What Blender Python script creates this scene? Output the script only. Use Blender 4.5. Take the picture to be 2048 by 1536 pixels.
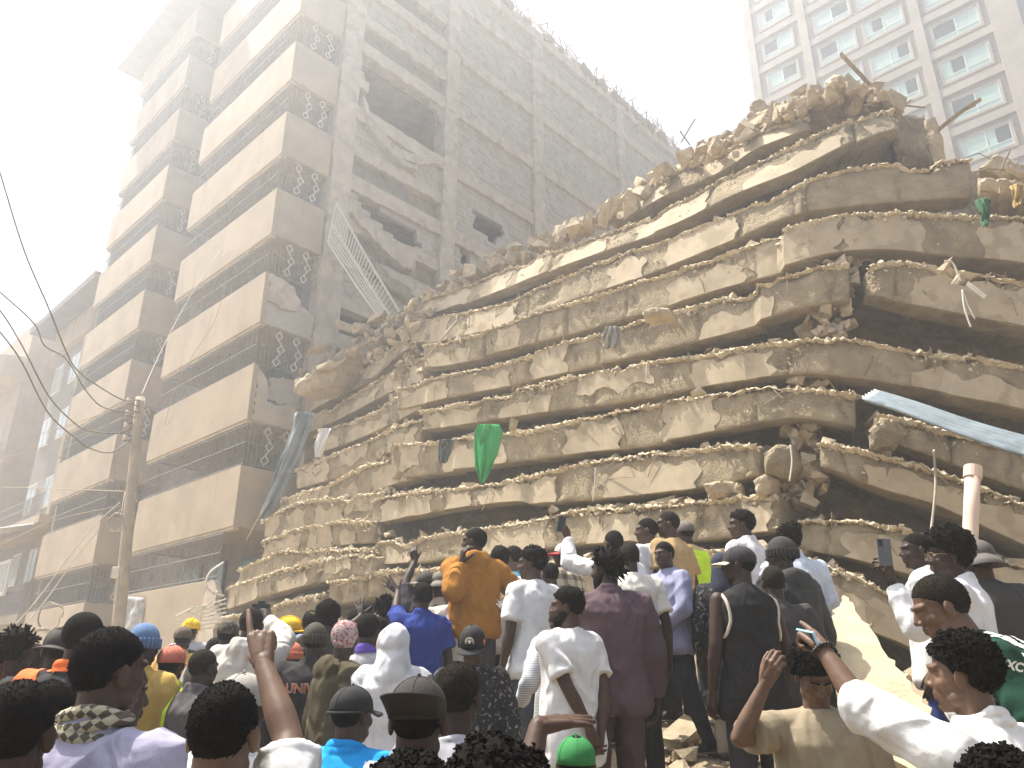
import bpy, bmesh, math, random
import numpy as np
from mathutils import Vector, Matrix, Quaternion

for _o in list(bpy.data.objects):
    bpy.data.objects.remove(_o)
SC = bpy.context.scene
COL = SC.collection
random.seed(11)
RNG = np.random.default_rng(11)
PI = math.pi
rad = math.radians

# ------------------------------------------------------------------ camera
TH = rad(21.1)
FPX = 1547.0
CAM = Vector((0, 0, 1.65))
_cd = bpy.data.cameras.new('camera')
cam = bpy.data.objects.new('camera', _cd)
COL.objects.link(cam)
cam.location = CAM
cam.rotation_euler = (PI / 2 + TH, 0, 0)
_cd.sensor_width = 36.0
_cd.lens = 36.0 * FPX / 2048.0
_cd.clip_end = 2000
_cd.clip_start = 0.05
SC.camera = cam

# ------------------------------------------------------------------ world, sun, exposure
SUN_EL, SUN_AZ = rad(66), rad(298)        # azimuth clockwise from +Y: the sun stands high, to the left and a little ahead of the viewer
world = bpy.data.worlds.new('World')
SC.world = world
world.use_nodes = True
_nt = world.node_tree
_bg = _nt.nodes['Background']
_sky = _nt.nodes.new('ShaderNodeTexSky')
_sky.sky_type = 'NISHITA'
_sky.sun_disc = False
_sky.sun_elevation = SUN_EL
_sky.sun_rotation = SUN_AZ
_sky.air_density = 1.0
_sky.dust_density = 4.0
_sky.ozone_density = 1.0
_nt.links.new(_sky.outputs[0], _bg.inputs[0])
_bg.inputs[1].default_value = 0.09
_sl = bpy.data.lights.new('sun', 'SUN')
_sl.energy = 5.0
_sl.angle = rad(0.6)
_sl.color = (1.0, 0.962, 0.89)
sun = bpy.data.objects.new('sun', _sl)
COL.objects.link(sun)
TO_SUN = Vector((math.sin(SUN_AZ) * math.cos(SUN_EL), math.cos(SUN_AZ) * math.cos(SUN_EL), math.sin(SUN_EL)))
sun.rotation_euler = TO_SUN.to_track_quat('Z', 'Y').to_euler()
sun.location = TO_SUN * 60
SC.view_settings.view_transform = 'Standard'
SC.view_settings.look = 'None'
SC.view_settings.gamma = 1.0
SC.view_settings.exposure = 1.28
SC.view_settings.use_curve_mapping = False
HAZE_DENSITY = 0.006
SC.render.engine = 'CYCLES'
SC.cycles.use_denoising = True
SC.cycles.max_bounces = 6
SC.cycles.diffuse_bounces = 3
SC.cycles.glossy_bounces = 2
SC.cycles.transmission_bounces = 4
SC.cycles.transparent_max_bounces = 8
SC.cycles.volume_bounces = 1
SC.cycles.use_adaptive_sampling = True
SC.cycles.adaptive_threshold = 0.02
SC.cycles.sample_clamp_indirect = 8.0

# ------------------------------------------------------------------ projection helpers
_c, _s = math.cos(TH), math.sin(TH)
def ray(u, v):
    a = (u - 1024.0) / FPX
    b = (768.0 - v) / FPX
    return Vector((a, _c - b * _s, _s + b * _c))
def at(u, v, y):
    r = ray(u, v)
    return CAM + r * (y / r.y)
def hit(u, v, p, n):
    r = ray(u, v)
    return CAM + r * ((p - CAM).dot(n) / r.dot(n))
def proj(p):
    d = Vector(p) - CAM
    zc = d.y * _c + d.z * _s
    yc = -d.y * _s + d.z * _c
    return (1024 + FPX * d.x / zc, 768 - FPX * yc / zc)

# ------------------------------------------------------------------ vectorised value noise
def _hash(ix, iy, iz, seed):
    h = (ix.astype(np.int64) * 374761393 + iy.astype(np.int64) * 668265263 + iz.astype(np.int64) * 2147483647 + seed * 974711) & 0xFFFFFFFF
    h = ((h ^ (h >> 13)) * 1274126177) & 0xFFFFFFFF
    h = h ^ (h >> 16)
    return (h & 0xFFFF) / 65535.0
def vnoise(P, seed=0):
    P = np.asarray(P, dtype=np.float64)
    i = np.floor(P)
    f = P - i
    f = f * f * (3 - 2 * f)
    out = 0
    for dx in (0, 1):
        for dy in (0, 1):
            for dz in (0, 1):
                w = (f[:, 0] if dx else 1 - f[:, 0]) * (f[:, 1] if dy else 1 - f[:, 1]) * (f[:, 2] if dz else 1 - f[:, 2])
                out = out + w * _hash(i[:, 0] + dx, i[:, 1] + dy, i[:, 2] + dz, seed)
    return out * 2 - 1
def fbm(P, oct=3, seed=0):
    P = np.asarray(P, dtype=np.float64)
    o, a, t = 0, 1.0, 0
    for k in range(oct):
        o = o + a * vnoise(P, seed + 17 * k)
        t += a
        a *= 0.5
        P = P * 2.03 + 5.3
    return o / t

# ------------------------------------------------------------------ objects
def tag(o, label=None, cat=None, group=None, kind=None):
    if label: o['label'] = label
    if cat: o['category'] = cat
    if group: o['group'] = group
    if kind: o['kind'] = kind
    return o
def empty(name, loc, label=None, cat=None, group=None, kind=None):
    e = bpy.data.objects.new(name, None)
    e.location = Vector(loc)
    e.empty_display_size = 0.2
    COL.objects.link(e)
    e['_inv'] = 0
    del e['_inv']
    return tag(e, label, cat, group, kind)
def _top(o):
    while o.parent: o = o.parent
    return o
def link(o, parent=None):
    COL.objects.link(o)
    if parent is not None:
        o.parent = parent
        t = _top(parent)
        if parent is t:
            o.matrix_parent_inverse = Matrix.LocRotScale(t.location, t.rotation_euler, t.scale).inverted()
    return o
def mesh_obj(name, verts, faces, mat, parent=None, smooth=False, mats=None, fmat=None):
    me = bpy.data.meshes.new(name)
    me.from_pydata([tuple(v) for v in verts], [], faces)
    for m in (mats or [mat]):
        me.materials.append(m)
    if fmat is not None:
        me.polygons.foreach_set('material_index', np.asarray(fmat, dtype=np.int32))
    if smooth:
        me.polygons.foreach_set('use_smooth', np.ones(len(me.polygons), dtype=bool))
    me.update()
    return link(bpy.data.objects.new(name, me), parent)

class MB:
    """collects shapes for one mesh"""
    def __init__(self):
        self.v = []; self.f = []
    def add(self, vs, fs):
        n = len(self.v)
        self.v += [tuple(x) for x in vs]
        self.f += [tuple(i + n for i in f) for f in fs]
        return self
    def hexa(self, p):   # 8 points: bottom ring 4, top ring 4
        return self.add(p, [(3, 2, 1, 0), (4, 5, 6, 7), (0, 1, 5, 4), (1, 2, 6, 5), (2, 3, 7, 6), (3, 0, 4, 7)])
    def frame_box(self, o, ex, ey, ez, a0, a1, b0, b1, c0, c1):
        pts = [o + ex * a + ey * b + ez * c for c in (c0, c1) for a, b in ((a0, b0), (a1, b0), (a1, b1), (a0, b1))]
        if ex.cross(ey).dot(ez) < 0:
            pts = [pts[i] for i in (0, 3, 2, 1, 4, 7, 6, 5)]
        return self.hexa(pts)
    def tube(self, pts, r, n=6, r1=None, cap=True):
        pts = [Vector(p) for p in pts]
        m = len(pts)
        vs = []; fs = []
        prev = None
        for i, p in enumerate(pts):
            t = (pts[min(i + 1, m - 1)] - pts[max(i - 1, 0)])
            if t.length < 1e-9: t = Vector((0, 0, 1))
            t.normalize()
            ref = prev if prev is not None else (Vector((1, 0, 0)) if abs(t.x) < 0.8 else Vector((0, 0, 1)))
            x = (ref - t * ref.dot(t))
            if x.length < 1e-6:
                x = Vector((0, 1, 0)) - t * t.y
            x.normalize(); prev = x
            y = t.cross(x)
            rr = r if r1 is None else r + (r1 - r) * i / max(1, m - 1)
            for k in range(n):
                an = 2 * PI * k / n
                vs.append(p + (x * math.cos(an) + y * math.sin(an)) * rr)
        for i in range(m - 1):
            for k in range(n):
                k2 = (k + 1) % n
                fs.append((i * n + k, i * n + k2, (i + 1) * n + k2, (i + 1) * n + k))
        if cap:
            fs.append(tuple(range(n - 1, -1, -1)))
            fs.append(tuple((m - 1) * n + k for k in range(n)))
        return self.add(vs, fs)
    def bar(self, p0, p1, w, d=None, up=None):
        p0, p1 = Vector(p0), Vector(p1)
        d = d or w
        t = (p1 - p0)
        L = t.length
        t.normalize()
        up = Vector(up) if up is not None else (Vector((0, 0, 1)) if abs(t.z) < 0.9 else Vector((0, 1, 0)))
        x = up.cross(t).normalized()
        y = t.cross(x)
        return self.frame_box(p0, x, y, t, -w / 2, w / 2, -d / 2, d / 2, 0, L)
    def build(self, name, mat, parent=None, smooth=False, bevel=0):
        o = mesh_obj(name, self.v, self.f, mat, parent, smooth)
        if bevel:
            m = o.modifiers.new('bevel', 'BEVEL')
            m.width = bevel; m.segments = 2; m.limit_method = 'ANGLE'
        return o

# ------------------------------------------------------------------ materials
MATS = {}
def mat(name, col, rough=0.85, var=0.12, scale=3.0, bump=0.0, bscale=30.0, col2=None, metal=0.0, spec=0.3, sheen=0.0, folds=0.0, streak=None, detail=5, patch=None, coord='pos', bdist=0.02):
    if name in MATS: return MATS[name]
    m = bpy.data.materials.new(name)
    m.use_nodes = True
    nt = m.node_tree; N = nt.nodes; L = nt.links
    b = N['Principled BSDF']
    b.inputs['Roughness'].default_value = rough
    b.inputs['Metallic'].default_value = metal
    b.inputs['Specular IOR Level'].default_value = spec
    if sheen:
        b.inputs['Sheen Weight'].default_value = sheen
        b.inputs['Sheen Roughness'].default_value = 0.6
    if coord == 'pos':
        g = N.new('ShaderNodeNewGeometry'); cs = g.outputs['Position']
    else:
        g = N.new('ShaderNodeTexCoord'); cs = g.outputs['Object']
    if var > 0 or col2:
        nz = N.new('ShaderNodeTexNoise')
        nz.inputs['Scale'].default_value = scale
        nz.inputs['Detail'].default_value = detail
        nz.inputs['Roughness'].default_value = 0.62
        L.new(cs, nz.inputs['Vector'])
        rp = N.new('ShaderNodeValToRGB')
        c2 = col2 or tuple(min(1, c * (1 + var)) for c in col)
        c1 = tuple(c * (1 - var) for c in col) if not col2 else col
        rp.color_ramp.elements[0].position = 0.33
        rp.color_ramp.elements[1].position = 0.67
        rp.color_ramp.elements[0].color = (*c1, 1)
        rp.color_ramp.elements[1].color = (*c2, 1)
        L.new(nz.outputs['Fac'], rp.inputs['Fac'])
        out = rp.outputs['Color']
        if patch:      # (colour, scale, threshold) blotches with edges of their own
            n2 = N.new('ShaderNodeTexNoise')
            n2.inputs['Scale'].default_value = patch[1]
            n2.inputs['Detail'].default_value = 6
            L.new(cs, n2.inputs['Vector'])
            r2 = N.new('ShaderNodeValToRGB')
            r2.color_ramp.elements[0].position = patch[2]
            r2.color_ramp.elements[1].position = patch[2] + 0.06
            L.new(n2.outputs['Fac'], r2.inputs['Fac'])
            mx = N.new('ShaderNodeMix'); mx.data_type = 'RGBA'
            L.new(r2.outputs['Color'], mx.inputs[0])
            L.new(out, mx.inputs[6])
            mx.inputs[7].default_value = (*patch[0], 1)
            out = mx.outputs[2]
        if streak:     # run-off stains down the wall
            mp0 = N.new('ShaderNodeMapping'); mp0.inputs['Scale'].default_value = (1.6, 1.6, .22)
            L.new(cs, mp0.inputs['Vector'])
            n5 = N.new('ShaderNodeTexNoise'); n5.inputs['Scale'].default_value = 1.0; n5.inputs['Detail'].default_value = 5
            L.new(mp0.outputs[0], n5.inputs['Vector'])
            r5 = N.new('ShaderNodeValToRGB'); r5.color_ramp.elements[0].position = streak[1]; r5.color_ramp.elements[1].position = streak[1] + .22
            r5.color_ramp.elements[1].color = (.8, .8, .8, 1)
            L.new(n5.outputs['Fac'], r5.inputs['Fac'])
            mx5 = N.new('ShaderNodeMix'); mx5.data_type = 'RGBA'
            L.new(r5.outputs['Color'], mx5.inputs[0]); L.new(out, mx5.inputs[6]); mx5.inputs[7].default_value = (*streak[0], 1)
            out = mx5.outputs[2]
        L.new(out, b.inputs['Base Color'])
    else:
        b.inputs['Base Color'].default_value = (*col, 1)
    if bump > 0:
        n3 = N.new('ShaderNodeTexNoise')
        n3.inputs['Scale'].default_value = bscale
        n3.inputs['Detail'].default_value = 8
        n3.inputs['Roughness'].default_value = 0.65
        L.new(cs, n3.inputs['Vector'])
        bp = N.new('ShaderNodeBump')
        bp.inputs['Strength'].default_value = bump
        bp.inputs['Distance'].default_value = bdist
        L.new(n3.outputs['Fac'], bp.inputs['Height'])
        if folds > 0:      # soft creases of cloth
            mp = N.new('ShaderNodeMapping'); mp.inputs['Scale'].default_value = (1.0, 1.0, .55); mp.inputs['Rotation'].default_value = (.3, .5, .2)
            L.new(cs, mp.inputs['Vector'])
            n4 = N.new('ShaderNodeTexNoise'); n4.noise_type = 'RIDGED_MULTIFRACTAL'
            n4.inputs['Scale'].default_value = 6.5; n4.inputs['Detail'].default_value = 3; n4.inputs['Distortion'].default_value = 1.2
            L.new(mp.outputs[0], n4.inputs['Vector'])
            b2 = N.new('ShaderNodeBump'); b2.inputs['Strength'].default_value = folds; b2.inputs['Distance'].default_value = .06
            L.new(n4.outputs['Fac'], b2.inputs['Height']); L.new(b2.outputs['Normal'], bp.inputs['Normal'])
        L.new(bp.outputs['Normal'], b.inputs['Normal'])
    MATS[name] = m
    return m

M_PLASTER = mat('tan_render', (0.42, 0.335, 0.235), 0.9, 0.12, 0.9, 0.3, 18, patch=((0.47, 0.375, 0.265), 0.55, 0.56), streak=((0.36, 0.275, 0.18), .56))
M_BACKWALL = mat('shade_toned_wall', (0.27, 0.235, 0.195), 0.9, 0.15, 1.5)  # shade of the balcony recesses put into the wall colour
M_PLASTER_OLD = mat('scarred_render', (0.52, 0.44, 0.345), 0.93, 0.14, 2.2, 0.6, 9, patch=((0.42, 0.355, 0.275), 1.6, 0.57))
M_STONE = mat('stone_infill', (0.46, 0.41, 0.335), 0.95, 0.12, 2.0, 0.8, 14)
M_CONC = mat('dusty_concrete', (0.36, 0.287, 0.182), 0.97, 0.2, 3.4, 1.0, 24, patch=((0.285, 0.224, 0.142), 1.3, 0.55), bdist=0.05)
M_DUST = mat('pale_dust_crumbs', (0.56, 0.47, 0.32), 0.97, 0.14, 5, 0.6, 40)
M_PATCH = mat('pale_plaster_flakes', (0.45, 0.365, 0.245), 0.92, 0.13, 3.5, 0.35, 45, patch=((0.36, 0.285, 0.185), 2.3, 0.56))
M_SOIL = mat('rubble_soil', (0.30, 0.235, 0.15), 0.98, 0.25, 3.0, 1.0, 12, bdist=0.05)
M_ROCK = mat('broken_concrete', (0.43, 0.345, 0.23), 0.96, 0.22, 6, 0.8, 25)
M_RAIL = mat('grey_railing_paint', (0.24, 0.22, 0.195), 0.6, 0.2, 8)
M_RAILW = mat('pale_railing_paint', (0.62, 0.57, 0.48), 0.6, 0.1, 8)
M_STEEL = mat('rusty_rebar', (0.26, 0.19, 0.12), 0.75, 0.3, 25)
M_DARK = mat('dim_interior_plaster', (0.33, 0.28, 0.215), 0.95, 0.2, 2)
M_GLASS = mat('window_glass', (0.13, 0.20, 0.19), 0.08, 0, spec=0.6)
M_ROOF = mat('roof_eave_paint', (0.17, 0.15, 0.14), 0.8, 0.15, 2)
# ================================================================== standing apartment building
C0 = Vector((-7.4, 20.5, 0))
_az = rad(46.6)
DS = Vector((-math.sin(_az), math.cos(_az), 0))     # along the street, away to the left
DR = Vector((math.cos(_az), math.sin(_az), 0))      # along the torn side wall, away to the right
UP = Vector((0, 0, 1))
NOUT = -DR                                          # the street front looks this way
def S(s, r, z): return C0 + DS * s + DR * r + UP * z
def sbox(mb, s0, s1, r0, r1, z0, z1): return mb.frame_box(C0, DS, DR, UP, s0, s1, r0, r1, z0, z1)
def side_rz(u, v, s=0.0):
    p = hit(u, v, C0 + DS * s, DS)
    return (p - C0).dot(DR), p.z

bld = empty('apartment_building', S(5, 3, 0), 'tall tan apartment block still standing, with stacked balconies and a torn open side wall', 'building')
LEV = [4.2 + 3.0 * k for k in range(10)]            # parapet tops
ROOFZ = 31.75

def ragged_prism(pts2, to3, depthv, jit=0.03, seed=0, sub=0.12):
    """closed prism from a 2-D outline whose edges are broken up"""
    rn = random.Random(seed)
    out = []
    n = len(pts2)
    for i in range(n):
        a, b = Vector(pts2[i]), Vector(pts2[(i + 1) % n])
        k = max(1, int((b - a).length / sub))
        for j in range(k):
            p = a.lerp(b, j / k)
            if j: p = p + Vector((rn.uniform(-jit, jit), rn.uniform(-jit, jit)))
            out.append(p)
    m = len(out)
    vs = [to3(p.x, p.y) for p in out] + [to3(p.x, p.y) + depthv for p in out]
    fs = [tuple(range(m)), tuple(range(2 * m - 1, m - 1, -1))] + [(i, i + m, (i + 1) % m + m, (i + 1) % m) for i in range(m)]
    return vs, fs
def fix_normals(o):
    bm = bmesh.new(); bm.from_mesh(o.data)
    bmesh.ops.recalc_face_normals(bm, faces=bm.faces)
    bm.to_mesh(o.data); bm.free()
    return o

def diamond_chain(parent, o, ex, n=3, w=0.22, h=0.20, gap=0.13, m=M_RAILW):
    z = 0
    for k in range(n):
        c = o + UP * z + ex * (0.05 if k % 2 else -0.05)
        mb = MB()
        P = [c + ex * (w / 2), c + UP * h, c - ex * (w / 2), c - UP * h]
        Q = [c + ex * (w * .5), c + UP * (h * .72) + ex * .015, c - ex * (w * .5), c - UP * (h * .72) - ex * .015]
        for i in range(4): mb.bar(Q[i], Q[(i + 1) % 4], 0.026, 0.03)
        if k < n - 1:
            c2 = o + UP * (z + 2 * h * .72 + gap) + ex * (-0.05 if k % 2 else 0.05)
            mb.bar(c + UP * h * .72, c2 - UP * h * .72, 0.02, 0.03)
        mb.build('diamond', m, parent)
        z += 2 * h * .72 + gap
def scroll(mb, o, ex, h, w=0.13, r=0.008):
    for sgn in (-1, 1):
        for base in (0.15, 0.55):
            pts = []
            for i in range(13):
                a = i / 12 * 2 * PI * 1.15
                rr = w / 2 * (1 - 0.35 * i / 12)
                pts.append(o + ex * (sgn * (w / 2 - rr * math.cos(a))) + UP * (h * (base + 0.16) + h * .14 * math.sin(a)))
            mb.tube(pts, r, 4, cap=False)
def railing(parent, a, b, z0, z1, step=0.125, scrolls=(), diamonds=(), m=M_RAIL, spikes=False):
    """vertical bars between two plan points"""
    mb = MB()
    a, b = Vector(a), Vector(b)
    L = (b - a).length
    ex = (b - a) / L
    n = int(L / step)
    for i in range(n + 1):
        p = a + ex * (i * L / n)
        mb.bar(p + UP * z0, p + UP * (z1 - 0.02), 0.016)
    for z in (z0 + 0.08, z1 - 0.06, (z0 * .45 + z1 * .55)):
        mb.bar(a + UP * z, b + UP * z, 0.03, 0.03)
    for t in scrolls:
        scroll(mb, a + ex * (t * L) + UP * z0 - ex.cross(UP) * -0.02, ex, z1 - z0)
    o = mb.build('railing', m, parent)
    o['kind'] = 'stuff'
    for t in diamonds:
        diamond_chain(o, a + ex * (t * L) + UP * (z0 + 0.27) + ex.cross(UP) * 0.03, ex)
    return o

def balcony(s0, s1, T, first):
    mb = MB()
    zb = T - 1.67
    dmg = first and T < 14.5
    sbox(mb, s0, s1, 0, .16, zb, T)
    par = mb.build('parapet', M_PLASTER, bld, bevel=0.015)
    if first and abs(T - 10.2) < .1 or first and T < 6:
        # the end panel has been torn: broken remains
        e = MB()
        vs, fs = ragged_prism([(0.16, zb), (1.75, zb), (1.7, zb + .55), (1.2, zb + .75), (.9, zb + .6), (.55, zb + .62), (.5, zb + 1.2), (.16, zb + 1.62)], lambda r, z: S(0.01, r, z), DS * .17, .05, int(T * 10))
        e.add(vs, fs)
        fix_normals(e.build('end_panel', M_PLASTER_OLD, bld))
        e = MB()
        vs, fs = ragged_prism([(0.62, zb + .8), (1.75, zb + .8), (1.75, zb + 1.35), (1.3, zb + 1.6), (.7, zb + 1.5)], lambda r, z: S(0.2, r, z), DS * .12, .06, int(T * 10) + 1)
        e.add(vs, fs)
        fix_normals(e.build('broken_blockwork', M_STONE, bld))
    elif first and abs(T - 13.2) < .1:
        e = MB()
        vs, fs = ragged_prism([(.16, zb + .75), (.6, zb + .62), (1.1, zb + .7), (1.25, zb + 1.05), (.95, zb + 1.5), (.5, zb + 1.62), (.16, zb + 1.66)], lambda r, z: S(-0.05, r, z), DS * .16, .05, 5)
        e.add(vs, fs)
        fix_normals(e.build('end_panel', M_PLASTER_OLD, bld))
        e = MB()
        vs, fs = ragged_prism([(.16, zb), (1.78, zb), (1.78, zb + .8), (1.3, zb + 1.0), (.16, zb + .72)], lambda r, z: S(0.03, r, z), DS * .14, .04, 6)
        e.add(vs, fs)
        fix_normals(e.build('broken_blockwork', M_STONE, bld))
    else:
        e = MB(); sbox(e, s0, s0 + .15, .16, 1.78, zb + .002, T - .002)
        e.build('end_panel', M_PLASTER, bld, bevel=0.012)
    e = MB(); sbox(e, s1 - .15, s1, .16, 1.78, zb + .002, T - .002)
    e.build('end_panel', M_PLASTER, bld)
    e = MB(); sbox(e, s0 + .15, s1 - .15, .16, 1.79, zb + .06, zb + .2)
    e.build('floor_slab', M_PLASTER, bld)
    # cornice lip under the panel
    e = MB(); sbox(e, s0 + .05, s1 - .05, .05, .2, zb - .07, zb - .001)
    e.build('drip_moulding', M_PLASTER_OLD, bld)
    z1 = T + 3.0 - 1.67 - .07
    if T < 31:
        sc = [(.18, .4, .62, .85), (.22, .5, .78)][0 if first else 1] if T > 4 else ()
        railing(bld, S(s0 + .12, .09, 0), S(s1 - .1, .09, 0), T, z1, 0.13, scrolls=sc)
        railing(bld, S(s0 + .09, .2, 0), S(s0 + .09, 1.75, 0), T, z1, 0.12, diamonds=(.36, .74) if first else (.5,))
for T in LEV:
    if T > 5: balcony(0, 6.7, T, True)
    balcony(9.86, 16.0, T, False)
# ground balcony of the torn corner: its wall is longer, the end is gone
mb = MB(); sbox(mb, 1.1, 6.7, 0, .16, 2.2, 4.2); mb.build('parapet', M_PLASTER, bld, bevel=.015)
mb = MB()
vs, fs = ragged_prism([(1.1, 2.2), (0.2, 2.2), (0.35, 2.9), (.15, 3.1), (.5, 3.5), (.42, 3.85), (.8, 4.2), (1.1, 4.2)], lambda s, z: S(s, 0.0, z), DR * .16, .05, 9)
mb.add(vs, fs); fix_normals(mb.build('broken_parapet', M_PLASTER_OLD, bld))
railing(bld, S(.55, .02, 0), S(6.6, .02, 0), 4.2, 5.46, .12, scrolls=(.05, .13, .21, .29, .4, .55, .7, .85))
# walls behind the balconies
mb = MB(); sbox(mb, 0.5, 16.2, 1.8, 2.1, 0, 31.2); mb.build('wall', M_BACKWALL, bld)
mb = MB(); sbox(mb, 16.0, 16.2, 0.3, 1.8, 0, 31.2); mb.build('wall', M_PLASTER, bld)
mb = MB(); sbox(mb, 15.9, 16.2, 2.1, 26, 0, 31.2); mb.build('wall', M_PLASTER, bld)
for T in LEV[:-1]:
    for sa, sb in ((1.0, 2.6), (3.6, 4.6), (5.2, 6.4), (10.6, 12.2), (13.2, 15.0)):
        mb = MB(); sbox(mb, sa, sb, 1.72, 1.795, T - .9, T + .95)
        w = mb.build('window', M_ROOF, bld)
        for k in range(2):
            q = MB(); m0 = sa + .06 + k * (sb - sa) / 2
            sbox(q, m0, m0 + (sb - sa) / 2 - .12, 1.70, 1.715, T - .84, T + .89)
            q.build('pane', M_GLASS, w)
# roof
mb = MB(); sbox(mb, 6.75, 17.0, -1.0, 27, 31.22, 31.5); mb.build('roof', M_ROOF, bld)
mb = MB(); sbox(mb, -.1, 6.75, 0, 27, 31.25, 31.6); mb.build('roof', M_PLASTER_OLD, bld)

# ---------------- torn side wall: pillars, floor beams, stone infill, windows and holes
PIL = [(1.85, 2.65), (6.8, 7.5), (12.2, 12.9), (19.1, 19.7), (25.8, 26.4)]
HOLES_PX = [
    [(724, 100), (770, 140), (822, 168), (838, 188), (873, 220), (890, 260), (888, 303), (860, 305), (812, 275), (778, 222), (738, 180), (726, 140)],
    [(942, 420), (980, 432), (1014, 465), (985, 483), (950, 456)],
    [(700, 383), (760, 418), (800, 442), (843, 470), (838, 500), (812, 500), (765, 456), (720, 407)],
    [(672, 605), (710, 630), (735, 655), (710, 690), (668, 660)],
    [(918, 500), (940, 505), (945, 530), (920, 540)],
]
HOLES = [[side_rz(u, v, .15) for u, v in h] for h in HOLES_PX]
def in_poly(p, poly):
    x, y = p; c = False
    n = len(poly)
    for i in range(n):
        x1, y1 = poly[i]; x2, y2 = poly[(i + 1) % n]
        if (y1 > y) != (y2 > y) and x < (x2 - x1) * (y - y1) / (y2 - y1) + x1: c = not c
    return c
def in_hole(r, z): return any(in_poly((r, z), h) for h in HOLES)

def rough_band(name, r0, r1, z0, z1, s0, s1, m, step=0.22, amp=0.035, seed=0, parent=None, sag=None, skip=True):
    """beam or pillar cast in rough concrete: short prism pieces of one body with an uneven face; pieces in a hole are gone"""
    horiz = (r1 - r0) > (z1 - z0)
    n = max(2, int(((r1 - r0) if horiz else (z1 - z0)) / step))
    rn = random.Random(seed)
    mb = MB()
    prev = None
    run = []
    def flush(run):
        if len(run) < 2: return
        vs = []; fs = []
        for ring in run: vs += ring
        k = 4
        for i in range(len(run) - 1):
            for j in range(k):
                fs.append((i * k + j, i * k + (j + 1) % k, (i + 1) * k + (j + 1) % k, (i + 1) * k + j))
        fs.append(tuple(range(k - 1, -1, -1)))
        fs.append(tuple((len(run) - 1) * k + j for j in range(k)))
        mb.add(vs, fs)
    for i in range(n + 1):
        t = i / n
        c = (r0 + (r1 - r0) * t, (z0 + z1) / 2) if horiz else ((r0 + r1) / 2, z0 + (z1 - z0) * t)
        if skip and in_hole(*c):
            flush(run); run = []; continue
        j = lambda: rn.uniform(-amp, amp)
        dz = sag(c[0]) if sag else 0
        if horiz:
            ring = [S(s0 + j() * .6, c[0], z0 + j() + dz), S(s1, c[0], z0 + j() + dz), S(s1, c[0], z1 + j() + dz), S(s0 + j() * .6, c[0], z1 + j() + dz)]
        else:
            ring = [S(s0 + j() * .6, r0 + j(), c[1]), S(s0 + j() * .6, r1 + j(), c[1]), S(s1, r1 + j(), c[1]), S(s1, r0 + j(), c[1])]
        run.append(ring)
    flush(run)
    if mb.v:
        return fix_normals(mb.build(name, m, parent or bld))
for i, (a, b) in enumerate(PIL):
    rough_band('pillar', a, b, 0, 31.25, -.06, .6, M_PLASTER_OLD, .3, .03, 100 + i, skip=False)
ALLSTONES = []
rs = random.Random(4)
for bi in range(4):
    ra, rb = PIL[bi][1], PIL[bi + 1][0]
    for li, T in enumerate(LEV):
        if T < 9: continue
        zb0, zb1 = T - 1.65, T - 1.1
        sag = None
        if bi == 0 and abs(T - 22.2) < .1: sag = None
        rough_band('floor_beam', ra - .02, rb + .02, zb0, zb1, 0.0, .5, M_PLASTER_OLD, .25, .035, 200 + bi * 20 + li)
        top = T + 1.35 if T < 31 else T
        bands = []
        if bi == 0:
            rough_band('lintel_band', ra, rb, T - .2, T + .25, 0.04, .45, M_PLASTER_OLD, .22, .04, 300 + li)
            bands = [(zb1 + .02, zb1 + .2), (T + .25, top)]
            # barred slot window
            if abs(T - 22.2) > .1 and T > 15:
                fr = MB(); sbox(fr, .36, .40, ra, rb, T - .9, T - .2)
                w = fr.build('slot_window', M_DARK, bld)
                bars = MB()
                for k in range(26):
                    r = ra + .1 + k * .1
                    bars.bar(S(.2, r, T - .9), S(.2, r, T - .2), .018)
                bars.build('window_bars', M_RAIL, w)['kind'] = 'stuff'
        else:
            bands = [(zb1 + .02, top)]
        for z0, z1 in bands:
            rows = max(1, int((z1 - z0) / .215)); hh = (z1 - z0) / rows
            for q in range(rows):
                r = ra + (rs.uniform(0, .3) if q % 2 else 0)
                if r > ra + .02: ALLSTONES.append((ra, r, z0 + q * hh, z0 + (q + 1) * hh))
                while r < rb - .02:
                    L = min(rs.uniform(.32, .52), rb - r)
                    ALLSTONES.append((r, r + L, z0 + q * hh, z0 + (q + 1) * hh)); r += L
iw = MB(); sbox(iw, .55, .6, 2.0, 26, 2, 8.2)
infill = iw.build('infill_wall', M_STONE, bld)
ALLSTONES = [t for t in ALLSTONES if not in_hole((t[0] + t[1]) / 2, (t[2] + t[3]) / 2)]
def area_px(t):
    p = proj(S(.15, t[0], t[2])); q = proj(S(.15, t[1], t[3]))
    if not (-5 < p[0] < 2053 and -5 < p[1] < 1541): return 0
    if p[1] > 560 - (p[0] - 900) * .62 and p[0] > 880: return 0
    return abs((p[0] - q[0]) * (p[1] - q[1]))
ALLSTONES.sort(key=area_px, reverse=True)
rest = MB()
jm = MB()
_stm = {}
for k, (a, b, z0, z1) in enumerate(ALLSTONES):
    s0 = .15 + rs.uniform(-.018, .018)
    g = .008
    if k < 300:
        m_ = MB(); q = lambda: rs.uniform(-.012, .012)
        pts = [S(s0 + q(), a + g, z0 + g), S(s0 + q(), b - g, z0 + g), S(.36, b - g, z0 + g), S(.36, a + g, z0 + g),
               S(s0 + q(), a + g, z1 - g), S(s0 + q(), b - g, z1 - g), S(.36, b - g, z1 - g), S(.36, a + g, z1 - g)]
        m_.hexa(pts)
        fix_normals(m_.build('stone', M_STONE, infill))
    else:
        sbox(rest, s0, .36, a + g, b - g, z0 + g, z1 - g)
    sbox(jm, .165, .34, a, b, z0, z1)
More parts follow.
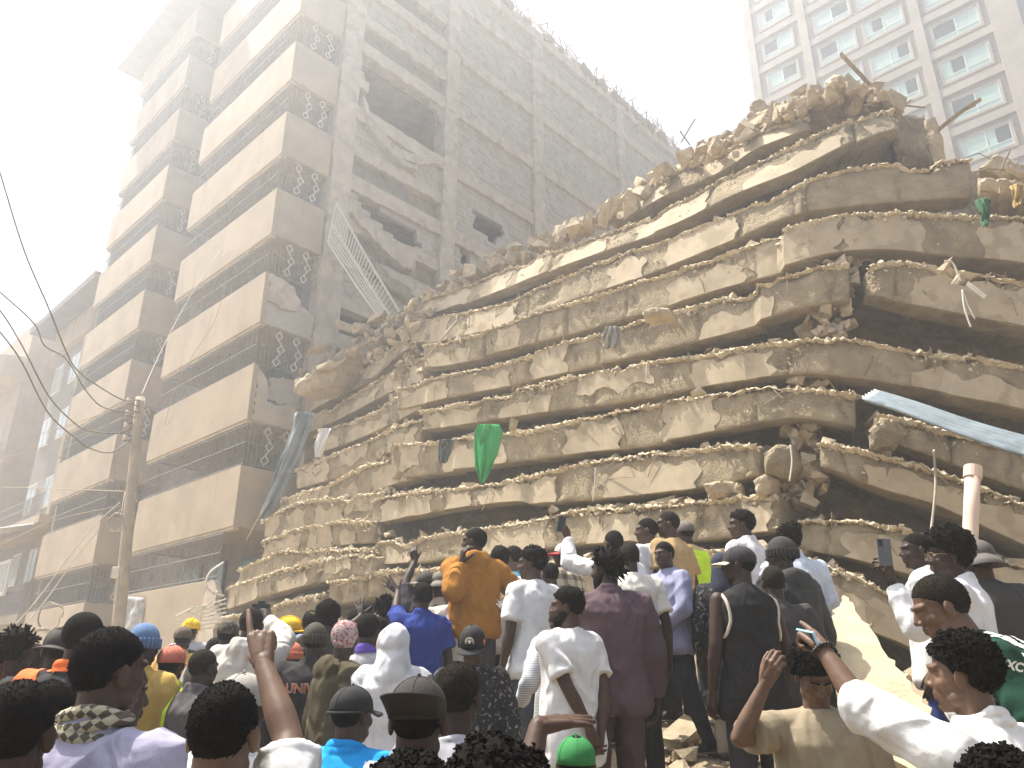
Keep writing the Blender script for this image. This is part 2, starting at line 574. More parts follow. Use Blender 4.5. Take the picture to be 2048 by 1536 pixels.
o = fix_normals(rest.build('stonework', M_STONE, infill)); o['kind'] = 'stuff'
o = fix_normals(jm.build('mortar', mat('pale_mortar', (0.43, 0.38, 0.30), .95, .1, 3), infill)); o['kind'] = 'stuff'
# rooms behind the side wall
for T in LEV:
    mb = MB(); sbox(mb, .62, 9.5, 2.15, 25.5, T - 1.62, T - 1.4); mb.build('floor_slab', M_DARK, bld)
for s_ in (4.6,):
    mb = MB(); sbox(mb, s_, s_ + .2, 2.15, 25.5, 0, 31); mb.build('room_wall', M_PLASTER, bld)
for r_ in (7.0, 12.5, 19.4):
    mb = MB(); sbox(mb, .62, 4.6, r_, r_ + .2, 0, 31); mb.build('room_wall', M_PLASTER, bld)
# sagging torn ledges under the big hole and below
for i, (pp, th, m_) in enumerate([
        ([(727, 190), (742, 235), (770, 275), (800, 300), (838, 312), (890, 312)], 18, M_PLASTER_OLD),
        ([(700, 400), (730, 435), (770, 480), (808, 512), (835, 520)], 24, M_PLASTER_OLD),
        ([(692, 470), (740, 515), (790, 560), (830, 580)], 28, M_CONC),
        ([(735, 240), (760, 275), (800, 318), (840, 335)], 10, M_STONE)]):
    ring = []
    rn = random.Random(i)
    mb = MB(); vs = []; fs = []
    up = []
    for k in range(len(pp) - 1):
        for t in range(6):
            up.append((pp[k][0] + (pp[k + 1][0] - pp[k][0]) * t / 6, pp[k][1] + (pp[k + 1][1] - pp[k][1]) * t / 6))
    for (u, v) in up:
        r, z = side_rz(u, v, -.05); r2, z2 = side_rz(u, v + th, -.05)
        j = lambda: rn.uniform(-.05, .05)
        vs += [S(-.1 + j(), r, z + j()), S(-.12 + j(), r, z2 + j()), S(.4, r, z2), S(.4, r, z)]
    n = len(up)
    for k in range(n - 1):
        for j_ in range(4): fs.append((k * 4 + j_, k * 4 + (j_ + 1) % 4, k * 4 + 4 + (j_ + 1) % 4, k * 4 + 4 + j_))
    fs += [(0, 1, 2, 3), tuple(4 * (n - 1) + q for q in (3, 2, 1, 0))]
    mb.add(vs, fs); fix_normals(mb.build('torn_ledge', m_, bld))
# rooftop: low kerb, bent reinforcement and debris on the edge
mb = MB(); sbox(mb, -.12, .2, 6.8, 27, 31.6, 31.85); mb.build('roof_kerb', M_PLASTER_OLD, bld)
rn = random.Random(8)
mb = MB()
for k in range(80):
    r = 9 + 17 * (k / 80) + rn.uniform(-.1, .1)
    h = rn.uniform(.4, 1.3)
    b = S(rn.uniform(-.1, .15), r, 31.8)
    mb.tube([b, b + UP * h * .6 + DR * rn.uniform(-.15, .15), b + UP * h + DR * rn.uniform(-.6, .6) + DS * rn.uniform(-.3, .2)], .035, 4)
for k in range(22):
    r = 9 + k * .75
    mb.tube([S(0, r, 32.2 + rn.uniform(-.2, .3)), S(0, r + .6, 32.25 + rn.uniform(-.2, .2)), S(0, r + 1.2, 32.2 + rn.uniform(-.25, .35))], .035, 4)
for k in range(40):
    r = rn.uniform(8.5, 26); q_ = rn.uniform(.12, .4)
    p_ = S(rn.uniform(-.1, .1), r, 31.85)
    e1 = (DR * rn.uniform(.5, 1) + UP * rn.uniform(-.5, .5)).normalized(); e2 = DS; e3 = e1.cross(e2)
    mb.frame_box(p_, e1, e2, e3, -q_, q_, -q_ * .6, q_ * .6, -q_ * .5, q_ * .5)
mb.build('bent_rebar', M_STEEL, bld)['kind'] = 'stuff'

# ================================================================== grey block further down the street
gb = empty('grey_building', S(20, 3, 0), 'hazy grey block with white windows and a dark overhanging roof past the balconies', 'building')
mb = MB(); sbox(mb, 16.6, 24.4, 1.2, 14, 0, 19.2); mb.build('wall', mat('grey_render', (.27, .235, .20), .9, .1, 1.2, .2, 15), gb)
mb = MB(); sbox(mb, 16.4, 25.6, -.1, 15, 19.2, 19.55); mb.build('roof', M_ROOF, gb)
mb = MB(); sbox(mb, 16.6, 24.4, .9, 1.2, 17.8, 19.19); mb.build('frieze', M_PLASTER, gb)
M_WHITE = mat('white_frame_paint', (.72, .70, .66), .6, .05, 4)
M_PALEGLASS = mat('pale_curtained_glass', (.42, .46, .44), .15, .08, 2, spec=.6)
for z in (6.6, 10.0, 13.4, 16.3):
    for s_ in (17.6, 20.2, 22.7):
        mb = MB(); sbox(mb, s_, s_ + 1.3, 1.12, 1.198, z - .75, z + .75)
        w = mb.build('window', M_WHITE, gb)
        for k in range(2):
            q = MB(); sbox(q, s_ + .07 + k * .62, s_ + .6 + k * .62, 1.10, 1.118, z - .68, z + .68); q.build('pane', M_PALEGLASS, w)
    mb = MB(); sbox(mb, 19.35, 19.75, .95, 1.198, z - 2, z + 1.3); mb.build('pilaster', M_PLASTER, gb)
for z in (4.2, 8.2):
    mb = MB(); sbox(mb, 16.7, 26, -.1, 1.2, z - .35, z); mb.build('terrace_slab', M_PLASTER, gb)
    railing(gb, S(16.8, -.05, 0), S(25.9, -.05, 0), z, z + 1.0, .14)
fb = empty('far_building', S(31, 2, 0), 'pale distant building with a rounded balcony at the left edge of the street', 'building')
mb = MB(); sbox(mb, 28, 36, .6, 10, 0, 21); mb.build('wall', M_PLASTER, fb)
for z in (7, 12, 17.5):
    mb = MB()
    pts = [S(30.2 + 2.0 * math.cos(a), .6 - 1.8 * math.sin(a), 0) for a in np.linspace(0, PI, 13)]
    n = len(pts)
    mb.add([p + UP * z for p in pts] + [p + UP * (z + 1.3) for p in pts], [tuple(range(n)), tuple(range(2 * n - 1, n - 1, -1))] + [(i, i + 1, i + 1 + n, i + n) for i in range(n - 1)] + [(n - 1, 0, n, 2 * n - 1)])
    fix_normals(mb.build('rounded_balcony', M_PLASTER, fb))

# ================================================================== hotel-like tower behind the ruin
TL = Vector((18.3, 46.7, 0)); TE = -DS; TN = DR
def tb(mb, a0, a1, n0, n1, z0, z1): return mb.frame_box(TL, TE, TN, UP, a0, a1, n0, n1, z0, z1)
M_TCONC = mat('tower_frame_concrete', (.385, .325, .25), .92, .14, .8, .3, 10)
def course_mat():
    m = bpy.data.materials.new('coursed_stone'); m.use_nodes = True
    N = m.node_tree.nodes; L = m.node_tree.links; b = N['Principled BSDF']
    b.inputs['Roughness'].default_value = .95
    g = N.new('ShaderNodeNewGeometry')
    sp = N.new('ShaderNodeSeparateXYZ'); L.new(g.outputs['Position'], sp.inputs[0])
    dt = N.new('ShaderNodeVectorMath'); dt.operation = 'DOT_PRODUCT'; L.new(g.outputs['Position'], dt.inputs[0]); dt.inputs[1].default_value = TE
    cb = N.new('ShaderNodeCombineXYZ'); L.new(dt.outputs['Value'], cb.inputs[0]); L.new(sp.outputs['Z'], cb.inputs[1])
    br = N.new('ShaderNodeTexBrick'); L.new(cb.outputs[0], br.inputs['Vector'])
    br.inputs['Scale'].default_value = 1.0
    br.inputs['Brick Width'].default_value = .55; br.inputs['Row Height'].default_value = .2
    br.inputs['Mortar Size'].default_value = .018
    br.inputs['Color1'].default_value = (.42, .35, .27, 1); br.inputs['Color2'].default_value = (.36, .30, .235, 1); br.inputs['Mortar'].default_value = (.28, .235, .18, 1)
    nz = N.new('ShaderNodeTexNoise'); nz.inputs['Scale'].default_value = 9; nz.inputs['Detail'].default_value = 6; L.new(g.outputs['Position'], nz.inputs['Vector'])
    ad = N.new('ShaderNodeMath'); ad.operation = 'MULTIPLY_ADD'; L.new(nz.outputs['Fac'], ad.inputs[0]); ad.inputs[1].default_value = .8
    iv = N.new('ShaderNodeMath'); iv.operation = 'SUBTRACT'; iv.inputs[0].default_value = 1; L.new(br.outputs['Fac'], iv.inputs[1]); L.new(iv.outputs[0], ad.inputs[2])
    bp = N.new('ShaderNodeBump'); bp.inputs['Strength'].default_value = 1; bp.inputs['Distance'].default_value = .022; L.new(ad.outputs[0], bp.inputs['Height'])
    L.new(bp.outputs[0], b.inputs['Normal']); L.new(br.outputs['Color'], b.inputs['Base Color'])
    return m
M_COURSE = course_mat()
M_TEALFRAME = mat('pale_teal_frame', (.62, .68, .63), .5, .03, 4)
M_TEALGLASS = mat('pale_green_glass', (.40, .52, .44), .12, .06, .6, spec=.6)
M_DIMGLASS = mat('open_sash_dark', (.10, .095, .085), .5, .1, 2)
tw = empty('tower_block', TL + TE * 8 + TN * 6, 'tall concrete-framed tower with coursed stone panels and green glass windows behind the ruin', 'building')
TZ = 57.0
for a0, a1 in ((0, .6), (4.0, 4.6), (11.1, 11.7), (15.2, 16.7)):
    mb = MB(); tb(mb, a0, a1, 0, .8, 0, TZ); mb.build('pillar', M_TCONC, tw, bevel=.02)
mb = MB(); tb(mb, .1, 16.6, .3, .7, 0, TZ); mb.build('infill_wall', M_COURSE, tw)
mb = MB(); tb(mb, 16.2, 16.68, .82, 14, 0, TZ); mb.build('wall', M_COURSE, tw)
mb = MB(); tb(mb, 0.02, .5, .82, 14, 0, TZ); mb.build('wall', M_COURSE, tw)
mb = MB(); tb(mb, 0.5, 16.2, 13, 13.5, 0, TZ); mb.build('wall', M_COURSE, tw)
mb = MB(); tb(mb, -.3, 17, -.3, 14.3, TZ, TZ + .5); mb.build('roof', M_TCONC, tw)
rn = random.Random(2)
zz = 19.5
while zz < 56:
    for a0, a1 in ((.6, 4.0), (4.6, 11.1), (11.7, 15.2)):
        mb = MB(); tb(mb, a0, a1, .06, .6, zz - 1.75, zz - 1.2); mb.build('floor_beam', M_TCONC, tw)
    for ac, ww in ((2.3, 2.2), (6.35, 2.4), (9.45, 2.4), (13.4, 2.6)):
        a0, a1, z0, z1 = ac - ww / 2, ac + ww / 2, zz - .74, zz + .76
        sr = MB()
        for q in ((a0 - .16, a1 + .16, z0 - .18, z0), (a0 - .16, a1 + .16, z1, z1 + .12), (a0 - .16, a0, z0, z1), (a1, a1 + .16, z0, z1)):
            tb(sr, q[0], q[1], .12, .5, q[2], q[3])
        w = sr.build('window', M_TCONC, tw)
        f = MB()
        for q in ((a0, a1, z0, z0 + .05), (a0, a1, z1 - .05, z1), (a0, a0 + .05, z0 + .05, z1 - .05), (a1 - .05, a1, z0 + .05, z1 - .05), (ac - .03, ac + .03, z0 + .05, z1 - .05), (a0 + .05, ac - .03, z0 + .36, z0 + .41), (ac + .03, a1 - .05, z0 + .36, z0 + .41)):
            tb(f, q[0], q[1], .16, .22, q[2], q[3])
        f.build('frame', M_TEALFRAME, w)
        st = rn.choice([0, 1, 1, 2, 1])
        for k, (p0, p1) in enumerate(((a0 + .05, ac - .03), (ac + .03, a1 - .05))):
            lo = MB(); tb(lo, p0, p1, .19, .2, z0 + .05, z0 + .36); lo.build('pane', M_TEALGLASS, w)
            dark = (st == 1 and k == 1) or (st == 2 and k == 0)
            if dark and rn.random() < .5:
                mid = p0 + (p1 - p0) * .4
                q = MB(); tb(q, p0, mid, .19, .2, z0 + .41, z1 - .05); q.build('pane', M_TEALGLASS, w)
                q = MB(); tb(q, mid + .03, p1, .255, .27, z0 + .41, z1 - .05); q.build('open_pane', M_DIMGLASS, w)
            else:
                q = MB(); tb(q, p0, p1, .255 if dark else .19, .27 if dark else .2, z0 + .41, z1 - .05); q.build('open_pane' if dark else 'pane', M_DIMGLASS if dark else M_TEALGLASS, w)
    zz += 3.0
# ================================================================== collapsed building
from mathutils.geometry import delaunay_2d_cdt
N1 = -DR                                             # old street front
P1 = C0 + DS * 0.0
FOLD = Vector((4.24, 9.5, 0))
N2 = Vector((-.05, -1, 0)).normalized()
def face_pt(u, v, back):
    """point on the front of the collapsed stack, set back by some metres"""
    r = ray(u, v)
    t1 = ((P1 - N1 * back) - CAM).dot(N1) / r.dot(N1)
    t2 = ((FOLD - N2 * back) - CAM).dot(N2) / r.dot(N2)
    k = 0.35
    t = max(t1, t2) + k * max(0, 1 - abs(t1 - t2) / (4 * k)) ** 2 * .5
    w = 1 / (1 + math.exp(-max(-40, min(40, (t2 - t1) / .35))))
    nin = -(N1 * (1 - w) + N2 * w)
    nin.normalize()
    return CAM + r * t, nin

ruin = empty('collapsed_building', (1.5, 13, 0), 'pancaked ruin of a collapsed block, its dusty floor slabs stacked one on another', 'ruin')
# slab edges: (column, upper edge, lower edge) read along the stack; second value: setback of the front
BEAMS = [
    ('crest', 2.6, [(1215, 425, 448), (1270, 394, 430), (1348, 338, 386), (1440, 300, 350), (1512, 258, 300), (1621, 226, 256)]),
    ('b1', 2.0, [(832, 602, 640), (880, 582, 622), (942, 556, 602), (1044, 514, 564), (1160, 472, 516), (1270, 432, 476), (1348, 398, 450), (1478, 326, 384), (1567, 288, 356), (1690, 238, 294), (1772, 203, 258), (1800, 200, 250)]),
    ('b2', 1.7, [(808, 646, 692), (907, 624, 676), (986, 612, 656), (1044, 590, 636), (1133, 550, 606), (1215, 518, 580), (1300, 490, 552), (1348, 473, 528), (1433, 440, 498), (1505, 405, 462), (1600, 365, 424), (1690, 336, 416), (1775, 326, 406), (1860, 322, 400), (1950, 316, 394)]),
    ('b3', 1.35, [(846, 698, 742), (966, 671, 718), (1075, 630, 684), (1160, 603, 668), (1229, 580, 640), (1300, 558, 624), (1348, 546, 606), (1433, 514, 575), (1505, 488, 557), (1601, 460, 530), (1660, 438, 512), (1704, 434, 502), (1780, 434, 506), (1850, 438, 512), (1950, 440, 520), (2090, 444, 535), (2250, 450, 550)]),
    ('b4', 1.05, [(788, 784, 822), (806, 777, 816), (873, 755, 802), (962, 742, 784), (1044, 723, 772), (1078, 704, 758), (1160, 682, 742), (1215, 666, 724), (1300, 638, 706), (1348, 624, 690), (1450, 594, 665), (1553, 566, 632), (1639, 536, 608), (1700, 530, 600)]),
    ('b4r', .95, [(1738, 545, 592), (1760, 536, 598), (1810, 532, 612), (1930, 552, 634), (2048, 570, 656), (2250, 600, 700)]),
    ('b5', .75, [(840, 830, 864), (907, 812, 852), (1010, 790, 838), (1078, 775, 830), (1181, 751, 814), (1266, 730, 802), (1348, 722, 784), (1416, 706, 768), (1485, 696, 757), (1553, 683, 748), (1592, 677, 742), (1640, 678, 746), (1740, 686, 760), (1860, 707, 782), (2048, 734, 820), (2250, 765, 865)]),
    ('b6', .45, [(778, 890, 955), (795, 884, 955), (860, 889, 948), (925, 880, 942), (1051, 870, 921), (1099, 853, 917), (1150, 842, 906), (1250, 824, 896), (1348, 802, 880), (1433, 798, 864), (1519, 779, 848), (1562, 776, 838), (1640, 786, 842), (1712, 797, 858)]),
    ('b6r', .5, [(1752, 830, 872), (1800, 838, 890), (1880, 860, 918), (1950, 880, 944), (2048, 905, 980), (2250, 960, 1060)]),
    ('b7', .2, [(742, 1006, 1050), (762, 1000, 1047), (826, 986, 1034), (894, 979, 1020), (976, 974, 1008), (1017, 971, 1006), (1065, 945, 1002), (1150, 924, 998), (1250, 912, 989), (1348, 900, 980), (1440, 892, 967), (1512, 888, 944)]),
    ('b7r', .25, [(1638, 886, 926), (1690, 893, 946), (1745, 908, 970), (1870, 940, 1008), (1990, 985, 1060), (2250, 1085, 1190)]),
    ('b8', 0.0, [(748, 1086, 1130), (826, 1078, 1122), (922, 1060, 1112), (1024, 1052, 1104), (1100, 1036, 1098), (1150, 1026, 1092), (1250, 1018, 1087), (1348, 1008, 1082), (1440, 998, 1074), (1552, 984, 1055)]),
    ('b8r', .1, [(1598, 1045, 1098), (1700, 1046, 1117), (1770, 1052, 1135), (1860, 1072, 1160), (1960, 1105, 1200), (2250, 1210, 1330)]),
    ('b9', -.2, [(655, 1168, 1212), (740, 1150, 1196), (860, 1140, 1195), (1000, 1135, 1195), (1150, 1125, 1190), (1300, 1112, 1185), (1450, 1105, 1180), (1600, 1100, 1175)]),
    ('b9r', -.1, [(1615, 1116, 1210), (1690, 1145, 1242), (1790, 1190, 1278), (1900, 1240, 1332), (2250, 1400, 1510)]),
    ('b10', -.3, [(655, 1245, 1300), (800, 1235, 1300), (1000, 1225, 1300), (1200, 1215, 1295), (1400, 1205, 1290), (1580, 1200, 1290)]),
    # snapped left ends, dropping towards the standing block
    ('l1', 1.75, [(575, 838, 872), (628, 786, 816), (690, 752, 786), (744, 718, 760), (800, 676, 706), (835, 650, 690)]),
    ('l2', 1.5, [(548, 876, 926), (575, 866, 900), (607, 836, 868), (690, 795, 832), (785, 736, 780), (845, 712, 760)]),
    ('l3', 1.2, [(632, 872, 908), (662, 862, 902), (740, 835, 873), (800, 800, 842), (850, 775, 815)]),
    ('l4', .85, [(588, 942, 980), (650, 918, 964), (730, 886, 938), (790, 856, 896), (838, 838, 880)]),
    ('l5', .6, [(556, 1002, 1034), (600, 990, 1030), (652, 978, 1022), (723, 938, 998), (780, 920, 974), (830, 905, 960)]),
    ('l6', .4, [(526, 1035, 1082), (570, 1018, 1066), (620, 1002, 1052), (700, 996, 1046), (762, 986, 1036)]),
    ('l7', .05, [(522, 1082, 1136), (560, 1070, 1120), (614, 1054, 1100), (700, 1046, 1092), (745, 1050, 1090)]),
    ('l8', -.15, [(470, 1140, 1168), (490, 1128, 1164), (560, 1102, 1148), (640, 1100, 1136), (740, 1098, 1136)]),
    ('l9', -.25, [(446, 1180, 1222), (540, 1150, 1192), (640, 1120, 1162), (705, 1110, 1150), (745, 1112, 1150)]),
    ('l10', -.35, [(440, 1240, 1290), (540, 1215, 1270), (640, 1195, 1255)]),
]
BEAM_DATA = []
ORD = {'crest': 'topmost'}
def resample(pts, step):
    P = np.array(pts, float)
    d = np.r_[0, np.cumsum(np.hypot(np.diff(P[:, 0]), np.diff(P[:, 1]) * .5))]
    return P, d
def make_beam(name, back, px, seed):
    P = np.array(px, float)
    # dense columns, smoothly interpolated
    us = np.linspace(P[0, 0], P[-1, 0], 400)
    def sm(col):
        y = np.interp(us, P[:, 0], P[:, col])
        k = 45
        return np.convolve(np.pad(y, k // 2, mode='edge'), np.ones(k) / k, 'valid')
    vt, vb = sm(1), sm(2)
    top = []; bot = []; nin = []
    for u, a, b in zip(us, vt, vb):
        p, n = face_pt(u, (a + b) / 2, back)
        # keep the face vertical: both edges share the plan position
        y = p.y
        q = at(u, a, y); w = at(u, b, y)
        top.append(q); bot.append(w); nin.append(n)
    L = [0]
    for i in range(1, len(top)): L.append(L[-1] + (bot[i] - bot[i - 1]).length)
    L = np.array(L); tot = L[-1]
    near = sum(p.y for p in bot) / len(bot)
    step = 0.035 * max(1, near / 11)
    n = max(8, int(tot / step))
    ss = np.linspace(0, tot, n + 1)
    A = lambda arr: np.stack([np.interp(ss, L, [p[k] for p in arr]) for k in range(3)], 1)
    T, B, Nn = A(top), A(bot), A(nin)
    h = float(np.mean(T[:, 2] - B[:, 2]))
    rows = max(7, int(h / step))
    # crooked top edge and worn ends
    T[:, 2] += .022 * fbm(np.c_[ss * 3.1, ss * 0, ss * 0 + seed], 4, seed) + .02 * vnoise(np.c_[ss * 22, ss * 0, ss * 0 + seed], seed)
    bite = np.clip(fbm(np.c_[ss * 1.1, ss * 0 + 9, ss * 0 + seed], 2, seed + 3) - .48, 0, 1) * .8
    T[:, 2] -= np.minimum(bite, .5) * h
    B[:, 2] += .009 * fbm(np.c_[ss * 4, ss * 0 + 3, ss * 0 + seed], 3, seed + 1)
    lean_ = {'crest': .4, 'b1': .38, 'l1': .35, 'b2': .14, 'l2': .2, 'b8': .12, 'b7': .08, 'l8': .12, 'l9': .12}.get(name, 0)
    T = T + Nn * (lean_ * h)
    # the edge has snapped into lengths that have slipped against each other
    rs_ = random.Random(seed * 13)
    cuts = []
    q_ = rs_.uniform(.6, 2.2)
    while q_ < tot - .4:
        cuts.append(q_); q_ += rs_.uniform(2.2, 5.5)
    seg = np.searchsorted(np.array(cuts), ss) if cuts else np.zeros(len(ss), int)
    dz_ = np.array([rs_.uniform(-.025, .025) for _ in range(len(cuts) + 1)])
    dn_ = np.array([rs_.uniform(-.045, .045) for _ in range(len(cuts) + 1)])
    tl_ = np.array([rs_.uniform(-.02, .02) for _ in range(len(cuts) + 1)])
    cen_ = np.array([ss[seg == k_].mean() if (seg == k_).any() else 0 for k_ in range(len(cuts) + 1)])
    shift = dz_[seg] + tl_[seg] * (ss - cen_[seg])
    T[:, 2] += shift; B[:, 2] += shift
    crack = np.zeros(len(ss))
    for c_ in cuts: crack += np.exp(-((ss - c_) / (step * .8)) ** 2)
    T = T + Nn * dn_[seg][:, None]; B = B + Nn * dn_[seg][:, None]
    verts = []
    rr = np.linspace(0, 1, rows + 1)
    grid = T[:, None, :] * (1 - rr)[None, :, None] + B[:, None, :] * rr[None, :, None]
    G = grid.reshape(-1, 3)
    sp = np.repeat(ss, rows + 1); tp = np.tile(rr, n + 1)
    rough = np.clip(.5 + 1.6 * fbm(np.c_[sp * .55, tp * .8, sp * 0 + seed * 3.7], 2, seed + 7), 0, 1)
    disp = .013 * fbm(G * 5.5, 4, 21) * (.35 + rough) + .022 * fbm(G * 17, 2, 33) * rough ** 2
    chip = np.clip((fbm(np.c_[sp * 2.1, tp * 1.5, sp * 0 + seed], 4, seed + 5) - .3) * 6, 0, 1) * .05
    edge = np.exp(-tp * 16) * .035 + np.exp(-(1 - tp) * 26) * .012
    endd = np.minimum(sp, tot - sp)
    ends = np.exp(-endd / .05) * .08 * (1 + vnoise(G * 6, 3))
    crack2 = np.zeros(len(sp))
    for c_ in cuts: crack2 += np.exp(-((sp - c_) / (step * .8)) ** 2)
    q_ = .4
    while q_ < tot:     # finer wandering cracks
        crack2 += .6 * np.exp(-((sp - q_ - .12 * fbm(np.c_[tp * 2.5, tp * 0 + q_, tp * 0], 3, seed)) / (step * .55)) ** 2)
        q_ += rs_.uniform(.7, 2.4)
    off = disp + chip + edge + ends + crack2 * .08
    NN = np.repeat(Nn, rows + 1, 0)
    G = G + NN * off[:, None]
    nv = rows + 1
    verts = [tuple(v) for v in G]
    faces = []
    for i in range(n):
        for j in range(rows):
            a = i * nv + j
            faces.append((a, a + 1, a + nv + 1, a + nv))
    # soffit, slab underside, back, top
    def ring(depth, P, dz):
        k = len(verts)
        for i in range(n + 1):
            q = P[i] + Nn[i] * depth
            verts.append((q[0], q[1], q[2] + dz))
        return k
    F0 = [i * nv for i in range(n + 1)]                # top front
    F1 = [i * nv + rows for i in range(n + 1)]         # bottom front
    r1 = ring(.38, B, .01)
    r2 = ring(.42, T, -.22)
    r3 = ring(4.2, T, -.22)
    r4 = ring(4.2, T, 0)
    r5 = ring(.25, T, .03)
    chains = [F1, [r1 + i for i in range(n + 1)], [r2 + i for i in range(n + 1)], [r3 + i for i in range(n + 1)], [r4 + i for i in range(n + 1)], [r5 + i for i in range(n + 1)], F0]
    for a, b in zip(chains, chains[1:]):
        for i in range(n): faces.append((a[i], b[i], b[i + 1], a[i + 1]))
    for e in (0, n):
        faces.append(tuple([e * nv + j for j in range(nv)] + [c[e] for c in chains[1:-1]]))
    o = mesh_obj('floor_slab', verts, faces, M_CONC, ruin, smooth=False)
    o.data.polygons.foreach_set('use_smooth', np.array([k < n * rows for k in range(len(o.data.polygons))]))
    BEAM_DATA.append(dict(name=name, ss=ss, T=T, B=B, N=Nn, tot=tot, h=h, obj=o, near=near, back=back))
    return o
for i, (nm, bk, px) in enumerate(BEAMS):
    make_beam(nm, bk, px, i + 1)

def beam_pt(bd, s, t, off):
    k = np.array([np.interp(s, bd['ss'], bd['T'][:, c]) * (1 - t) + np.interp(s, bd['ss'], bd['B'][:, c]) * t for c in range(3)])
    nn = np.array([np.interp(s, bd['ss'], bd['N'][:, c]) for c in range(3)])
    return Vector(k + nn * off)

# ---------------- flakes of plaster still clinging to the slab edges
rp = random.Random(77)
def plaster_patch(bd, s0, s1, t0, t1, seed):
    rn = random.Random(seed)
    pts = []
    k = 10
    def jag(a, b, n, ax):
        for i in range(n):
            yield a + (b - a) * i / n
    per = []
    n1 = max(4, int((s1 - s0) / .09)); n2 = max(3, int((t1 - t0) * bd['h'] / .07))
    js = .05; jt = .07 / max(.3, bd['h'])
    ph = rn.uniform(0, 9)
    for i in range(n1): per.append((s0 + (s1 - s0) * i / n1 + rn.uniform(-js, js) * .5, t0 + (.10 * math.sin(ph + i * .9) + rn.uniform(-.5, .5) * .12) * (t0 > .03)))
    for i in range(n2): per.append((s1 + rn.uniform(-js, js) + .05 * math.sin(ph + i), t0 + (t1 - t0) * i / n2))
    for i in range(n1): per.append((s1 + (s0 - s1) * i / n1 + rn.uniform(-js, js) * .5, t1 + (.10 * math.sin(ph * 2 + i * .8) + rn.uniform(-.5, .5) * .12) * (t1 < .95)))
    for i in range(n2): per.append((s0 + rn.uniform(-js, js) + .05 * math.sin(ph * 3 + i), t1 + (t0 - t1) * i / n2))
    per = [(min(max(s, .02), bd['tot'] - .02), min(max(t, .015), .985)) for s, t in per]
    m = len(per)
    # even triangles inside the outline
    h_ = bd['h']
    out2 = [Vector((q[0], q[1] * h_)) for q in per]
    inner = []
    gx = s0
    while gx < s1:
        gy = 0
        while gy < h_:
            if in_poly((gx, gy), [(q.x, q.y) for q in out2]) and min((Vector((gx, gy)) - q).length for q in out2) > .06: inner.append(Vector((gx, gy)))
            gy += .13
        gx += .13
    co, ed, fa, *_r = delaunay_2d_cdt(out2 + inner, [], [list(range(m))], 1, 1e-5)
    if len(fa) < 3: return
    vs = [beam_pt(bd, c_.x, c_.y / h_, -.016 - .006 * math.sin(c_.x * 5 + c_.y * 3)) for c_ in co]
    n0 = len(vs)
    vs += [beam_pt(bd, c_.x, c_.y / h_, .06) for c_ in co]
    fs = [tuple(f) for f in fa]
    cnt = {}
    for f in fa:
        for i in range(len(f)):
            e = (f[i], f[(i + 1) % len(f)])
            cnt[e] = 1
    for (a_, b_) in cnt:
        if (b_, a_) not in cnt: fs.append((b_, a_, a_ + n0, b_ + n0))
    mesh_obj('plaster_patch', vs, fs, M_PATCH, bd['obj'])
for bi, bd in enumerate(BEAM_DATA):
    s = rp.uniform(.1, .7)
    big = bd['name'].endswith('r')
    while s < bd['tot'] - .5:
        w = rp.uniform(.5, 1.9) * (1.35 if big else 1)
        w = min(w, bd['tot'] - s - .1)
        if w > .3 and rp.random() < .74:
            mode = rp.random()
            t0 = .02 if mode < .3 else rp.uniform(.1, .45)
            t1 = .98 if mode > .3 or rp.random() < .6 else rp.uniform(.55, .85)
            if t1 - t0 > .25: plaster_patch(bd, s, s + w, t0, t1, rp.randrange(10 ** 6))
        s += w + rp.uniform(.08, 1.0)

# ---------------- angular chunk shapes
def chunk_mesh(name, seed, ax, m):
    rn = random.Random(seed)
    bm = bmesh.new()
    for sx in (-1, 1):
        for sy in (-1, 1):
            for sz in (-1, 1):
                if rn.random() < .12: continue
                p = Vector((sx * rn.uniform(.35, 1), sy * rn.uniform(.35, 1), sz * rn.uniform(.4, 1)))
                bm.verts.new(Vector((p.x * ax[0], p.y * ax[1], p.z * ax[2])) * .55)
    for k in range(3):
        p = Vector((rn.uniform(-1, 1), rn.uniform(-1, 1), rn.uniform(-1, 1)))
        bm.verts.new(Vector((p.x * ax[0], p.y * ax[1], p.z * ax[2])) * .5)
    r = bmesh.ops.convex_hull(bm, input=bm.verts)
    bmesh.ops.delete(bm, geom=[g for g in r['geom_interior'] if isinstance(g, bmesh.types.BMVert)], context='VERTS')
    me = bpy.data.meshes.new(name)
    bm.to_mesh(me); bm.free()
    me.materials.append(m)
    return me
CHUNKS = [chunk_mesh('chunk_shape', k, a, M_ROCK) for k, a in enumerate([(1, .8, .7), (1.2, .7, .5), (.9, .9, .8), (1.4, .8, .35), (1, .6, .6), (1.1, 1, .45), (.8, .8, .9), (1.5, .6, .5), (1, 1, .3), (1.2, .9, .75)])]
CH_NP = []
for me in CHUNKS:
    v = np.zeros(len(me.vertices) * 3); me.vertices.foreach_get('co', v)
    CH_NP.append((v.reshape(-1, 3), [tuple(p.vertices) for p in me.polygons]))
class Scatter:
    """many tiny pieces joined to one mass"""
    def __init__(self): self.V = []; self.F = []; self.n = 0
    def put(self, p, size, rn, flat=1.0):
        v, f = CH_NP[rn.randrange(len(CH_NP))]
        q = Quaternion((rn.uniform(-1, 1), rn.uniform(-1, 1), rn.uniform(-1, 1), rn.uniform(-1, 1) or .1)); q.normalize()
        R = np.array(q.to_matrix())
        w = (v @ R.T) * size
        w[:, 2] *= flat
        self.V.append(w + np.array(p)); self.F += [tuple(i + self.n for i in t) for t in f]; self.n += len(v)
    def build(self, name, m, parent=None):
        o = mesh_obj(name, np.concatenate(self.V).tolist(), self.F, m, parent)
        o['kind'] = 'stuff'
        return o
BIG = []     # (position, size, where)
rc = random.Random(5)
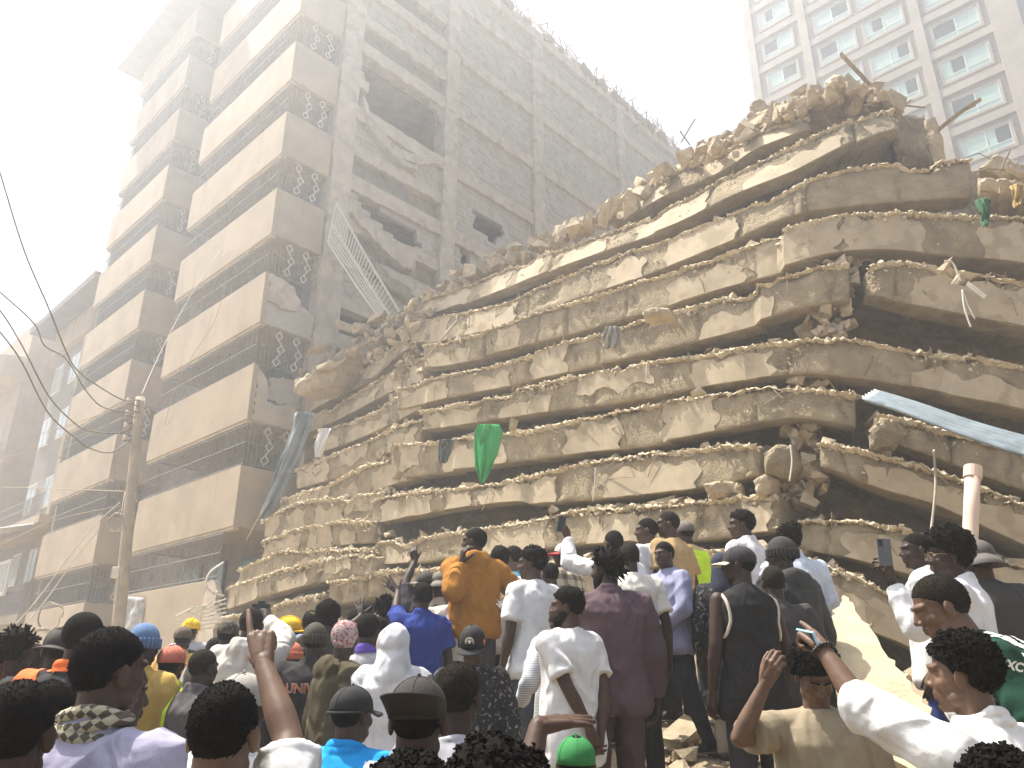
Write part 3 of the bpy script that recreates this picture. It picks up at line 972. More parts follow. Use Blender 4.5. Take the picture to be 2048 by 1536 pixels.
NAMES = {'crest': 'the topmost broken slab', 'b1': 'the second slab edge from the top', 'b2': 'the third slab edge from the top', 'b3': 'the fourth slab edge from the top', 'b4': 'the fifth slab edge from the top', 'b5': 'the sixth slab edge from the top', 'b6': 'the slab edge that carries the green cloth', 'b7': 'the slab edge just below the green cloth', 'b8': 'the slab edge just above the crowd', 'b9': 'the lowest slab edge behind the crowd'}
for bd in BEAM_DATA:
    sc = Scatter()
    n = int(bd['tot'] * 130)
    ph = rc.uniform(0, 50)
    for k in range(n):
        s = rc.uniform(0, bd['tot'])
        dens = vnoise(np.array([[s * 1.3 + ph, 0, 0]]), 5)[0]
        if rc.random() > .55 + .45 * dens: continue
        size = rc.choice([.02, .03, .03, .04, .05, .07]) * (1 + .35 * max(0, dens)) * (.8 + bd['near'] / 35)
        off = rc.uniform(-.05, .14)
        drop = 0
        if off < 0 and rc.random() < .6: drop = abs(rc.gauss(0, .045)) * (1 + dens)
        p = beam_pt(bd, s, 0, off) + UP * (size * .2 + rc.uniform(-.01, .03) * (off > 0) - drop)
        sc.put(p, size, rc, .8)
    # spalled clusters hanging on the face
    for k in range(int(bd['tot'] * 1.6)):
        s = rc.uniform(0, bd['tot']); t = rc.uniform(.1, .8)
        for q in range(rc.randrange(4, 14)):
            sc.put(beam_pt(bd, s + rc.gauss(0, .13), min(.97, max(.02, t + rc.gauss(0, .13))), rc.uniform(-.01, .02)), rc.uniform(.015, .045), rc)
    # bank of dust and grit piled along the broken upper edge
    n = max(10, int(bd['tot'] / (.028 * max(1, bd['near'] / 11))))
    ssx = np.linspace(0.01, bd['tot'] - .01, n + 1)
    seed = int(ph * 100)
    hn = np.clip(.35 + .9 * fbm(np.c_[ssx * 1.7, ssx * 0 + ph, ssx * 0], 3, seed), 0, 1.2)
    an_ = np.clip(.25 + 1.0 * fbm(np.c_[ssx * 2.6, ssx * 0 + ph + 7, ssx * 0], 3, seed + 2), 0, 1.2)
    hgt = -.07 + .13 * hn; drp = -.045 + .11 * an_ ** 1.5
    prof = [(.012, lambda i: -drp[i] - .03), (-.022, lambda i: -drp[i] * .75), (-.05, lambda i: -drp[i] * .35), (-.045, lambda i: .0), (-.01, lambda i: hgt[i] * .55), (.05, lambda i: hgt[i]), (.14, lambda i: hgt[i] * .95), (.3, lambda i: hgt[i] * .6), (.5, lambda i: -.03)]
    TT = np.stack([np.interp(ssx, bd['ss'], bd['T'][:, c]) for c in range(3)], 1)
    NN_ = np.stack([np.interp(ssx, bd['ss'], bd['N'][:, c]) for c in range(3)], 1)
    G2 = []
    for i in range(n + 1):
        for o_, fz in prof: G2.append(TT[i] + NN_[i] * o_ + np.array([0, 0, fz(i)]))
    G2 = np.array(G2)
    m9 = len(prof)
    jit = np.tile(np.array([.2, .8, 1, 1, 1, 1, 1, 1, .3]), n + 1)
    lump = .030 * fbm(G2 * 14, 2, 41) + .022 * vnoise(G2 * 37, 43)
    G2 = G2 - np.repeat(NN_, m9, 0) * (lump * jit)[:, None]
    G2[:, 2] += (.028 * vnoise(G2 * 23, 44) + .018 * vnoise(G2 * 45, 46)) * jit
    base_i = sc.n
    sc.V.append(G2); sc.n += len(G2)
    for i in range(n):
        for j in range(m9 - 1):
            a_ = base_i + i * m9 + j
            sc.F.append((a_, a_ + 1, a_ + m9 + 1, a_ + m9))
    sc.build('crumbled_edge', M_DUST, bd['obj'])
    # stones lying in the gap above this edge
    for k in range(int(bd['tot'] * 2.6)):
        s = rc.uniform(.05, bd['tot'] - .05)
        size = min(.5, .09 + abs(rc.gauss(0, .12)))
        off = rc.uniform(.08, .75) + size * .4
        p = beam_pt(bd, s, 0, off) + UP * (size * .3)
        BIG.append((p, size, bd['name']))
BIG.sort(key=lambda t: -t[1] / t[0].y)
gapr = Scatter()
CHUNK_GROUP = 'loose concrete chunks on the collapsed slabs'
def place_chunk(p, size, label, group, rn, flat=None, name='concrete_chunk', m=None, which=None):
    me = CHUNKS[which if which is not None else rn.randrange(len(CHUNKS))]
    o = bpy.data.objects.new(name, me)
    o.location = p
    o.rotation_euler = (rn.uniform(-.5, .5), rn.uniform(-.5, .5), rn.uniform(0, 6.28))
    o.scale = (size * rn.uniform(.9, 1.25), size * rn.uniform(.9, 1.2), size * rn.uniform(.75, 1.1))
    COL.objects.link(o)
    return tag(o, label, 'rubble', group)
ORDN = 'first second third fourth fifth sixth seventh eighth ninth tenth eleventh twelfth thirteenth fourteenth fifteenth sixteenth seventeenth eighteenth nineteenth twentieth'.split()
def ordn(i): return ORDN[i] if i < 20 else 'twenty-' + ORDN[i - 20] if i < 29 else '%dth' % (i + 1)
BYLAB = {}
for k, (p, size, nm) in enumerate(BIG):
    key = nm.rstrip('rm')
    u_, v_ = proj(p)
    if nm.startswith(('b9', 'b10', 'l10', 'l9')) or len(BYLAB.get('n', ())) >= 150 or not (0 < u_ < 2048 and v_ < 1110):
        gapr.put(p, size, rc); continue
    BYLAB.setdefault('n', []).append(1)
    lab = 'dusty chunk between the snapped slab ends by the grey fabric' if nm.startswith('l') else 'dusty chunk on ' + NAMES[key] + (', right-hand end' if nm.endswith('r') else '')
    BYLAB.setdefault(lab, []).append((u_, p, size))
BYLAB.pop('n')
for lab, lst in BYLAB.items():
    lst.sort(key=lambda t: t[0])
    for i, (u_, p, size) in enumerate(lst):
        place_chunk(p, size, lab + (', %s from left' % ordn(i) if len(lst) > 1 else ''), CHUNK_GROUP, rc)
# finer fill in the gaps
for bd in BEAM_DATA:
    for k in range(int(bd['tot'] * 42)):
        size = rc.choice([.05, .07, .1, .14, .2])
        gapr.put(beam_pt(bd, rc.uniform(0, bd['tot']), 0, rc.uniform(.1, 1.2)) + UP * rc.uniform(0, .07), size, rc)
gapr.build('gap_rubble', M_ROCK, ruin)

# ---------------- packed debris deep in the gaps (keeps the stack closed)
ENV = [(540, 930), (600, 850), (700, 770), (820, 660), (940, 590), (1100, 520), (1260, 450), (1348, 400), (1500, 310), (1620, 262), (1760, 235), (1800, 330), (1950, 345), (1990, 445), (2250, 460)]
nu, nvv = 150, 80
vs = []; 
eu = [e[0] for e in ENV]; ev = [e[1] for e in ENV]
for i in range(nu + 1):
    u = 540 + (2250 - 540) * i / nu
    v0 = float(np.interp(u, eu, ev))
    for j in range(nvv + 1):
        v = v0 + (1480 - v0) * j / nvv
        back = float(np.interp(v, [200, 450, 700, 1000, 1200, 1480], [4.2, 3.3, 2.3, 1.5, 1.1, .9])) + 0.25
        p, n_ = face_pt(u, v, back)
        vs.append(p)
A_ = np.array([tuple(p) for p in vs])
A_ += np.c_[.12 * fbm(A_ * 2.2, 3, 4), .22 * fbm(A_ * 2.2, 4, 5), .08 * fbm(A_ * 3, 3, 6)]
fs = [(i * (nvv + 1) + j, i * (nvv + 1) + j + 1, (i + 1) * (nvv + 1) + j + 1, (i + 1) * (nvv + 1) + j) for i in range(nu) for j in range(nvv)]
o = mesh_obj('packed_debris', A_.tolist(), fs, M_SOIL, ruin); o['kind'] = 'stuff'

# ---------------- crest: mound of broken slabs
rk = random.Random(31)
def slab_block(px, y, thick, name='broken_block', m=M_CONC, seed=0, parent=ruin):
    """outline read in the picture, given its own distance and thickness, with broken faces"""
    rn = random.Random(seed)
    pts = []
    k = len(px)
    for i in range(k):
        a = px[i]; b = px[(i + 1) % k]
        n = max(1, int(math.hypot(a[0] - b[0], a[1] - b[1]) / 9))
        for j in range(n):
            t = j / n
            pts.append((a[0] + (b[0] - a[0]) * t + rn.uniform(-2, 2), a[1] + (b[1] - a[1]) * t + rn.uniform(-2.5, 2.5)))
    m_ = len(pts)
    o2 = [Vector((p[0], p[1])) for p in pts]
    us_ = [p[0] for p in pts]; vs_ = [p[1] for p in pts]
    inner = []
    gu = min(us_)
    while gu < max(us_):
        gv = min(vs_)
        while gv < max(vs_):
            q_ = Vector((gu + rn.uniform(-2, 2), gv + rn.uniform(-2, 2)))
            if in_poly((q_.x, q_.y), pts) and min((q_ - w_).length for w_ in o2) > 4: inner.append(q_)
            gv += 6.5
        gu += 6.5
    co, ed, fa, *_r = delaunay_2d_cdt(o2 + inner, [], [list(range(m_))], 1, 1e-4)
    nrm = Vector((-.5, -.86, 0))
    A3 = np.array([tuple(at(c_.x, c_.y, y)) for c_ in co])
    bd_ = np.array([min((c_ - w_).length for w_ in o2) for c_ in co])
    bul = .22 * fbm(A3 * 1.3, 2, seed) + .10 * fbm(A3 * 4, 3, seed + 1) + .03 * vnoise(A3 * 14, seed + 2) - .10 * np.exp(-bd_ / 5)
    n0 = len(A3)
    vs = [tuple(Vector(q_) + nrm * b__) for q_, b__ in zip(A3, bul)] + [tuple(Vector(q_) - nrm * thick) for q_ in A3]
    fs = [tuple(f) for f in fa] + [tuple(i + n0 for i in reversed(f)) for f in fa]
    cnt = set()
    for f in fa:
        for i in range(len(f)): cnt.add((f[i], f[(i + 1) % len(f)]))
    for (a_, b_) in cnt:
        if (b_, a_) not in cnt: fs.append((b_, a_, a_ + n0, b_ + n0))
    return fix_normals(mesh_obj(name, vs, fs, m, parent))
CREST = [
    ([(1492, 232), (1500, 205), (1516, 190), (1540, 205), (1545, 225), (1520, 240)], 14.6, .5, M_ROCK),
    ([(1530, 226), (1575, 200), (1620, 180), (1690, 170), (1712, 190), (1735, 205), (1722, 232), (1640, 238), (1560, 262), (1525, 262)], 13.6, 1.6, M_CONC),
    ([(1690, 238), (1720, 205), (1772, 196), (1800, 205), (1795, 250), (1740, 275), (1690, 285)], 12.6, 1.0, M_CONC),
    ([(1846, 232), (1868, 228), (1882, 258), (1893, 318), (1868, 322), (1852, 280)], 12.2, .25, M_PATCH),
    ([(1790, 225), (1848, 220), (1862, 290), (1870, 322), (1800, 322), (1782, 280)], 12.9, 1.2, M_CONC),
    ([(1350, 330), (1378, 298), (1402, 282), (1440, 262), (1446, 275), (1420, 300), (1380, 330)], 15.3, .6, M_ROCK),
    ([(1420, 285), (1450, 260), (1480, 250), (1490, 262), (1440, 290)], 15.0, .6, M_CONC),
    ([(1960, 330), (1985, 305), (2030, 312), (2048, 318), (2080, 350), (2000, 345)], 11.0, 1.2, M_PATCH),
    ([(1955, 350), (2000, 348), (2048, 356), (2120, 372), (2120, 390), (1990, 372), (1958, 372)], 10.6, 1.4, M_PATCH),
    ([(940, 532), (990, 500), (1030, 482), (1036, 492), (1010, 512), (975, 545), (945, 552)], 19.5, .5, M_ROCK),
    ([(975, 538), (1010, 510), (1032, 498), (1036, 520), (1000, 540)], 19.3, .6, M_CONC),
    ([(1200, 430), (1225, 410), (1260, 412), (1262, 425), (1215, 440)], 17.5, .5, M_ROCK),
    ([(580, 760), (610, 745), (660, 728), (690, 715), (660, 765), (620, 780), (584, 785)], 19.5, .8, M_PATCH),
    ([(640, 735), (690, 690), (740, 680), (770, 690), (720, 720), (660, 755)], 19.8, 1.0, M_CONC),
    ([(1525, 905), (1550, 885), (1585, 890), (1600, 930), (1570, 955), (1530, 945)], 10.2, .5, M_CONC),
    ([(1596, 925), (1620, 905), (1650, 925), (1648, 960), (1612, 970)], 10.4, .5, M_ROCK),
    ([(1500, 955), (1525, 938), (1548, 955), (1545, 985), (1508, 990)], 10.2, .4, M_ROCK),
    ([(1405, 965), (1432, 956), (1476, 962), (1480, 985), (1412, 992)], 10.6, .35, M_ROCK),
    ([(1280, 620), (1300, 612), (1336, 612), (1338, 628), (1288, 636)], 11.8, .4, M_PATCH),
    ([(1735, 860), (1760, 830), (1790, 838), (1800, 862), (1780, 888), (1740, 900)], 9.7, .4, M_CONC),
]
for k, (px, y, th, m_) in enumerate(CREST):
    slab_block(px, y, th, 'broken_block', m_, 50 + k)
sc = Scatter()
for k in range(560):
    u = rk.uniform(900, 1790)
    v = float(np.interp(u, [900, 1040, 1215, 1348, 1440, 1512, 1621, 1700, 1790], [565, 500, 425, 338, 292, 250, 195, 175, 200])) + rk.gauss(6, 8)
    p, n_ = face_pt(u, v, rk.uniform(2.3, 4.2))
    sc.put(p, rk.choice([.06, .08, .12, .16, .24, .34, .46]), rk)
for k in range(500):
    u = rk.uniform(590, 860)
    v = float(np.interp(u, [590, 700, 800, 860], [745, 690, 620, 575])) + rk.uniform(0, 60)
    p, n_ = face_pt(u, v, rk.uniform(1.5, 3.5))
    sc.put(p, rk.choice([.06, .09, .13, .2, .3]), rk)
for k in range(700):
    t = rk.random()
    u = 838 - 95 * t + rk.gauss(0, 14); v = 620 + 500 * t
    p, n_ = face_pt(u, v, float(np.interp(v, [620, 1120], [1.9, .1])) + rk.uniform(-.05, .5))
    sc.put(p, rk.choice([.05, .07, .1, .16, .22]), rk)
for k in range(420):
    t = rk.random()
    u = 1690 - 110 * t + rk.gauss(0, 22); v = 470 + 540 * t
    p, n_ = face_pt(u, v, float(np.interp(v, [450, 1020], [1.5, .3])) + rk.uniform(0, .5))
    sc.put(p, rk.choice([.05, .07, .1, .16, .25]), rk)
sc.build('crest_rubble', M_ROCK, ruin)
# larger pieces along the skyline of the ruin
for k, (u, v, y, size, lab) in enumerate([
        (1165, 446, 17.5, .35, 'jagged chunk poking up from the ruin skyline'), (1190, 440, 17.2, .3, 'jagged chunk poking up from the ruin skyline'),
        (1250, 425, 16.8, .42, 'jagged chunk poking up from the ruin skyline'), (1310, 398, 16, .4, 'jagged chunk poking up from the ruin skyline'),
        (1375, 318, 15.5, .4, 'jagged chunk poking up from the ruin skyline'), (1300, 372, 16, .45, 'jagged chunk poking up from the ruin skyline'),
        (1600, 186, 13.5, .35, 'pale flat fragment on the very top of the ruin'), (885, 575, 19, .3, 'jagged chunk poking up from the ruin skyline'),
        (655, 735, 19.5, .55, 'rounded chunk in the heap against the standing block'), (700, 700, 19.5, .6, 'rounded chunk in the heap against the standing block'),
        (720, 660, 20, .7, 'rounded chunk in the heap against the standing block'), (690, 655, 20.3, .6, 'rounded chunk in the heap against the standing block'),
        (640, 700, 20.2, .6, 'rounded chunk in the heap against the standing block'), (760, 640, 20.2, .6, 'rounded chunk in the heap against the standing block'),
        (1108, 1020, 13.0, .3, 'pale square block standing on the slab edge above the crowd'), (1025, 852, 13.2, .24, 'small pale brick beside the green cloth'),
        (1890, 533, 9.6, .26, 'round crumbly lump from which torn strips hang'), (1915, 560, 9.4, .18, 'small lump under the torn strips'),
        ]):
    if lab.startswith('jagged'):
        lab += ', ' + {885: 'lowest on the left', 1165: 'second from the bottom', 1190: 'third from the bottom', 1250: 'fourth from the bottom', 1300: 'upper of the middle pair', 1310: 'lower of the middle pair', 1375: 'nearest the crossed rebar'}[u]
    if lab.startswith('rounded'):
        lab += ', ' + {640: 'leftmost', 655: 'lower left', 690: 'upper middle', 700: 'lower right', 720: 'biggest', 760: 'rightmost'}[u]
    place_chunk(at(u, v, y), size, lab, CHUNK_GROUP if k < 14 else None, rk)

# ---------------- reinforcement sticking out of the slabs
def hook(pts, r, name, label=None, m=M_STEEL, parent=None, cat=None, n=5):
    mb = MB(); mb.tube(pts, r, n)
    o = mb.build(name, m, parent, smooth=True)
    if label: tag(o, label, cat)
    return o
RB = random.Random(90)
byname = {b['name']: b for b in BEAM_DATA}
for bd in BEAM_DATA:
    for k in range(int(bd['tot'] * 1.7)):
        s = RB.uniform(.1, bd['tot'] - .1)
        p = beam_pt(bd, s, RB.choice([0, 0, .1, .5]), .1)
        out = -Vector([np.interp(s, bd['ss'], bd['N'][:, c]) for c in range(3)])
        side = out.cross(UP) * RB.uniform(-1, 1)
        L = RB.choice([.15, .25, .35, .5, .8])
        q = [p, p + out * .12 + UP * RB.uniform(0, .08), p + out * .16 + side * L * .5 + UP * RB.uniform(-.1, .15), p + out * RB.uniform(.1, .2) + side * L + UP * RB.uniform(-.35, .1)]
        mb = MB(); mb.tube(q, RB.uniform(.006, .011), 4); mb.build('rebar', M_STEEL, bd['obj'])
for pts, y in [([(1380, 290), (1360, 262)], 15), ([(1362, 285), (1390, 238)], 15), ([(1945, 345), (1975, 338), (2010, 340)], 10.6), ([(1960, 380), (1998, 388), (2000, 375)], 10.3), ([(2000, 345), (2020, 300)], 10.6),
               ([(1770, 215), (1800, 210), (1850, 215)], 12.3), ([(1790, 225), (1822, 200)], 12.3), ([(1630, 215), (1660, 250), (1700, 270)], 12.6), ([(1640, 200), (1655, 240), (1672, 262)], 12.6)]:
    mb = MB(); mb.tube([at(u, v, y) for u, v in pts], .016, 5); mb.build('rebar', M_STEEL, ruin)
# ================================================================== pole, wires and things caught in the ruin
M_POLE = mat('weathered_pole', (.42, .355, .27), .9, .15, 4, .5, 20)
M_WIRE = mat('dusty_wire', (.20, .18, .16), .7, .15, 6)
M_WIREP = mat('pale_wire', (.42, .36, .28), .7, .15, 6)
def crv(pts, n=6):
    """smooth curve through points"""
    pts = [Vector(p) for p in pts]
    out = []
    for i in range(len(pts) - 1):
        p0 = pts[max(0, i - 1)]; p1 = pts[i]; p2 = pts[i + 1]; p3 = pts[min(len(pts) - 1, i + 2)]
        for k in range(n):
            t = k / n
            out.append(.5 * ((2 * p1) + (p2 - p0) * t + (2 * p0 - 5 * p1 + 4 * p2 - p3) * t * t + (3 * p1 - p0 - 3 * p2 + p3) * t ** 3))
    out.append(pts[-1])
    return out
ptop, pbot = at(281, 796, 13.2), at(222, 1400, 12.8)
pole = empty('utility_pole', pbot, 'leaning weathered utility pole in front of the balconies', 'utility pole')
mb = MB(); mb.tube([pbot.lerp(ptop, t) for t in np.linspace(-.25, 1, 12)], .112, 12, .08); mb.build('shaft', M_POLE, pole, smooth=True)
for k, (u, v) in enumerate(((268, 802), (266, 826), (263, 851), (261, 876))):
    c = at(u, v, 13.1)
    mb = MB()
    ax = Vector((-1, -.15, 0)).normalized()
    base = c + Vector((.13, 0, 0))
    mb.bar(base, c + ax * .09 + UP * .05, .018); mb.bar(base - UP * .1, c + ax * .09 - UP * .05, .018); mb.bar(c + ax * .09 + UP * .07, c + ax * .09 - UP * .07, .02)
    br = mb.build('insulator_bracket', M_STEEL, pole)
    mb = MB(); mb.tube([c + ax * .09 - UP * .045, c + ax * .09 - UP * .02, c + ax * .09, c + ax * .09 + UP * .02, c + ax * .09 + UP * .045], .034, 10); mb.build('insulator', M_RAILW, br, smooth=True)
c = at(236, 1146, 12.75)
mb = MB(); mb.frame_box(c, Vector((1, 0, 0)), Vector((0, 1, 0)), UP, -.07, .05, -.09, .05, -.09, .09); mb.build('meter_box', M_RAILW, pole, bevel=.01)
for k, (px, y0, y1, r, m_, lab) in enumerate([
    ([(-60, 150), (0, 345), (48, 500), (96, 613), (130, 698), (154, 740), (198, 773), (246, 800), (272, 800)], 8.5, 13.1, .012, M_WIRE, 'uppermost slack black wire sweeping from the pole to the upper left'),
    ([(-60, 530), (0, 584), (68, 647), (89, 691), (133, 719), (171, 780), (205, 814), (253, 825), (268, 826)], 9.5, 13.1, .011, M_WIRE, 'second slack wire kinking twice before it meets the pole'),
    ([(-60, 560), (0, 621), (44, 691), (96, 790), (144, 842), (178, 862), (236, 866), (264, 852)], 9, 13.1, .011, M_WIRE, 'third slack wire with a long bend to the pole'),
    ([(-60, 600), (0, 664), (44, 725), (96, 825), (154, 879), (178, 896), (222, 905), (262, 878)], 9, 13.1, .011, M_WIRE, 'lowest slack wire with a long bend to the pole'),
    ([(-40, 900), (0, 890), (140, 850), (262, 805)], 18, 13.1, .009, M_WIREP, 'thin straight wire rising to the top of the pole'),
    ([(-40, 930), (0, 918), (140, 878), (262, 830)], 18, 13.1, .009, M_WIREP, 'thin straight wire just under the highest straight one'),
    ([(-40, 985), (0, 975), (120, 978), (255, 983)], 16, 13, .009, M_WIREP, 'thin level wire crossing the fourth-lowest balcony to the pole'),
    ([(-40, 1100), (0, 1090), (110, 1040), (250, 1010)], 16, 13, .008, M_WIREP, 'thin wire rising to the pole in front of the lower balconies'),
    ([(283, 790), (300, 750), (328, 691), (362, 625), (400, 561), (440, 500)], 13.2, 20.2, .008, M_WIREP, 'pale drop wire running from the pole top up across the parapets'),
    ([(345, 835), (330, 850), (350, 780), (380, 720), (430, 640), (452, 560)], 19.8, 20.2, .008, M_WIREP, 'pale loose wire dangling down the front of the parapets'),
    ([(0, 1280), (40, 1240), (90, 1180), (140, 1110), (190, 1050), (240, 1005)], 11, 12.9, .009, M_WIREP, 'bundle wire slanting from the lower left up to the pole'),
    ([(0, 1300), (50, 1250), (100, 1190), (150, 1118), (196, 1062), (243, 1018)], 11, 12.9, .008, M_WIREP, 'second slanting wire close beside the bundle wire'),
]):
    n = len(px)
    L3 = [at(u, v, y0 + (y1 - y0) * i / (n - 1)) for i, (u, v) in enumerate(px)]
    mb = MB(); mb.tube(crv(L3), r, 5)
    tag(mb.build('wire', m_, None, smooth=True), lab, 'wire', 'overhead wires')
def coil(u, v, y, R, turns, lab, r=.008, seed=1):
    rn = random.Random(seed)
    c = at(u, v, y); pts = []
    for i in range(turns * 14):
        a = 2 * PI * i / 14
        rr = R * (1 + rn.uniform(-.10, .10))
        pts.append(c + Vector((rr * math.cos(a) * .8, rn.uniform(-.04, .04), rr * math.sin(a))))
    mb = MB(); mb.tube(crv(pts, 2), r, 4)
    tag(mb.build('wire_coil', M_WIREP, None, smooth=True), lab, 'wire')
coil(80, 1298, 11, .26, 5, 'loose coil of pale cable hanging by the parapet behind the crowd', seed=2)
coil(232, 1045, 12.7, .15, 3, 'small tangle of cable tied to the pole', seed=3)
coil(100, 1235, 11.5, .2, 2, 'slack loop of cable above the larger coil', seed=5)
mb = MB(); mb.tube(crv([at(250, 985, 12.8), at(244, 1030, 12.6), at(252, 1075, 12.6), at(240, 1130, 12.6), at(236, 1200, 12.6)]), .012, 5); mb.build('cable', M_WIREP, pole, smooth=True)
# banner on the broken parapet
def on_front_wall(u, v, r=-.03): return hit(u, v, C0 + DR * r, DR)
q = [on_front_wall(252, 1192), on_front_wall(292, 1196), on_front_wall(280, 1270), on_front_wall(246, 1266)]
vs = []; fs = []
nn = 10
for j in range(nn + 1):
    for i in range(nn + 1):
        a = q[0].lerp(q[1], i / nn); b = q[3].lerp(q[2], i / nn)
        vs.append(a.lerp(b, j / nn) - DR * (.03 + .05 * math.sin(i * .9 + j * .5) + .02 * math.sin(j * 1.7)))
for j in range(nn):
    for i in range(nn): fs.append((j * (nn + 1) + i, j * (nn + 1) + i + 1, (j + 1) * (nn + 1) + i + 1, (j + 1) * (nn + 1) + i))
o = mesh_obj('banner', vs, fs, mat('grey_plastic_banner', (.33, .32, .31), .45, .3, 4, patch=((.62, .60, .57), 2.2, .58)), None, True)
o.modifiers.new('thick', 'SOLIDIFY').thickness = .01
tag(o, 'crumpled grey plastic banner on the lowest parapet beside the pole', 'banner')
# sign board and awning down the street
q = [S(18.2, -.2, 0), S(21.5, -.2, 0)]
mb = MB(); mb.frame_box(S(0, 0, 0), DS, DR, UP, 18.4, 21.8, -.35, -.22, 5.0, 6.5); sg = mb.build('sign_board', M_WHITE, None, bevel=.02)
mb = MB(); mb.frame_box(S(0, 0, 0), DS, DR, UP, 18.55, 21.65, -.37, -.352, 5.15, 6.35); mb.build('panel', mat('faded_sign_face', (.40, .40, .38), .5, .15, 1.5), sg)
tag(sg, 'faded pale sign board on the grey block at the left edge', 'sign')
vs = []; fs = []
for i in range(61):
    s_ = 17.2 + 5.5 * i / 60
    dz = .05 * math.sin(i * 1.6)
    vs += [S(s_, .6, 8.0 + dz), S(s_, -1.7, 7.35 + dz)]
for i in range(60): fs.append((2 * i, 2 * i + 1, 2 * i + 3, 2 * i + 2))
o = mesh_obj('awning', vs, fs, mat('pale_corrugated_iron', (.50, .47, .42), .6, .2, 3), None, True)
o.modifiers.new('thick', 'SOLIDIFY').thickness = .015
tag(o, 'pale corrugated iron awning jutting from the grey block', 'awning')

# grille that hangs off the torn wall
A, B, Cc, D = at(673, 407, 21.6), at(656, 485, 21.3), at(771, 653, 20.6), at(802, 629, 20.8)
E, G = A.lerp(B, .52), D.lerp(Cc, .52)
hg = empty('hanging_railing', Cc, 'pale metal railing panel hanging askew from the torn side wall', 'railing')
mb = MB()
for a, b in ((A, D), (E, G), (B, Cc)): mb.tube([a, a.lerp(b, .5) - UP * .06, b], .035, 6)
mb.tube([A, B], .035, 6); mb.tube([D, Cc], .03, 6)
mb.build('frame', M_RAILW, hg)
for i in range(1, 27):
    t = i / 27
    b_ = MB(); b_.bar(A.lerp(D, t), E.lerp(G, min(1, t + .01)), .025); b_.build('bar', M_RAILW, hg)
for i in range(1, 5):
    b_ = MB(); b_.bar(E.lerp(B, i / 5), G.lerp(Cc, i / 5), .03); b_.build('long_bar', M_RAILW, hg)
# flattened railing under the lowest slabs
br = empty('bent_railing', at(400, 1245, 15.5), 'flattened pale railing with diamond ornaments under the lowest slab end', 'railing')
for i in range(7):
    v = 1206 + i * 8
    b_ = MB(); b_.tube(crv([at(352 + i * 2, v + 26, 15.8), at(385, v + 10 + 3 * math.sin(i), 15.5), at(420, v + 2, 15.4), at(452, v - 8 + i, 15.6)], 4), .014, 5); b_.build('bar', M_RAILW, br)
for i in range(2):
    c = at(392 + i * 34, 1220 - i * 8, 15.3)
    b_ = MB()
    Q = [c + Vector((-.16, 0, -.04)), c + Vector((0, 0, .09)), c + Vector((.16, 0, .06)), c + Vector((0, 0, -.08))]
    for k in range(4): b_.bar(Q[k], Q[(k + 1) % 4], .022)
    b_.build('diamond', M_RAILW, br)
# curved pipe sticking out near the lowest slabs
mb = MB(); mb.tube(crv([at(447, 1125, 17.8), at(420, 1145, 17.6), at(412, 1170, 17.5), at(425, 1185, 17.6), at(448, 1192, 17.8)]), .025, 6)
tag(mb.build('bent_conduit', M_RAILW, None, True), 'bent pale conduit looping from the left end of the lowest slab', 'pipe')

# cloths
def cloth(name, rows, y, m, label, folds=5, amp=.035, nx=26, parent=None, cat='cloth'):
    """hanging cloth: rows of (left u, right u, v), top to bottom"""
    P = np.array(rows, float)
    ny = 26
    vv = np.linspace(P[0, 2], P[-1, 2], ny + 1)
    vs = []; fs = []
    for j, v in enumerate(vv):
        l = np.interp(v, P[:, 2], P[:, 0]); r = np.interp(v, P[:, 2], P[:, 1])
        for i in range(nx + 1):
            t = i / nx
            wob = float(vnoise(np.array([[t * 3.1 + v * .01, j * .16, y]]), 7)[0])
            d = amp * (.75 * math.sin(t * folds * 2 * PI + 3.2 * wob + j * .05) + 1.1 * wob + .35 * math.sin(t * folds * 5.1 * PI + j * .3 + 4 * wob))
            p = at(l + (r - l) * t, v, y)
            vs.append(p + Vector((.25 * d, d - .05 * math.sin(PI * t), .3 * d * (j < 5))))
    for j in range(ny):
        for i in range(nx): fs.append((j * (nx + 1) + i, j * (nx + 1) + i + 1, (j + 1) * (nx + 1) + i + 1, (j + 1) * (nx + 1) + i))
    o = mesh_obj(name, vs, fs, m, None, True)
    o.modifiers.new('thick', 'SOLIDIFY').thickness = .006
    return tag(o, label, cat)
M_GREEN = mat('bright_green_cloth', (.055, .42, .12), .75, .12, 6, .3, 50)
cloth('green_cloth', [(958, 998, 850), (950, 1006, 866), (947, 1000, 880), (948, 994, 905), (952, 985, 935), (958, 974, 955), (961, 968, 966)], 12.55, M_GREEN, 'bright green cloth draped over a slab edge in the middle of the ruin', 2.2, .05)
cloth('grey_cloth', [(590, 628, 826), (584, 624, 850), (572, 612, 885), (560, 600, 920), (548, 584, 955), (534, 566, 990), (522, 546, 1020), (518, 532, 1038)], 16.9, mat('blue_grey_fabric', (.23, .255, .26), .85, .2, 3, .4, 30), 'long blue-grey fabric hanging off the left slab ends', 1.6, .06)
cloth('plastic_scrap', [(638, 664, 858), (632, 656, 880), (630, 640, 915)], 16.8, M_WHITE, 'pale plastic scrap right of the long grey fabric', 2, .03)
cloth('dark_rag', [(880, 906, 880), (876, 902, 900), (880, 892, 928)], 12.9, mat('dark_rag', (.12, .13, .12), .9, .3, 6), 'small dark rag with a looped wire left of the green cloth', 2, .03)
cloth('sack', [(1212, 1240, 655), (1204, 1246, 675), (1208, 1238, 698)], 11.6, mat('dusty_sack', (.33, .31, .26), .9, .3, 9), 'dusty grey sack snagged on the fifth slab edge', 3, .04)
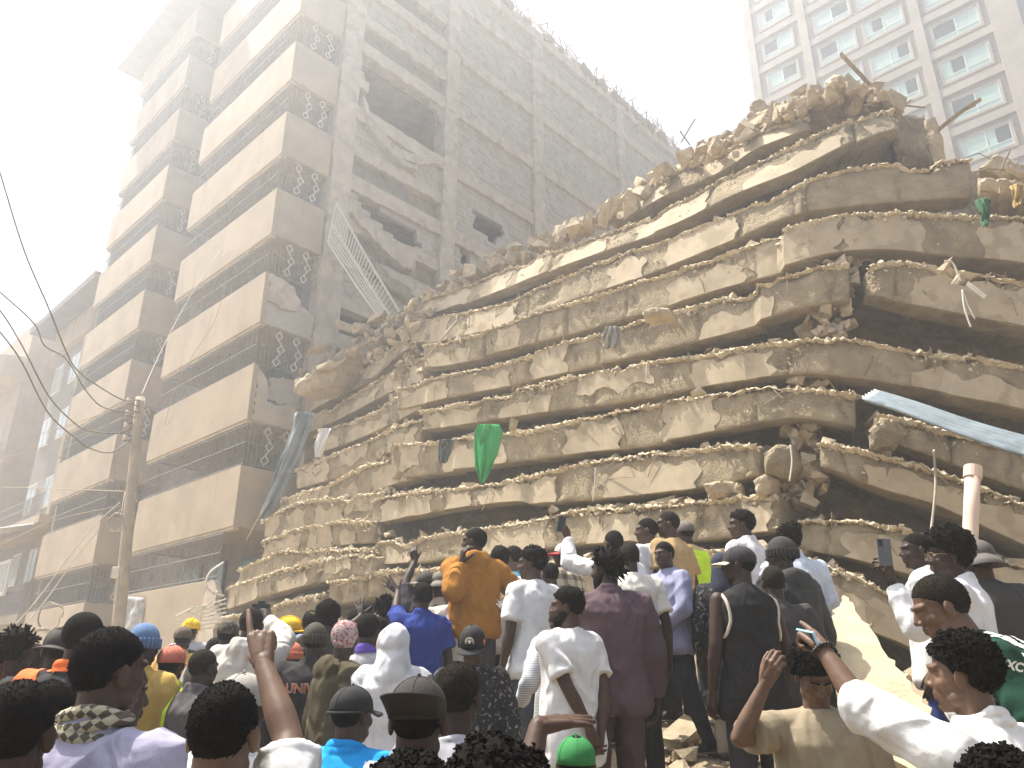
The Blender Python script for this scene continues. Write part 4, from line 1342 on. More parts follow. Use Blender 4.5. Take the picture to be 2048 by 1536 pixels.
cloth('green_net', [(1952, 1980, 400), (1955, 1980, 412), (1962, 1978, 436), (1966, 1973, 456)], 9.2, mat('dark_green_net', (.045, .13, .06), .9, .3, 25), 'ragged dark green netting hanging under the upper right slab', 5, .03, cat='netting')
cloth('yellow_cloth', [(2020, 2044, 372), (2024, 2044, 395), (2030, 2040, 415)], 9.6, mat('ochre_cloth', (.40, .27, .10), .9, .2, 6), 'ochre rag hanging at the right edge below the broken top slab', 2, .03)
# torn strips and a glinting offcut on the right
for pts, r, lab in (([(1890, 522), (1905, 525), (1915, 545), (1922, 562)], .014, 'torn plastic strip curling from the crumbly lump'), ([(1925, 580), (1928, 610), (1935, 635), (1942, 654)], .013, 'longer torn strip dangling over the dark gap'), ([(1925, 580), (1934, 605), (1950, 638)], .011, 'short torn strip dangling over the dark gap')):
    mb = MB(); mb.tube(crv([at(u, v, 9.15) for u, v in pts]), r, 5); tag(mb.build('plastic_strip', M_RAILW, None, True), lab, 'strip')
a, b = at(1934, 566, 9.15), at(1971, 594, 9.1)
mb = MB(); mb.bar(a, b, .012, .06, up=(0, -1, .6)); tag(mb.build('metal_offcut', mat('shiny_tin', (.75, .75, .73), .25, .05, 5, metal=.6)), 'shiny flat metal offcut glinting on the right slab', 'metal scrap')
# corrugated sheet
M_ZINC = mat('zinc_sheet', (.27, .31, .32), .5, .2, 3, metal=.35, patch=((.20, .235, .245), 2.5, .58))
Lp, Rp = at(1724, 799, 8.7), at(1750, 784, 9.15)
L2, R2 = at(2140, 945, 7.6), at(2140, 905, 8.05)
vs = []; fs = []
nx, ny = 48, 24
for j in range(ny + 1):
    for i in range(nx + 1):
        t = i / nx
        p = Lp.lerp(L2, j / ny).lerp(Rp.lerp(R2, j / ny), t)
        vs.append(p + UP * (.045 * math.sin(t * 2 * PI * 4.5) + .012 * math.sin(j * .35)))
for j in range(ny):
    for i in range(nx): fs.append((j * (nx + 1) + i, j * (nx + 1) + i + 1, (j + 1) * (nx + 1) + i + 1, (j + 1) * (nx + 1) + i))
o = mesh_obj('corrugated_sheet', vs, fs, M_ZINC, None, True); o.modifiers.new('thick', 'SOLIDIFY').thickness = .004
tag(o, 'silvery corrugated metal sheet slanting down out of the right side of the ruin', 'metal sheet')
# pale pipe column
a, b = at(1946, 938, 7.9), at(1934, 1230, 7.7)
mb = MB(); mb.tube([a.lerp(b, t) for t in (0, .3, .6, 1)], .073, 20); o = mb.build('pipe_column', mat('pale_pink_pipe', (.62, .47, .36), .6, .06, 4), None, True)
cl = MB(); cl.tube([a - (b - a).normalized() * .02, a + (b - a).normalized() * .11], .088, 20); cl.build('collar', mat('pale_pink_pipe', (.62, .47, .36)), o)
tag(o, 'pale round pipe column standing at the right of the ruin', 'pipe')
# timbers
for k, (p0, p1, y0, y1, w, lab) in enumerate((((1682, 108), (1762, 196), 12.9, 13.1, .10, 'weathered double plank sticking up from the top of the ruin'), ((1962, 198), (1876, 260), 11.6, 12.2, .06, 'thin batten pointing up to the right from the top of the ruin'))):
    tm_ = empty('timber', at(*p1, y1), lab, 'timber')
    for q in (-1, 1):
        off = Vector((.035 * q, .05 * q, .02 * q))
        mb = MB(); a, b = at(*p1, y1) + off, at(*p0, y0) + off * .6
        mb.tube([a, a.lerp(b, .5) + UP * .03, b], w * .5, 4); mb.build('plank', mat('weathered_timber', (.33, .26, .16), .9, .25, 9, .4, 40), tm_)
mb = MB(); mb.tube([at(850, 719, 15.6), at(915, 640, 15.6)], .024, 8); tag(mb.build('steel_tube', M_POLE, None, True), 'thin steel tube leaning across the left slab edges', 'pipe')
mb = MB(); mb.tube(crv([at(1868, 900, 8.9), at(1871, 975, 8.8), at(1862, 1062, 8.7)]), .015, 6); tag(mb.build('stick', M_POLE, None, True), 'slender bent stick standing against the drooping right slab', 'stick')
for pts, lab in (([(1191, 936), (1189, 968), (1186, 1002)], 'pale strip hanging below the seventh slab'), ([(1581, 890), (1584, 925), (1579, 962)], 'pale strip hanging among the boulders at the bend'), ([(1293, 726), (1293, 745), (1290, 765)], 'short hooked bar hanging from the sixth slab'), ([(940, 540), (525, 1042)], '')):
    if not lab: continue
    y = face_pt(pts[0][0], pts[0][1], 0)[0].y - .05
    mb = MB(); mb.tube(crv([at(u, v, y) for u, v in pts]), .012, 5); tag(mb.build('hanging_strip', M_RAILW, None, True), lab, 'strip')
mb = MB(); mb.tube(crv([at(540, 1000, 16.8), at(515, 1040, 16.7), at(492, 1082, 16.6)]), .009, 4); tag(mb.build('hanging_wire', M_WIREP, None, True), 'thin wire dangling from the tip of the long grey fabric', 'wire')
# broad concrete panel leaning in the foreground of the right side
q = [at(1660, 1240, 5.9), at(1690, 1244, 6.3), at(1856, 1416, 5.0), at(1845, 1500, 4.5), at(1700, 1470, 4.9)]
nrm = (q[1] - q[0]).cross(q[4] - q[0]).normalized()
cen = sum(q, Vector()) / 5
dv = (q[2] - q[0]).cross(q[4] - q[0]).normalized()
if dv.z > 0: dv = -dv
ex_ = (q[2] - q[0]).normalized(); ey_ = dv.cross(ex_)
rn = random.Random(3)
o2 = []
for i in range(5):
    a, b = q[i], q[(i + 1) % 5]
    n = max(2, int((b - a).length / .05))
    for k in range(n):
        p = a.lerp(b, k / n) - q[0]
        o2.append(Vector((p.dot(ex_) + rn.uniform(-.018, .018), p.dot(ey_) + rn.uniform(-.018, .018))))
poly = [(p.x, p.y) for p in o2]
inner = [Vector((x, y)) for x in np.arange(min(p[0] for p in poly), max(p[0] for p in poly), .055) for y in np.arange(min(p[1] for p in poly), max(p[1] for p in poly), .055) if in_poly((x, y), poly)]
inner = [p for p in inner if min((p - w).length for w in o2) > .03]
co, ed, fa, *_r = delaunay_2d_cdt(o2 + inner, [], [list(range(len(o2)))], 1, 1e-4)
A3 = np.array([tuple(q[0] + ex_ * c_.x + ey_ * c_.y) for c_ in co])
lf = .012 * fbm(A3 * 7, 3, 5) + .02 * np.clip(fbm(A3 * 3, 2, 9) - .2, 0, 1)
n0 = len(A3)
vs = [tuple(Vector(p) - dv * l) for p, l in zip(A3, lf)] + [tuple(Vector(p) + dv * .12) for p in A3]
fs = [tuple(f) for f in fa] + [tuple(i + n0 for i in reversed(f)) for f in fa]
cnt = set()
for f in fa:
    for i in range(len(f)): cnt.add((f[i], f[(i + 1) % len(f)]))
for (a_, b_) in cnt:
    if (b_, a_) not in cnt: fs.append((b_, a_, a_ + n0, b_ + n0))
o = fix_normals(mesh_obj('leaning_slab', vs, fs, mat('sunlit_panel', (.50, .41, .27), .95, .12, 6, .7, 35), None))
tag(o, 'flat broken concrete panel leaning in full sun behind the outstretched arm', 'concrete slab')
# ================================================================== people: kit
TMP = bpy.data.scenes.new('workbench')
def V3(*a): return Vector(a)
class PB(MB):
    """closed shapes for a body or a garment"""
    def ell(self, c, r, rot=None, nu=16, nv=10):
        c = Vector(c)
        vs = []; fs = []
        R = rot.to_matrix() if rot is not None and hasattr(rot, 'to_matrix') else rot
        def tr(p):
            p = Vector(p)
            return c + (R @ p if R is not None else p)
        vs.append(tr((0, 0, r[2])))
        for j in range(1, nv):
            th = PI * j / nv
            for i in range(nu):
                ph = 2 * PI * i / nu
                vs.append(tr((r[0] * math.sin(th) * math.cos(ph), r[1] * math.sin(th) * math.sin(ph), r[2] * math.cos(th))))
        vs.append(tr((0, 0, -r[2])))
        last = len(vs) - 1
        for i in range(nu):
            fs.append((0, 1 + i, 1 + (i + 1) % nu))
            fs.append((last, last - nu + (i + 1) % nu, last - nu + i))
        for j in range(nv - 2):
            for i in range(nu):
                a = 1 + j * nu + i; b = 1 + j * nu + (i + 1) % nu
                fs.append((a, a + nu, b + nu, b))
        return self.add(vs, fs)
    def cap(self, p0, r0, p1, r1, n=12, flat0=False, flat1=False, sq=1.0, sqdir=None):
        """rounded cone; an end can be cut flat (cuffs and hems)"""
        p0, p1 = Vector(p0), Vector(p1)
        t = p1 - p0
        L = t.length
        if L < 1e-6: return self.ell(p0, (r0, r0, r0))
        t /= L
        ref = Vector(sqdir) if sqdir is not None else (V3(1, 0, 0) if abs(t.x) < .8 else V3(0, 1, 0))
        x = (ref - t * ref.dot(t)).normalized(); y = t.cross(x)
        prof = []
        if not flat0:
            for a in (80, 55, 28): prof.append((-r0 * math.sin(rad(a)), r0 * math.cos(rad(a))))
        prof.append((0, r0))
        for k in range(1, 4): prof.append((L * k / 4, r0 + (r1 - r0) * k / 4))
        prof.append((L, r1))
        if not flat1:
            for a in (28, 55, 80): prof.append((L + r1 * math.sin(rad(a)), r1 * math.cos(rad(a))))
        vs = []; fs = []
        for (h, rr) in prof:
            for k in range(n):
                an = 2 * PI * k / n
                vs.append(p0 + t * h + x * (rr * math.cos(an)) + y * (rr * sq * math.sin(an)))
        m = len(prof)
        for i in range(m - 1):
            for k in range(n):
                fs.append((i * n + k, i * n + (k + 1) % n, (i + 1) * n + (k + 1) % n, (i + 1) * n + k))
        fs.append(tuple(range(n - 1, -1, -1))); fs.append(tuple((m - 1) * n + k for k in range(n)))
        return self.add(vs, fs)
    def loft(self, rings, n=22, power=1.0):
        """rings: (centre, x half axis, y half axis)"""
        vs = []; fs = []
        for c, ax, ay in rings:
            for k in range(n):
                a = 2 * PI * k / n
                ca, sa = math.cos(a), math.sin(a)
                e = .82
                ca = math.copysign(abs(ca) ** e, ca); sa = math.copysign(abs(sa) ** e, sa)
                vs.append(Vector(c) + Vector(ax) * ca + Vector(ay) * sa)
        m = len(rings)
        for i in range(m - 1):
            for k in range(n):
                fs.append((i * n + k, i * n + (k + 1) % n, (i + 1) * n + (k + 1) % n, (i + 1) * n + k))
        fs.append(tuple(range(n - 1, -1, -1))); fs.append(tuple((m - 1) * n + k for k in range(n)))
        return self.add(vs, fs)
    def ring(self, c, rx, ry, r, tilt=0, n=16, lift=0):
        """closed roll around the neck or a hem"""
        c = Vector(c)
        pts = []
        for k in range(n):
            a = 2 * PI * k / n
            pts.append(c + V3(rx * math.cos(a), ry * math.sin(a), -math.sin(a) * tilt + lift * max(0, -math.sin(a))))
        for k in range(n): self.cap(pts[k], r, pts[(k + 1) % n], r, 8)
        return self

JOBS = []
def job(mb, voxel, smooth, unions=()):
    me = bpy.data.meshes.new('w')
    me.from_pydata(mb.v, [], mb.f)
    ob = bpy.data.objects.new('w', me)
    TMP.collection.objects.link(ob)
    m = ob.modifiers.new('r', 'REMESH'); m.mode = 'VOXEL'; m.voxel_size = voxel; m.use_smooth_shade = True
    if smooth:
        m = ob.modifiers.new('s', 'SMOOTH'); m.factor = .5; m.iterations = smooth
    for u in unions:
        m = ob.modifiers.new('b', 'BOOLEAN'); m.operation = 'UNION'; m.object = u
        try: m.solver = 'MANIFOLD'
        except Exception: m.solver = 'EXACT'
    JOBS.append(ob)
    return ob
def flush_jobs():
    with bpy.context.temp_override(scene=TMP, view_layer=TMP.view_layers[0]):
        dg = bpy.context.evaluated_depsgraph_get()
        dg.update()
    out = {}
    for ob in JOBS:
        out[ob.name] = bpy.data.meshes.new_from_object(ob.evaluated_get(dg))
    return out

# ---------------- cloth and skin
def fabric(col, name, rough=.9, var=.12, bump=.35, bs=60, spec=.15):
    return mat('cloth_' + name, col, rough, var, 7, bump, bs, spec=spec, folds=.75, coord='obj', bdist=.006)
def pattern_fabric(name, build, rough=.9):
    k = 'cloth_' + name
    if k in MATS: return MATS[k]
    m = bpy.data.materials.new(k); m.use_nodes = True
    N = m.node_tree.nodes; L = m.node_tree.links; b = N['Principled BSDF']
    b.inputs['Roughness'].default_value = rough; b.inputs['Specular IOR Level'].default_value = .15
    tc = N.new('ShaderNodeTexCoord'); sp = N.new('ShaderNodeSeparateXYZ'); L.new(tc.outputs['Object'], sp.inputs[0])
    L.new(build(N, L, sp, tc), b.inputs['Base Color'])
    MATS[k] = m
    return m
def stripe(N, L, src, freq, duty, phase=0.0):
    a = N.new('ShaderNodeMath'); a.operation = 'MULTIPLY_ADD'; a.inputs[1].default_value = freq; a.inputs[2].default_value = phase + 100; L.new(src, a.inputs[0])
    f = N.new('ShaderNodeMath'); f.operation = 'FRACT'; L.new(a.outputs[0], f.inputs[0])
    g = N.new('ShaderNodeMath'); g.operation = 'LESS_THAN'; g.inputs[1].default_value = duty; L.new(f.outputs[0], g.inputs[0])
    return g.outputs[0]
def mixc(N, L, fac, c1, c2):
    mx = N.new('ShaderNodeMix'); mx.data_type = 'RGBA'
    if fac is not None: L.new(fac, mx.inputs[0])
    for i, c in ((6, c1), (7, c2)):
        if hasattr(c, 'is_linked') or hasattr(c, 'links'): L.new(c, mx.inputs[i])
        else: mx.inputs[i].default_value = (*c, 1)
    return mx.outputs[2]
def gingham(N, L, sp, tc):
    a = stripe(N, L, sp.outputs['X'], 62, .5); b = stripe(N, L, sp.outputs['Z'], 62, .5)
    c = mixc(N, L, a, (.78, .70, .68), (.55, .12, .14)); d = mixc(N, L, a, (.50, .10, .12), (.30, .02, .04))
    return mixc(N, L, b, c, d)
def pinstripe(N, L, sp, tc): return mixc(N, L, stripe(N, L, sp.outputs['Z'], 95, .45), (.70, .70, .69), (.27, .28, .30))
def plaid(N, L, sp, tc):
    a = stripe(N, L, sp.outputs['X'], 9, .45); b = stripe(N, L, sp.outputs['Z'], 9, .45)
    c = mixc(N, L, a, (.52, .46, .36), (.30, .25, .18)); d = mixc(N, L, a, (.28, .23, .17), (.13, .10, .08))
    return mixc(N, L, b, c, d)
def lattice(N, L, sp, tc):
    ad = N.new('ShaderNodeMath'); ad.operation = 'ADD'; L.new(sp.outputs['X'], ad.inputs[0]); L.new(sp.outputs['Z'], ad.inputs[1])
    sb = N.new('ShaderNodeMath'); sb.operation = 'SUBTRACT'; L.new(sp.outputs['X'], sb.inputs[0]); L.new(sp.outputs['Z'], sb.inputs[1])
    a = stripe(N, L, ad.outputs[0], 19, .42); b = stripe(N, L, sb.outputs[0], 19, .42, .2)
    c = mixc(N, L, a, (.42, .37, .26), (.10, .085, .06)); d = mixc(N, L, a, (.09, .075, .055), (.40, .36, .26))
    return mixc(N, L, b, c, d)
def speckle(c1, c2, sc, th):
    def f(N, L, sp, tc):
        nz = N.new('ShaderNodeTexNoise'); nz.inputs['Scale'].default_value = sc; nz.inputs['Detail'].default_value = 3; L.new(tc.outputs['Object'], nz.inputs['Vector'])
        g = N.new('ShaderNodeMath'); g.operation = 'GREATER_THAN'; g.inputs[1].default_value = th; L.new(nz.outputs['Fac'], g.inputs[0])
        return mixc(N, L, g.outputs[0], c1, c2)
    return f
SKINS = [mat('skin_deep', (.040, .022, .0135), .55, .18, 14, .25, 120, spec=.28, coord='obj', bdist=.003),
         mat('skin_brown', (.070, .039, .024), .55, .18, 14, .25, 120, spec=.28, coord='obj', bdist=.003),
         mat('skin_warm', (.125, .071, .043), .52, .16, 14, .25, 120, spec=.28, coord='obj', bdist=.003)]
M_HAIR = mat('black_hair', (.008, .0066, .0054), .85, .3, 60, 1.0, 150, spec=.08, coord='obj', bdist=.006)
M_HAIR_DUST = mat('dusty_black_hair', (.022, .0175, .013), .95, .4, 60, 1.0, 150, spec=.08, coord='obj', bdist=.006)
M_EYEW = mat('eye_white', (.45, .41, .36), .3, 0)
M_EYEB = mat('eye_dark', (.008, .005, .004), .2, 0, spec=.6)
M_LIP = mat('lips', (.11, .05, .042), .5, .1, 40)
M_SHOE = mat('dark_shoe_leather', (.03, .026, .022), .6, .2, 20)
M_SOLE = mat('shoe_sole_rubber', (.25, .22, .19), .8, .1, 20)

POSES = {   # curl of index, middle, ring, little (three joints each), spread, thumb direction, thumb curl
    'relaxed': ([(.3, .45, .3), (.35, .5, .35), (.4, .55, .35), (.45, .6, .35)], .05, (.45, .85, -.35), .3),
    'open': ([(.0, .1, .05), (-.03, .08, .05), (.0, .1, .05), (.05, .12, .08)], .17, (.85, .5, -.15), .1),
    'flat': ([(.02, .06, .04), (.0, .04, .03), (.03, .06, .04), (.06, .08, .05)], .035, (.72, .62, -.45), .12),
    'point': ([(.02, .06, .04), (1.15, 1.45, .9), (1.25, 1.5, .9), (1.3, 1.5, .9)], .03, (.35, .75, -.6), .7),
    'grip': ([(.55, .85, .5), (.6, .9, .5), (.65, .9, .5), (.7, .95, .5)], .05, (.6, .7, -.5), .4),
    'fist': ([(1.2, 1.5, .9), (1.25, 1.55, .9), (1.3, 1.55, .9), (1.3, 1.5, .9)], .02, (.35, .7, -.65), .8),
    'shade': ([(.55, 1.0, .5), (.6, 1.05, .5), (.62, 1.05, .5), (.6, 1.0, .5)], .05, (.5, .8, -.4), .4),
}
def hand(pb, wrist, fdir, back, side, pose, k=1.0):
    """side +1: right hand. fdir: where the fingers point, back: the back of the hand"""
    Y = Vector(fdir).normalized()
    Z = Vector(back); Z = (Z - Y * Z.dot(Y)).normalized()
    X = Y.cross(Z) * (-side)                     # thumb side
    curl, spread, th, tc = POSES[pose]
    W = Vector(wrist)
    def P(x, y, z): return W + (X * x + Y * y + Z * z) * k
    kn = [(.029, .092), (.010, .097), (-.010, .092), (-.028, .083)]
    ln = [(.044, .026, .022), (.048, .030, .023), (.045, .028, .022), (.034, .022, .020)]
    for i in range(4):
        x, y = kn[i]
        pb.cap(P(x * .5, .004, 0), .0165 * k, P(x, y, .002), .0125 * k, 10)
        a = 0.0
        sp = (1.5 - i) * spread
        p = Vector((x, y, .001))
        rr = (.0105, .0098, .0088, .0076) if i < 3 else (.0092, .0086, .0078, .0068)
        for j in range(3):
            a += curl[i][j]
            d = Vector((math.sin(sp) * math.cos(a), math.cos(sp) * math.cos(a), -math.sin(a)))
            q = p + d * ln[i][j]
            pb.cap(P(*p), rr[j] * k, P(*q), rr[j + 1] * k, 9)
            p = q
    pb.cap(P(.006, .03, -.004), .024 * k, P(.002, .075, -.002), .020 * k, 10)
    d = Vector(th).normalized()
    p = Vector((.022, .022, -.006))
    for j, (l, r0, r1) in enumerate(((.042, .0165, .0125), (.034, .0122, .011), (.027, .0108, .0088))):
        q = p + d * l
        pb.cap(P(*p), r0 * k, P(*q), r1 * k, 9)
        p = q
        d = (d + Vector((-.55 * tc, .25 * tc, -.25 * tc))).normalized()
    return P

def ik(sh, target, l1, l2, hint):
    d = target - sh
    L = min(d.length, (l1 + l2) * .985)
    d.normalize()
    tgt = sh + d * L
    a = (l1 * l1 - l2 * l2 + L * L) / (2 * L)
    h = math.sqrt(max(0, l1 * l1 - a * a))
    hv = Vector(hint) - d * Vector(hint).dot(d)
    if hv.length < 1e-5: hv = V3(0, 0, -1)
    hv.normalize()
    return sh + d * a + hv * h, tgt
PENDING = []      # garments and bodies waiting for the batch
HL = V3(0, .028, 1.637)
def unit_upper(lean):
    c, s_ = math.cos(lean), math.sin(lean)
    def U(p):
        p = Vector(p)
        z = p.z - .95; y = p.y
        return V3(p.x, y * c + z * s_, .95 - y * s_ + z * c)
    return U

GROUND_PTS = []
def base_ground(x, y):
    """first guess of the mound under the crowd"""
    num = den = 0
    for (gx, gy, gz, sg) in GUIDE:
        w = math.exp(-((x - gx) ** 2 + (y - gy) ** 2) / (2 * sg * sg))
        num += w * gz; den += w
    return num / max(den, 1e-9)

def person(label, px, d, yaw=0, hyaw=0, hpitch=0, hroll=0, lean=0, skin=0, hair='short', hat=None, top=('tee', 'white', (.7, .7, .7)), bottom=(.03, .03, .035),
           R=None, L=None, beard=False, face=False, stance=.0, group=None, seed=0, scale=None, extra=None, wide=1.0, hairm=None, sleeves=None, hem=None, half=False):
    rn = random.Random(seed * 7 + int(px[0]))
    yaw_, lean_ = rad(yaw), rad(lean)
    U1 = unit_upper(lean_)
    hl1 = U1(V3(0, 0, 1.478)) + Matrix.Rotation(-lean_ * .35, 3, 'X') @ V3(0, .024, .153)
    hw = at(px[0], px[1], d)
    Rz = Matrix.Rotation(yaw_, 3, 'Z')
    k = 1.0
    for _ in range(2):
        root = hw - Rz @ (hl1 * k)
        g = base_ground(root.x, root.y)
        k = max(.86, min(1.1, (hw.z - g) / hl1.z))
    if scale: k = scale
    root = hw - Rz @ (hl1 * k)
    GROUND_PTS.append((root.x, root.y, root.z))
    M = Matrix.Translation(root) @ Rz.to_4x4()
    Mi = M.inverted()
    U = lambda p: U1(p) * k
    Kp = lambda p: Vector(p) * k
    vox = max(.006, min(.013, d * .0021))
    hvox = max(.0045, min(.009, d * .00135))
    fvox = max(.0036, min(.0065, d * .001))
    HC = hl1 * k                                           # head centre
    Rh = Matrix.Rotation(rad(hyaw), 3, 'Z') @ Matrix.Rotation(rad(-hpitch), 3, 'X') @ Matrix.Rotation(rad(hroll), 3, 'Y')
    def Hd(x, y, z): return HC + Rh @ (V3(x, y, z) * k)
    # ---------- head
    hb = PB()
    def he(c, r): hb.ell(Hd(*c), tuple(q * k for q in r), Rh, 20, 14)
    he((0, -.014, .034), (.0745, .094, .083))
    he((0, .022, -.018), (.064, .070, .082))
    he((0, .030, -.060), (.050, .056, .056))
    he((0, .060, -.098), (.024, .024, .018))
    for sg in (-1, 1):
        he((sg * .036, .050, -.028), (.026, .030, .026))
        he((sg * .047, .018, -.072), (.018, .034, .026))
        hb.ell(Hd(sg * .078, -.006, -.012), (.009 * k, .021 * k, .033 * k), Rh @ Matrix.Rotation(sg * -.45, 3, 'Z'), 12, 8)
        hb.cap(Hd(sg * .014, .087, .026), .011 * k, Hd(sg * .046, .070, .024), .010 * k, 8)
        hb.ell(Hd(sg * .013, .094, -.030), (.0105 * k, .011 * k, .009 * k), Rh, 10, 6)
    hb.cap(Hd(0, .086, .014), .009 * k, Hd(0, .104, -.024), .0125 * k, 9)
    hb.cap(Hd(-.018, .084, -.054), .0085 * k, Hd(.018, .084, -.054), .0085 * k, 8)
    hb.cap(Hd(-.015, .082, -.068), .0095 * k, Hd(.015, .082, -.068), .0095 * k, 8)
    hb.cap(Hd(0, -.018, -.035), .058 * k, U(V3(0, -.012, 1.44)), .060 * k, 16)
    hb.cap(U(V3(-.09, -.01, 1.425)), .05 * k, U(V3(.09, -.01, 1.425)), .05 * k, 12)
    head_ob = job(hb, hvox, 2)
    unions = [head_ob]
    # ---------- arms
    bb = PB()
    arms = {}
    for sd, nm, sp in ((1, 'R', R), (-1, 'L', L)):
        sh = U(V3(sd * .182 * wide, -.005, 1.405))
        if sp is None:
            sp = dict(w=None)
        l1, l2 = .285 * k, .255 * k
        if sp.get('w') is None:
            loc = sp.get('l', (sd * (.262 + rn.uniform(0, .02)) * wide, .03 + rn.uniform(-.03, .06), .83))
            tgt = U(V3(*loc)) if lean < 25 else Kp(loc) + V3(0, .3, 0) * k
            hint = Vector(sp.get('hint', (sd * .5, -1, 0)))
            el, wr = ik(sh, tgt, l1, l2, hint)
            fd = Vector(sp['fd']) if 'fd' in sp else (wr - el).normalized() * .8 + V3(0, .12, -.1)
            bk = Vector(sp.get('back', (sd, -.25, 0)))
        else:
            tw = at(*sp['w'])
            tgt = Mi @ tw
            hint = Vector(sp.get('hint', (sd * .6, 0, -1)))
            el, wr = ik(sh, tgt, l1, l2, hint)
            if 'tip' in sp: fd = (Mi @ at(*sp['tip'])) - tgt
            else: fd = wr - el
            bk = Mi.to_3x3() @ Vector(sp.get('wback', (0, -1, .2)))
        arms[nm] = (sh, el, wr, fd, bk)
        bb.cap(sh, .052 * k, el, .041 * k, 14)
        mid = el.lerp(wr, .3)
        bb.cap(el, .040 * k, mid, .043 * k, 14)
        bb.cap(mid, .043 * k, wr, .027 * k, 14)
        fdn = fd.normalized()
        bb.cap(wr, .027 * k, wr + fdn * .02 * k, .024 * k, 12)
        fb_ = PB()
        fb_.cap(wr - (wr - el).normalized() * .035 * k, .0255 * k, wr + fdn * .012 * k, .024 * k, 12)
        hand(fb_, wr, fd, bk, sd, sp.get('pose', 'relaxed'), k * 1.03)
        unions.append(job(fb_, fvox, 1))
    # ---------- torso and legs under the clothes
    rings = [((0, 0, .86), .15, .10), ((0, 0, 1.0), .145, .10), ((0, .0, 1.15), .14, .098), ((0, 0, 1.3), .165 * wide, .105), ((0, -.005, 1.4), .165 * wide, .09), ((0, -.01, 1.45), .09, .06)]
    ax = lambda v: U(V3(v[0], v[1], v[2])) - U(V3(0, 0, 0))
    bb.loft([(U(V3(*c)), ax((rx, 0, 0)), ax((0, ry, 0))) for c, rx, ry in rings])
    LEGS = {}
    for sd in (-1, 1):
        hip = Kp((sd * .088, 0, .90)); kn_ = Kp((sd * (.10 + .02 * stance), .02 + sd * stance * .12, .49)); an = Kp((sd * (.115 + .05 * stance), sd * stance * .28, .085))
        LEGS[sd] = (hip, kn_, an)
        if not half:
            bb.cap(hip, .078 * k, kn_, .05 * k, 12); bb.cap(kn_, .05 * k, an, .034 * k, 12)
            bb.cap(an, .034 * k, an + Kp((0, .12, -.045)), .028 * k, 10)
    body_ob = job(bb, max(vox, .011), 2, unions)
    # ---------- upper garment
    kind, tname, tcol = top[:3]
    tm = top[2] if isinstance(top[2], bpy.types.Material) else fabric(tcol, tname)
    t = {'tee': .016, 'shirt': .018, 'hoodie': .034, 'jacket': .032, 'coverall': .03, 'tank': .014, 'poncho': .03}[kind]
    hemz = hem or {'tee': .80, 'shirt': .78, 'hoodie': .82, 'jacket': .80, 'coverall': .80, 'tank': .78, 'poncho': .70}[kind]
    gb_ = PB()
    fl = .012 if kind in ('hoodie', 'jacket') else .03
    rings = [((0, 0, hemz), .178 + t + fl * .3, .132 + t), ((0, 0, hemz + .05), .178 + t + fl, .135 + t + fl * .4), ((0, 0, .98), .172 + t + fl * .6, .128 + t), ((0, 0, 1.12), .168 + t + fl * .3, .124 + t), ((0, 0, 1.28), (.182 + t) * wide, .128 + t),
             ((0, -.006, 1.36), (.186 + t) * wide, .122 + t), ((0, -.012, 1.42), (.165 + t * .7) * wide, .098 + t * .7), ((0, -.014, 1.462), .105 + t * .5, .078 + t * .5), ((0, -.016, 1.486), .074, .068)]
    gb_.loft([(U(V3(*c)), ax((rx, 0, 0)), ax((0, ry, 0))) for c, rx, ry in rings], 26)
    for sd, nm in ((1, 'R'), (-1, 'L')):
        sh, el, wr, fd, bk = arms[nm]
        if kind != 'tank':
            gb_.cap(U(V3(sd * .07, -.012, 1.43)), (.052 + t * .6) * k, sh, (.056 + t) * k, 14)
            ty = sleeves or {'tee': 'short', 'shirt': 'long', 'hoodie': 'long', 'jacket': 'long', 'coverall': 'long', 'poncho': 'long'}[kind]
            if ty == 'short':
                e = sh.lerp(el, .74)
                gb_.cap(sh, (.060 + t) * k, e, (.061 + t) * k, 16, flat1=True)
                gb_.cap(sh.lerp(el, .69), (.0655 + t) * k, sh.lerp(el, .75), (.0655 + t) * k, 16, flat0=True, flat1=True)
            elif ty == 'half':
                gb_.cap(sh, (.060 + t) * k, el, (.056 + t) * k, 16)
                gb_.cap(el, (.056 + t) * k, el.lerp(wr, .12), (.052 + t) * k, 16, flat1=True)
            else:
                gb_.cap(sh, (.058 + t) * k, el, (.050 + t) * k, 16)
                e = el.lerp(wr, .93)
                gb_.cap(el, (.050 + t) * k, el.lerp(wr, .6), (.043 + t * .8) * k, 16)
                gb_.cap(el.lerp(wr, .6), (.043 + t * .8) * k, e, (.034 + t * .5) * k, 16, flat1=True)
        else:
            gb_.cap(U(V3(sd * .09, -.01, 1.40)), .05 * k, U(V3(sd * .135, -.005, 1.39)), .045 * k, 12)
    if kind in ('shirt', 'jacket', 'coverall'):
        gb_.ring(U(V3(0, -.012, 1.497)), .066 * k, .062 * k, .015 * k, tilt=.012, lift=.012 * k)
        gb_.ring(U(V3(0, -.014, 1.478)), .076 * k, .070 * k, .014 * k, tilt=.012)
    elif kind in ('tee', 'tank'):
        gb_.ring(U(V3(0, -.010, 1.475)), .070 * k, .066 * k, .010 * k, tilt=.02)
    elif kind == 'hoodie' and hat != 'hood':
        gb_.ell(U(V3(0, -.105, 1.445)), (.115 * k, .05 * k, .085 * k))
        gb_.ring(U(V3(0, -.035, 1.49)), .088 * k, .080 * k, .028 * k, tilt=.025)
        gb_.cap(U(V3(-.05, -.12, 1.40)), .035 * k, U(V3(.05, -.12, 1.40)), .035 * k)
    elif kind == 'poncho':
        gb_.ell(U(V3(0, -.10, 1.44)), (.13 * k, .06 * k, .09 * k))
        gb_.ring(U(V3(0, -.03, 1.475)), .09 * k, .085 * k, .026 * k, tilt=.02)
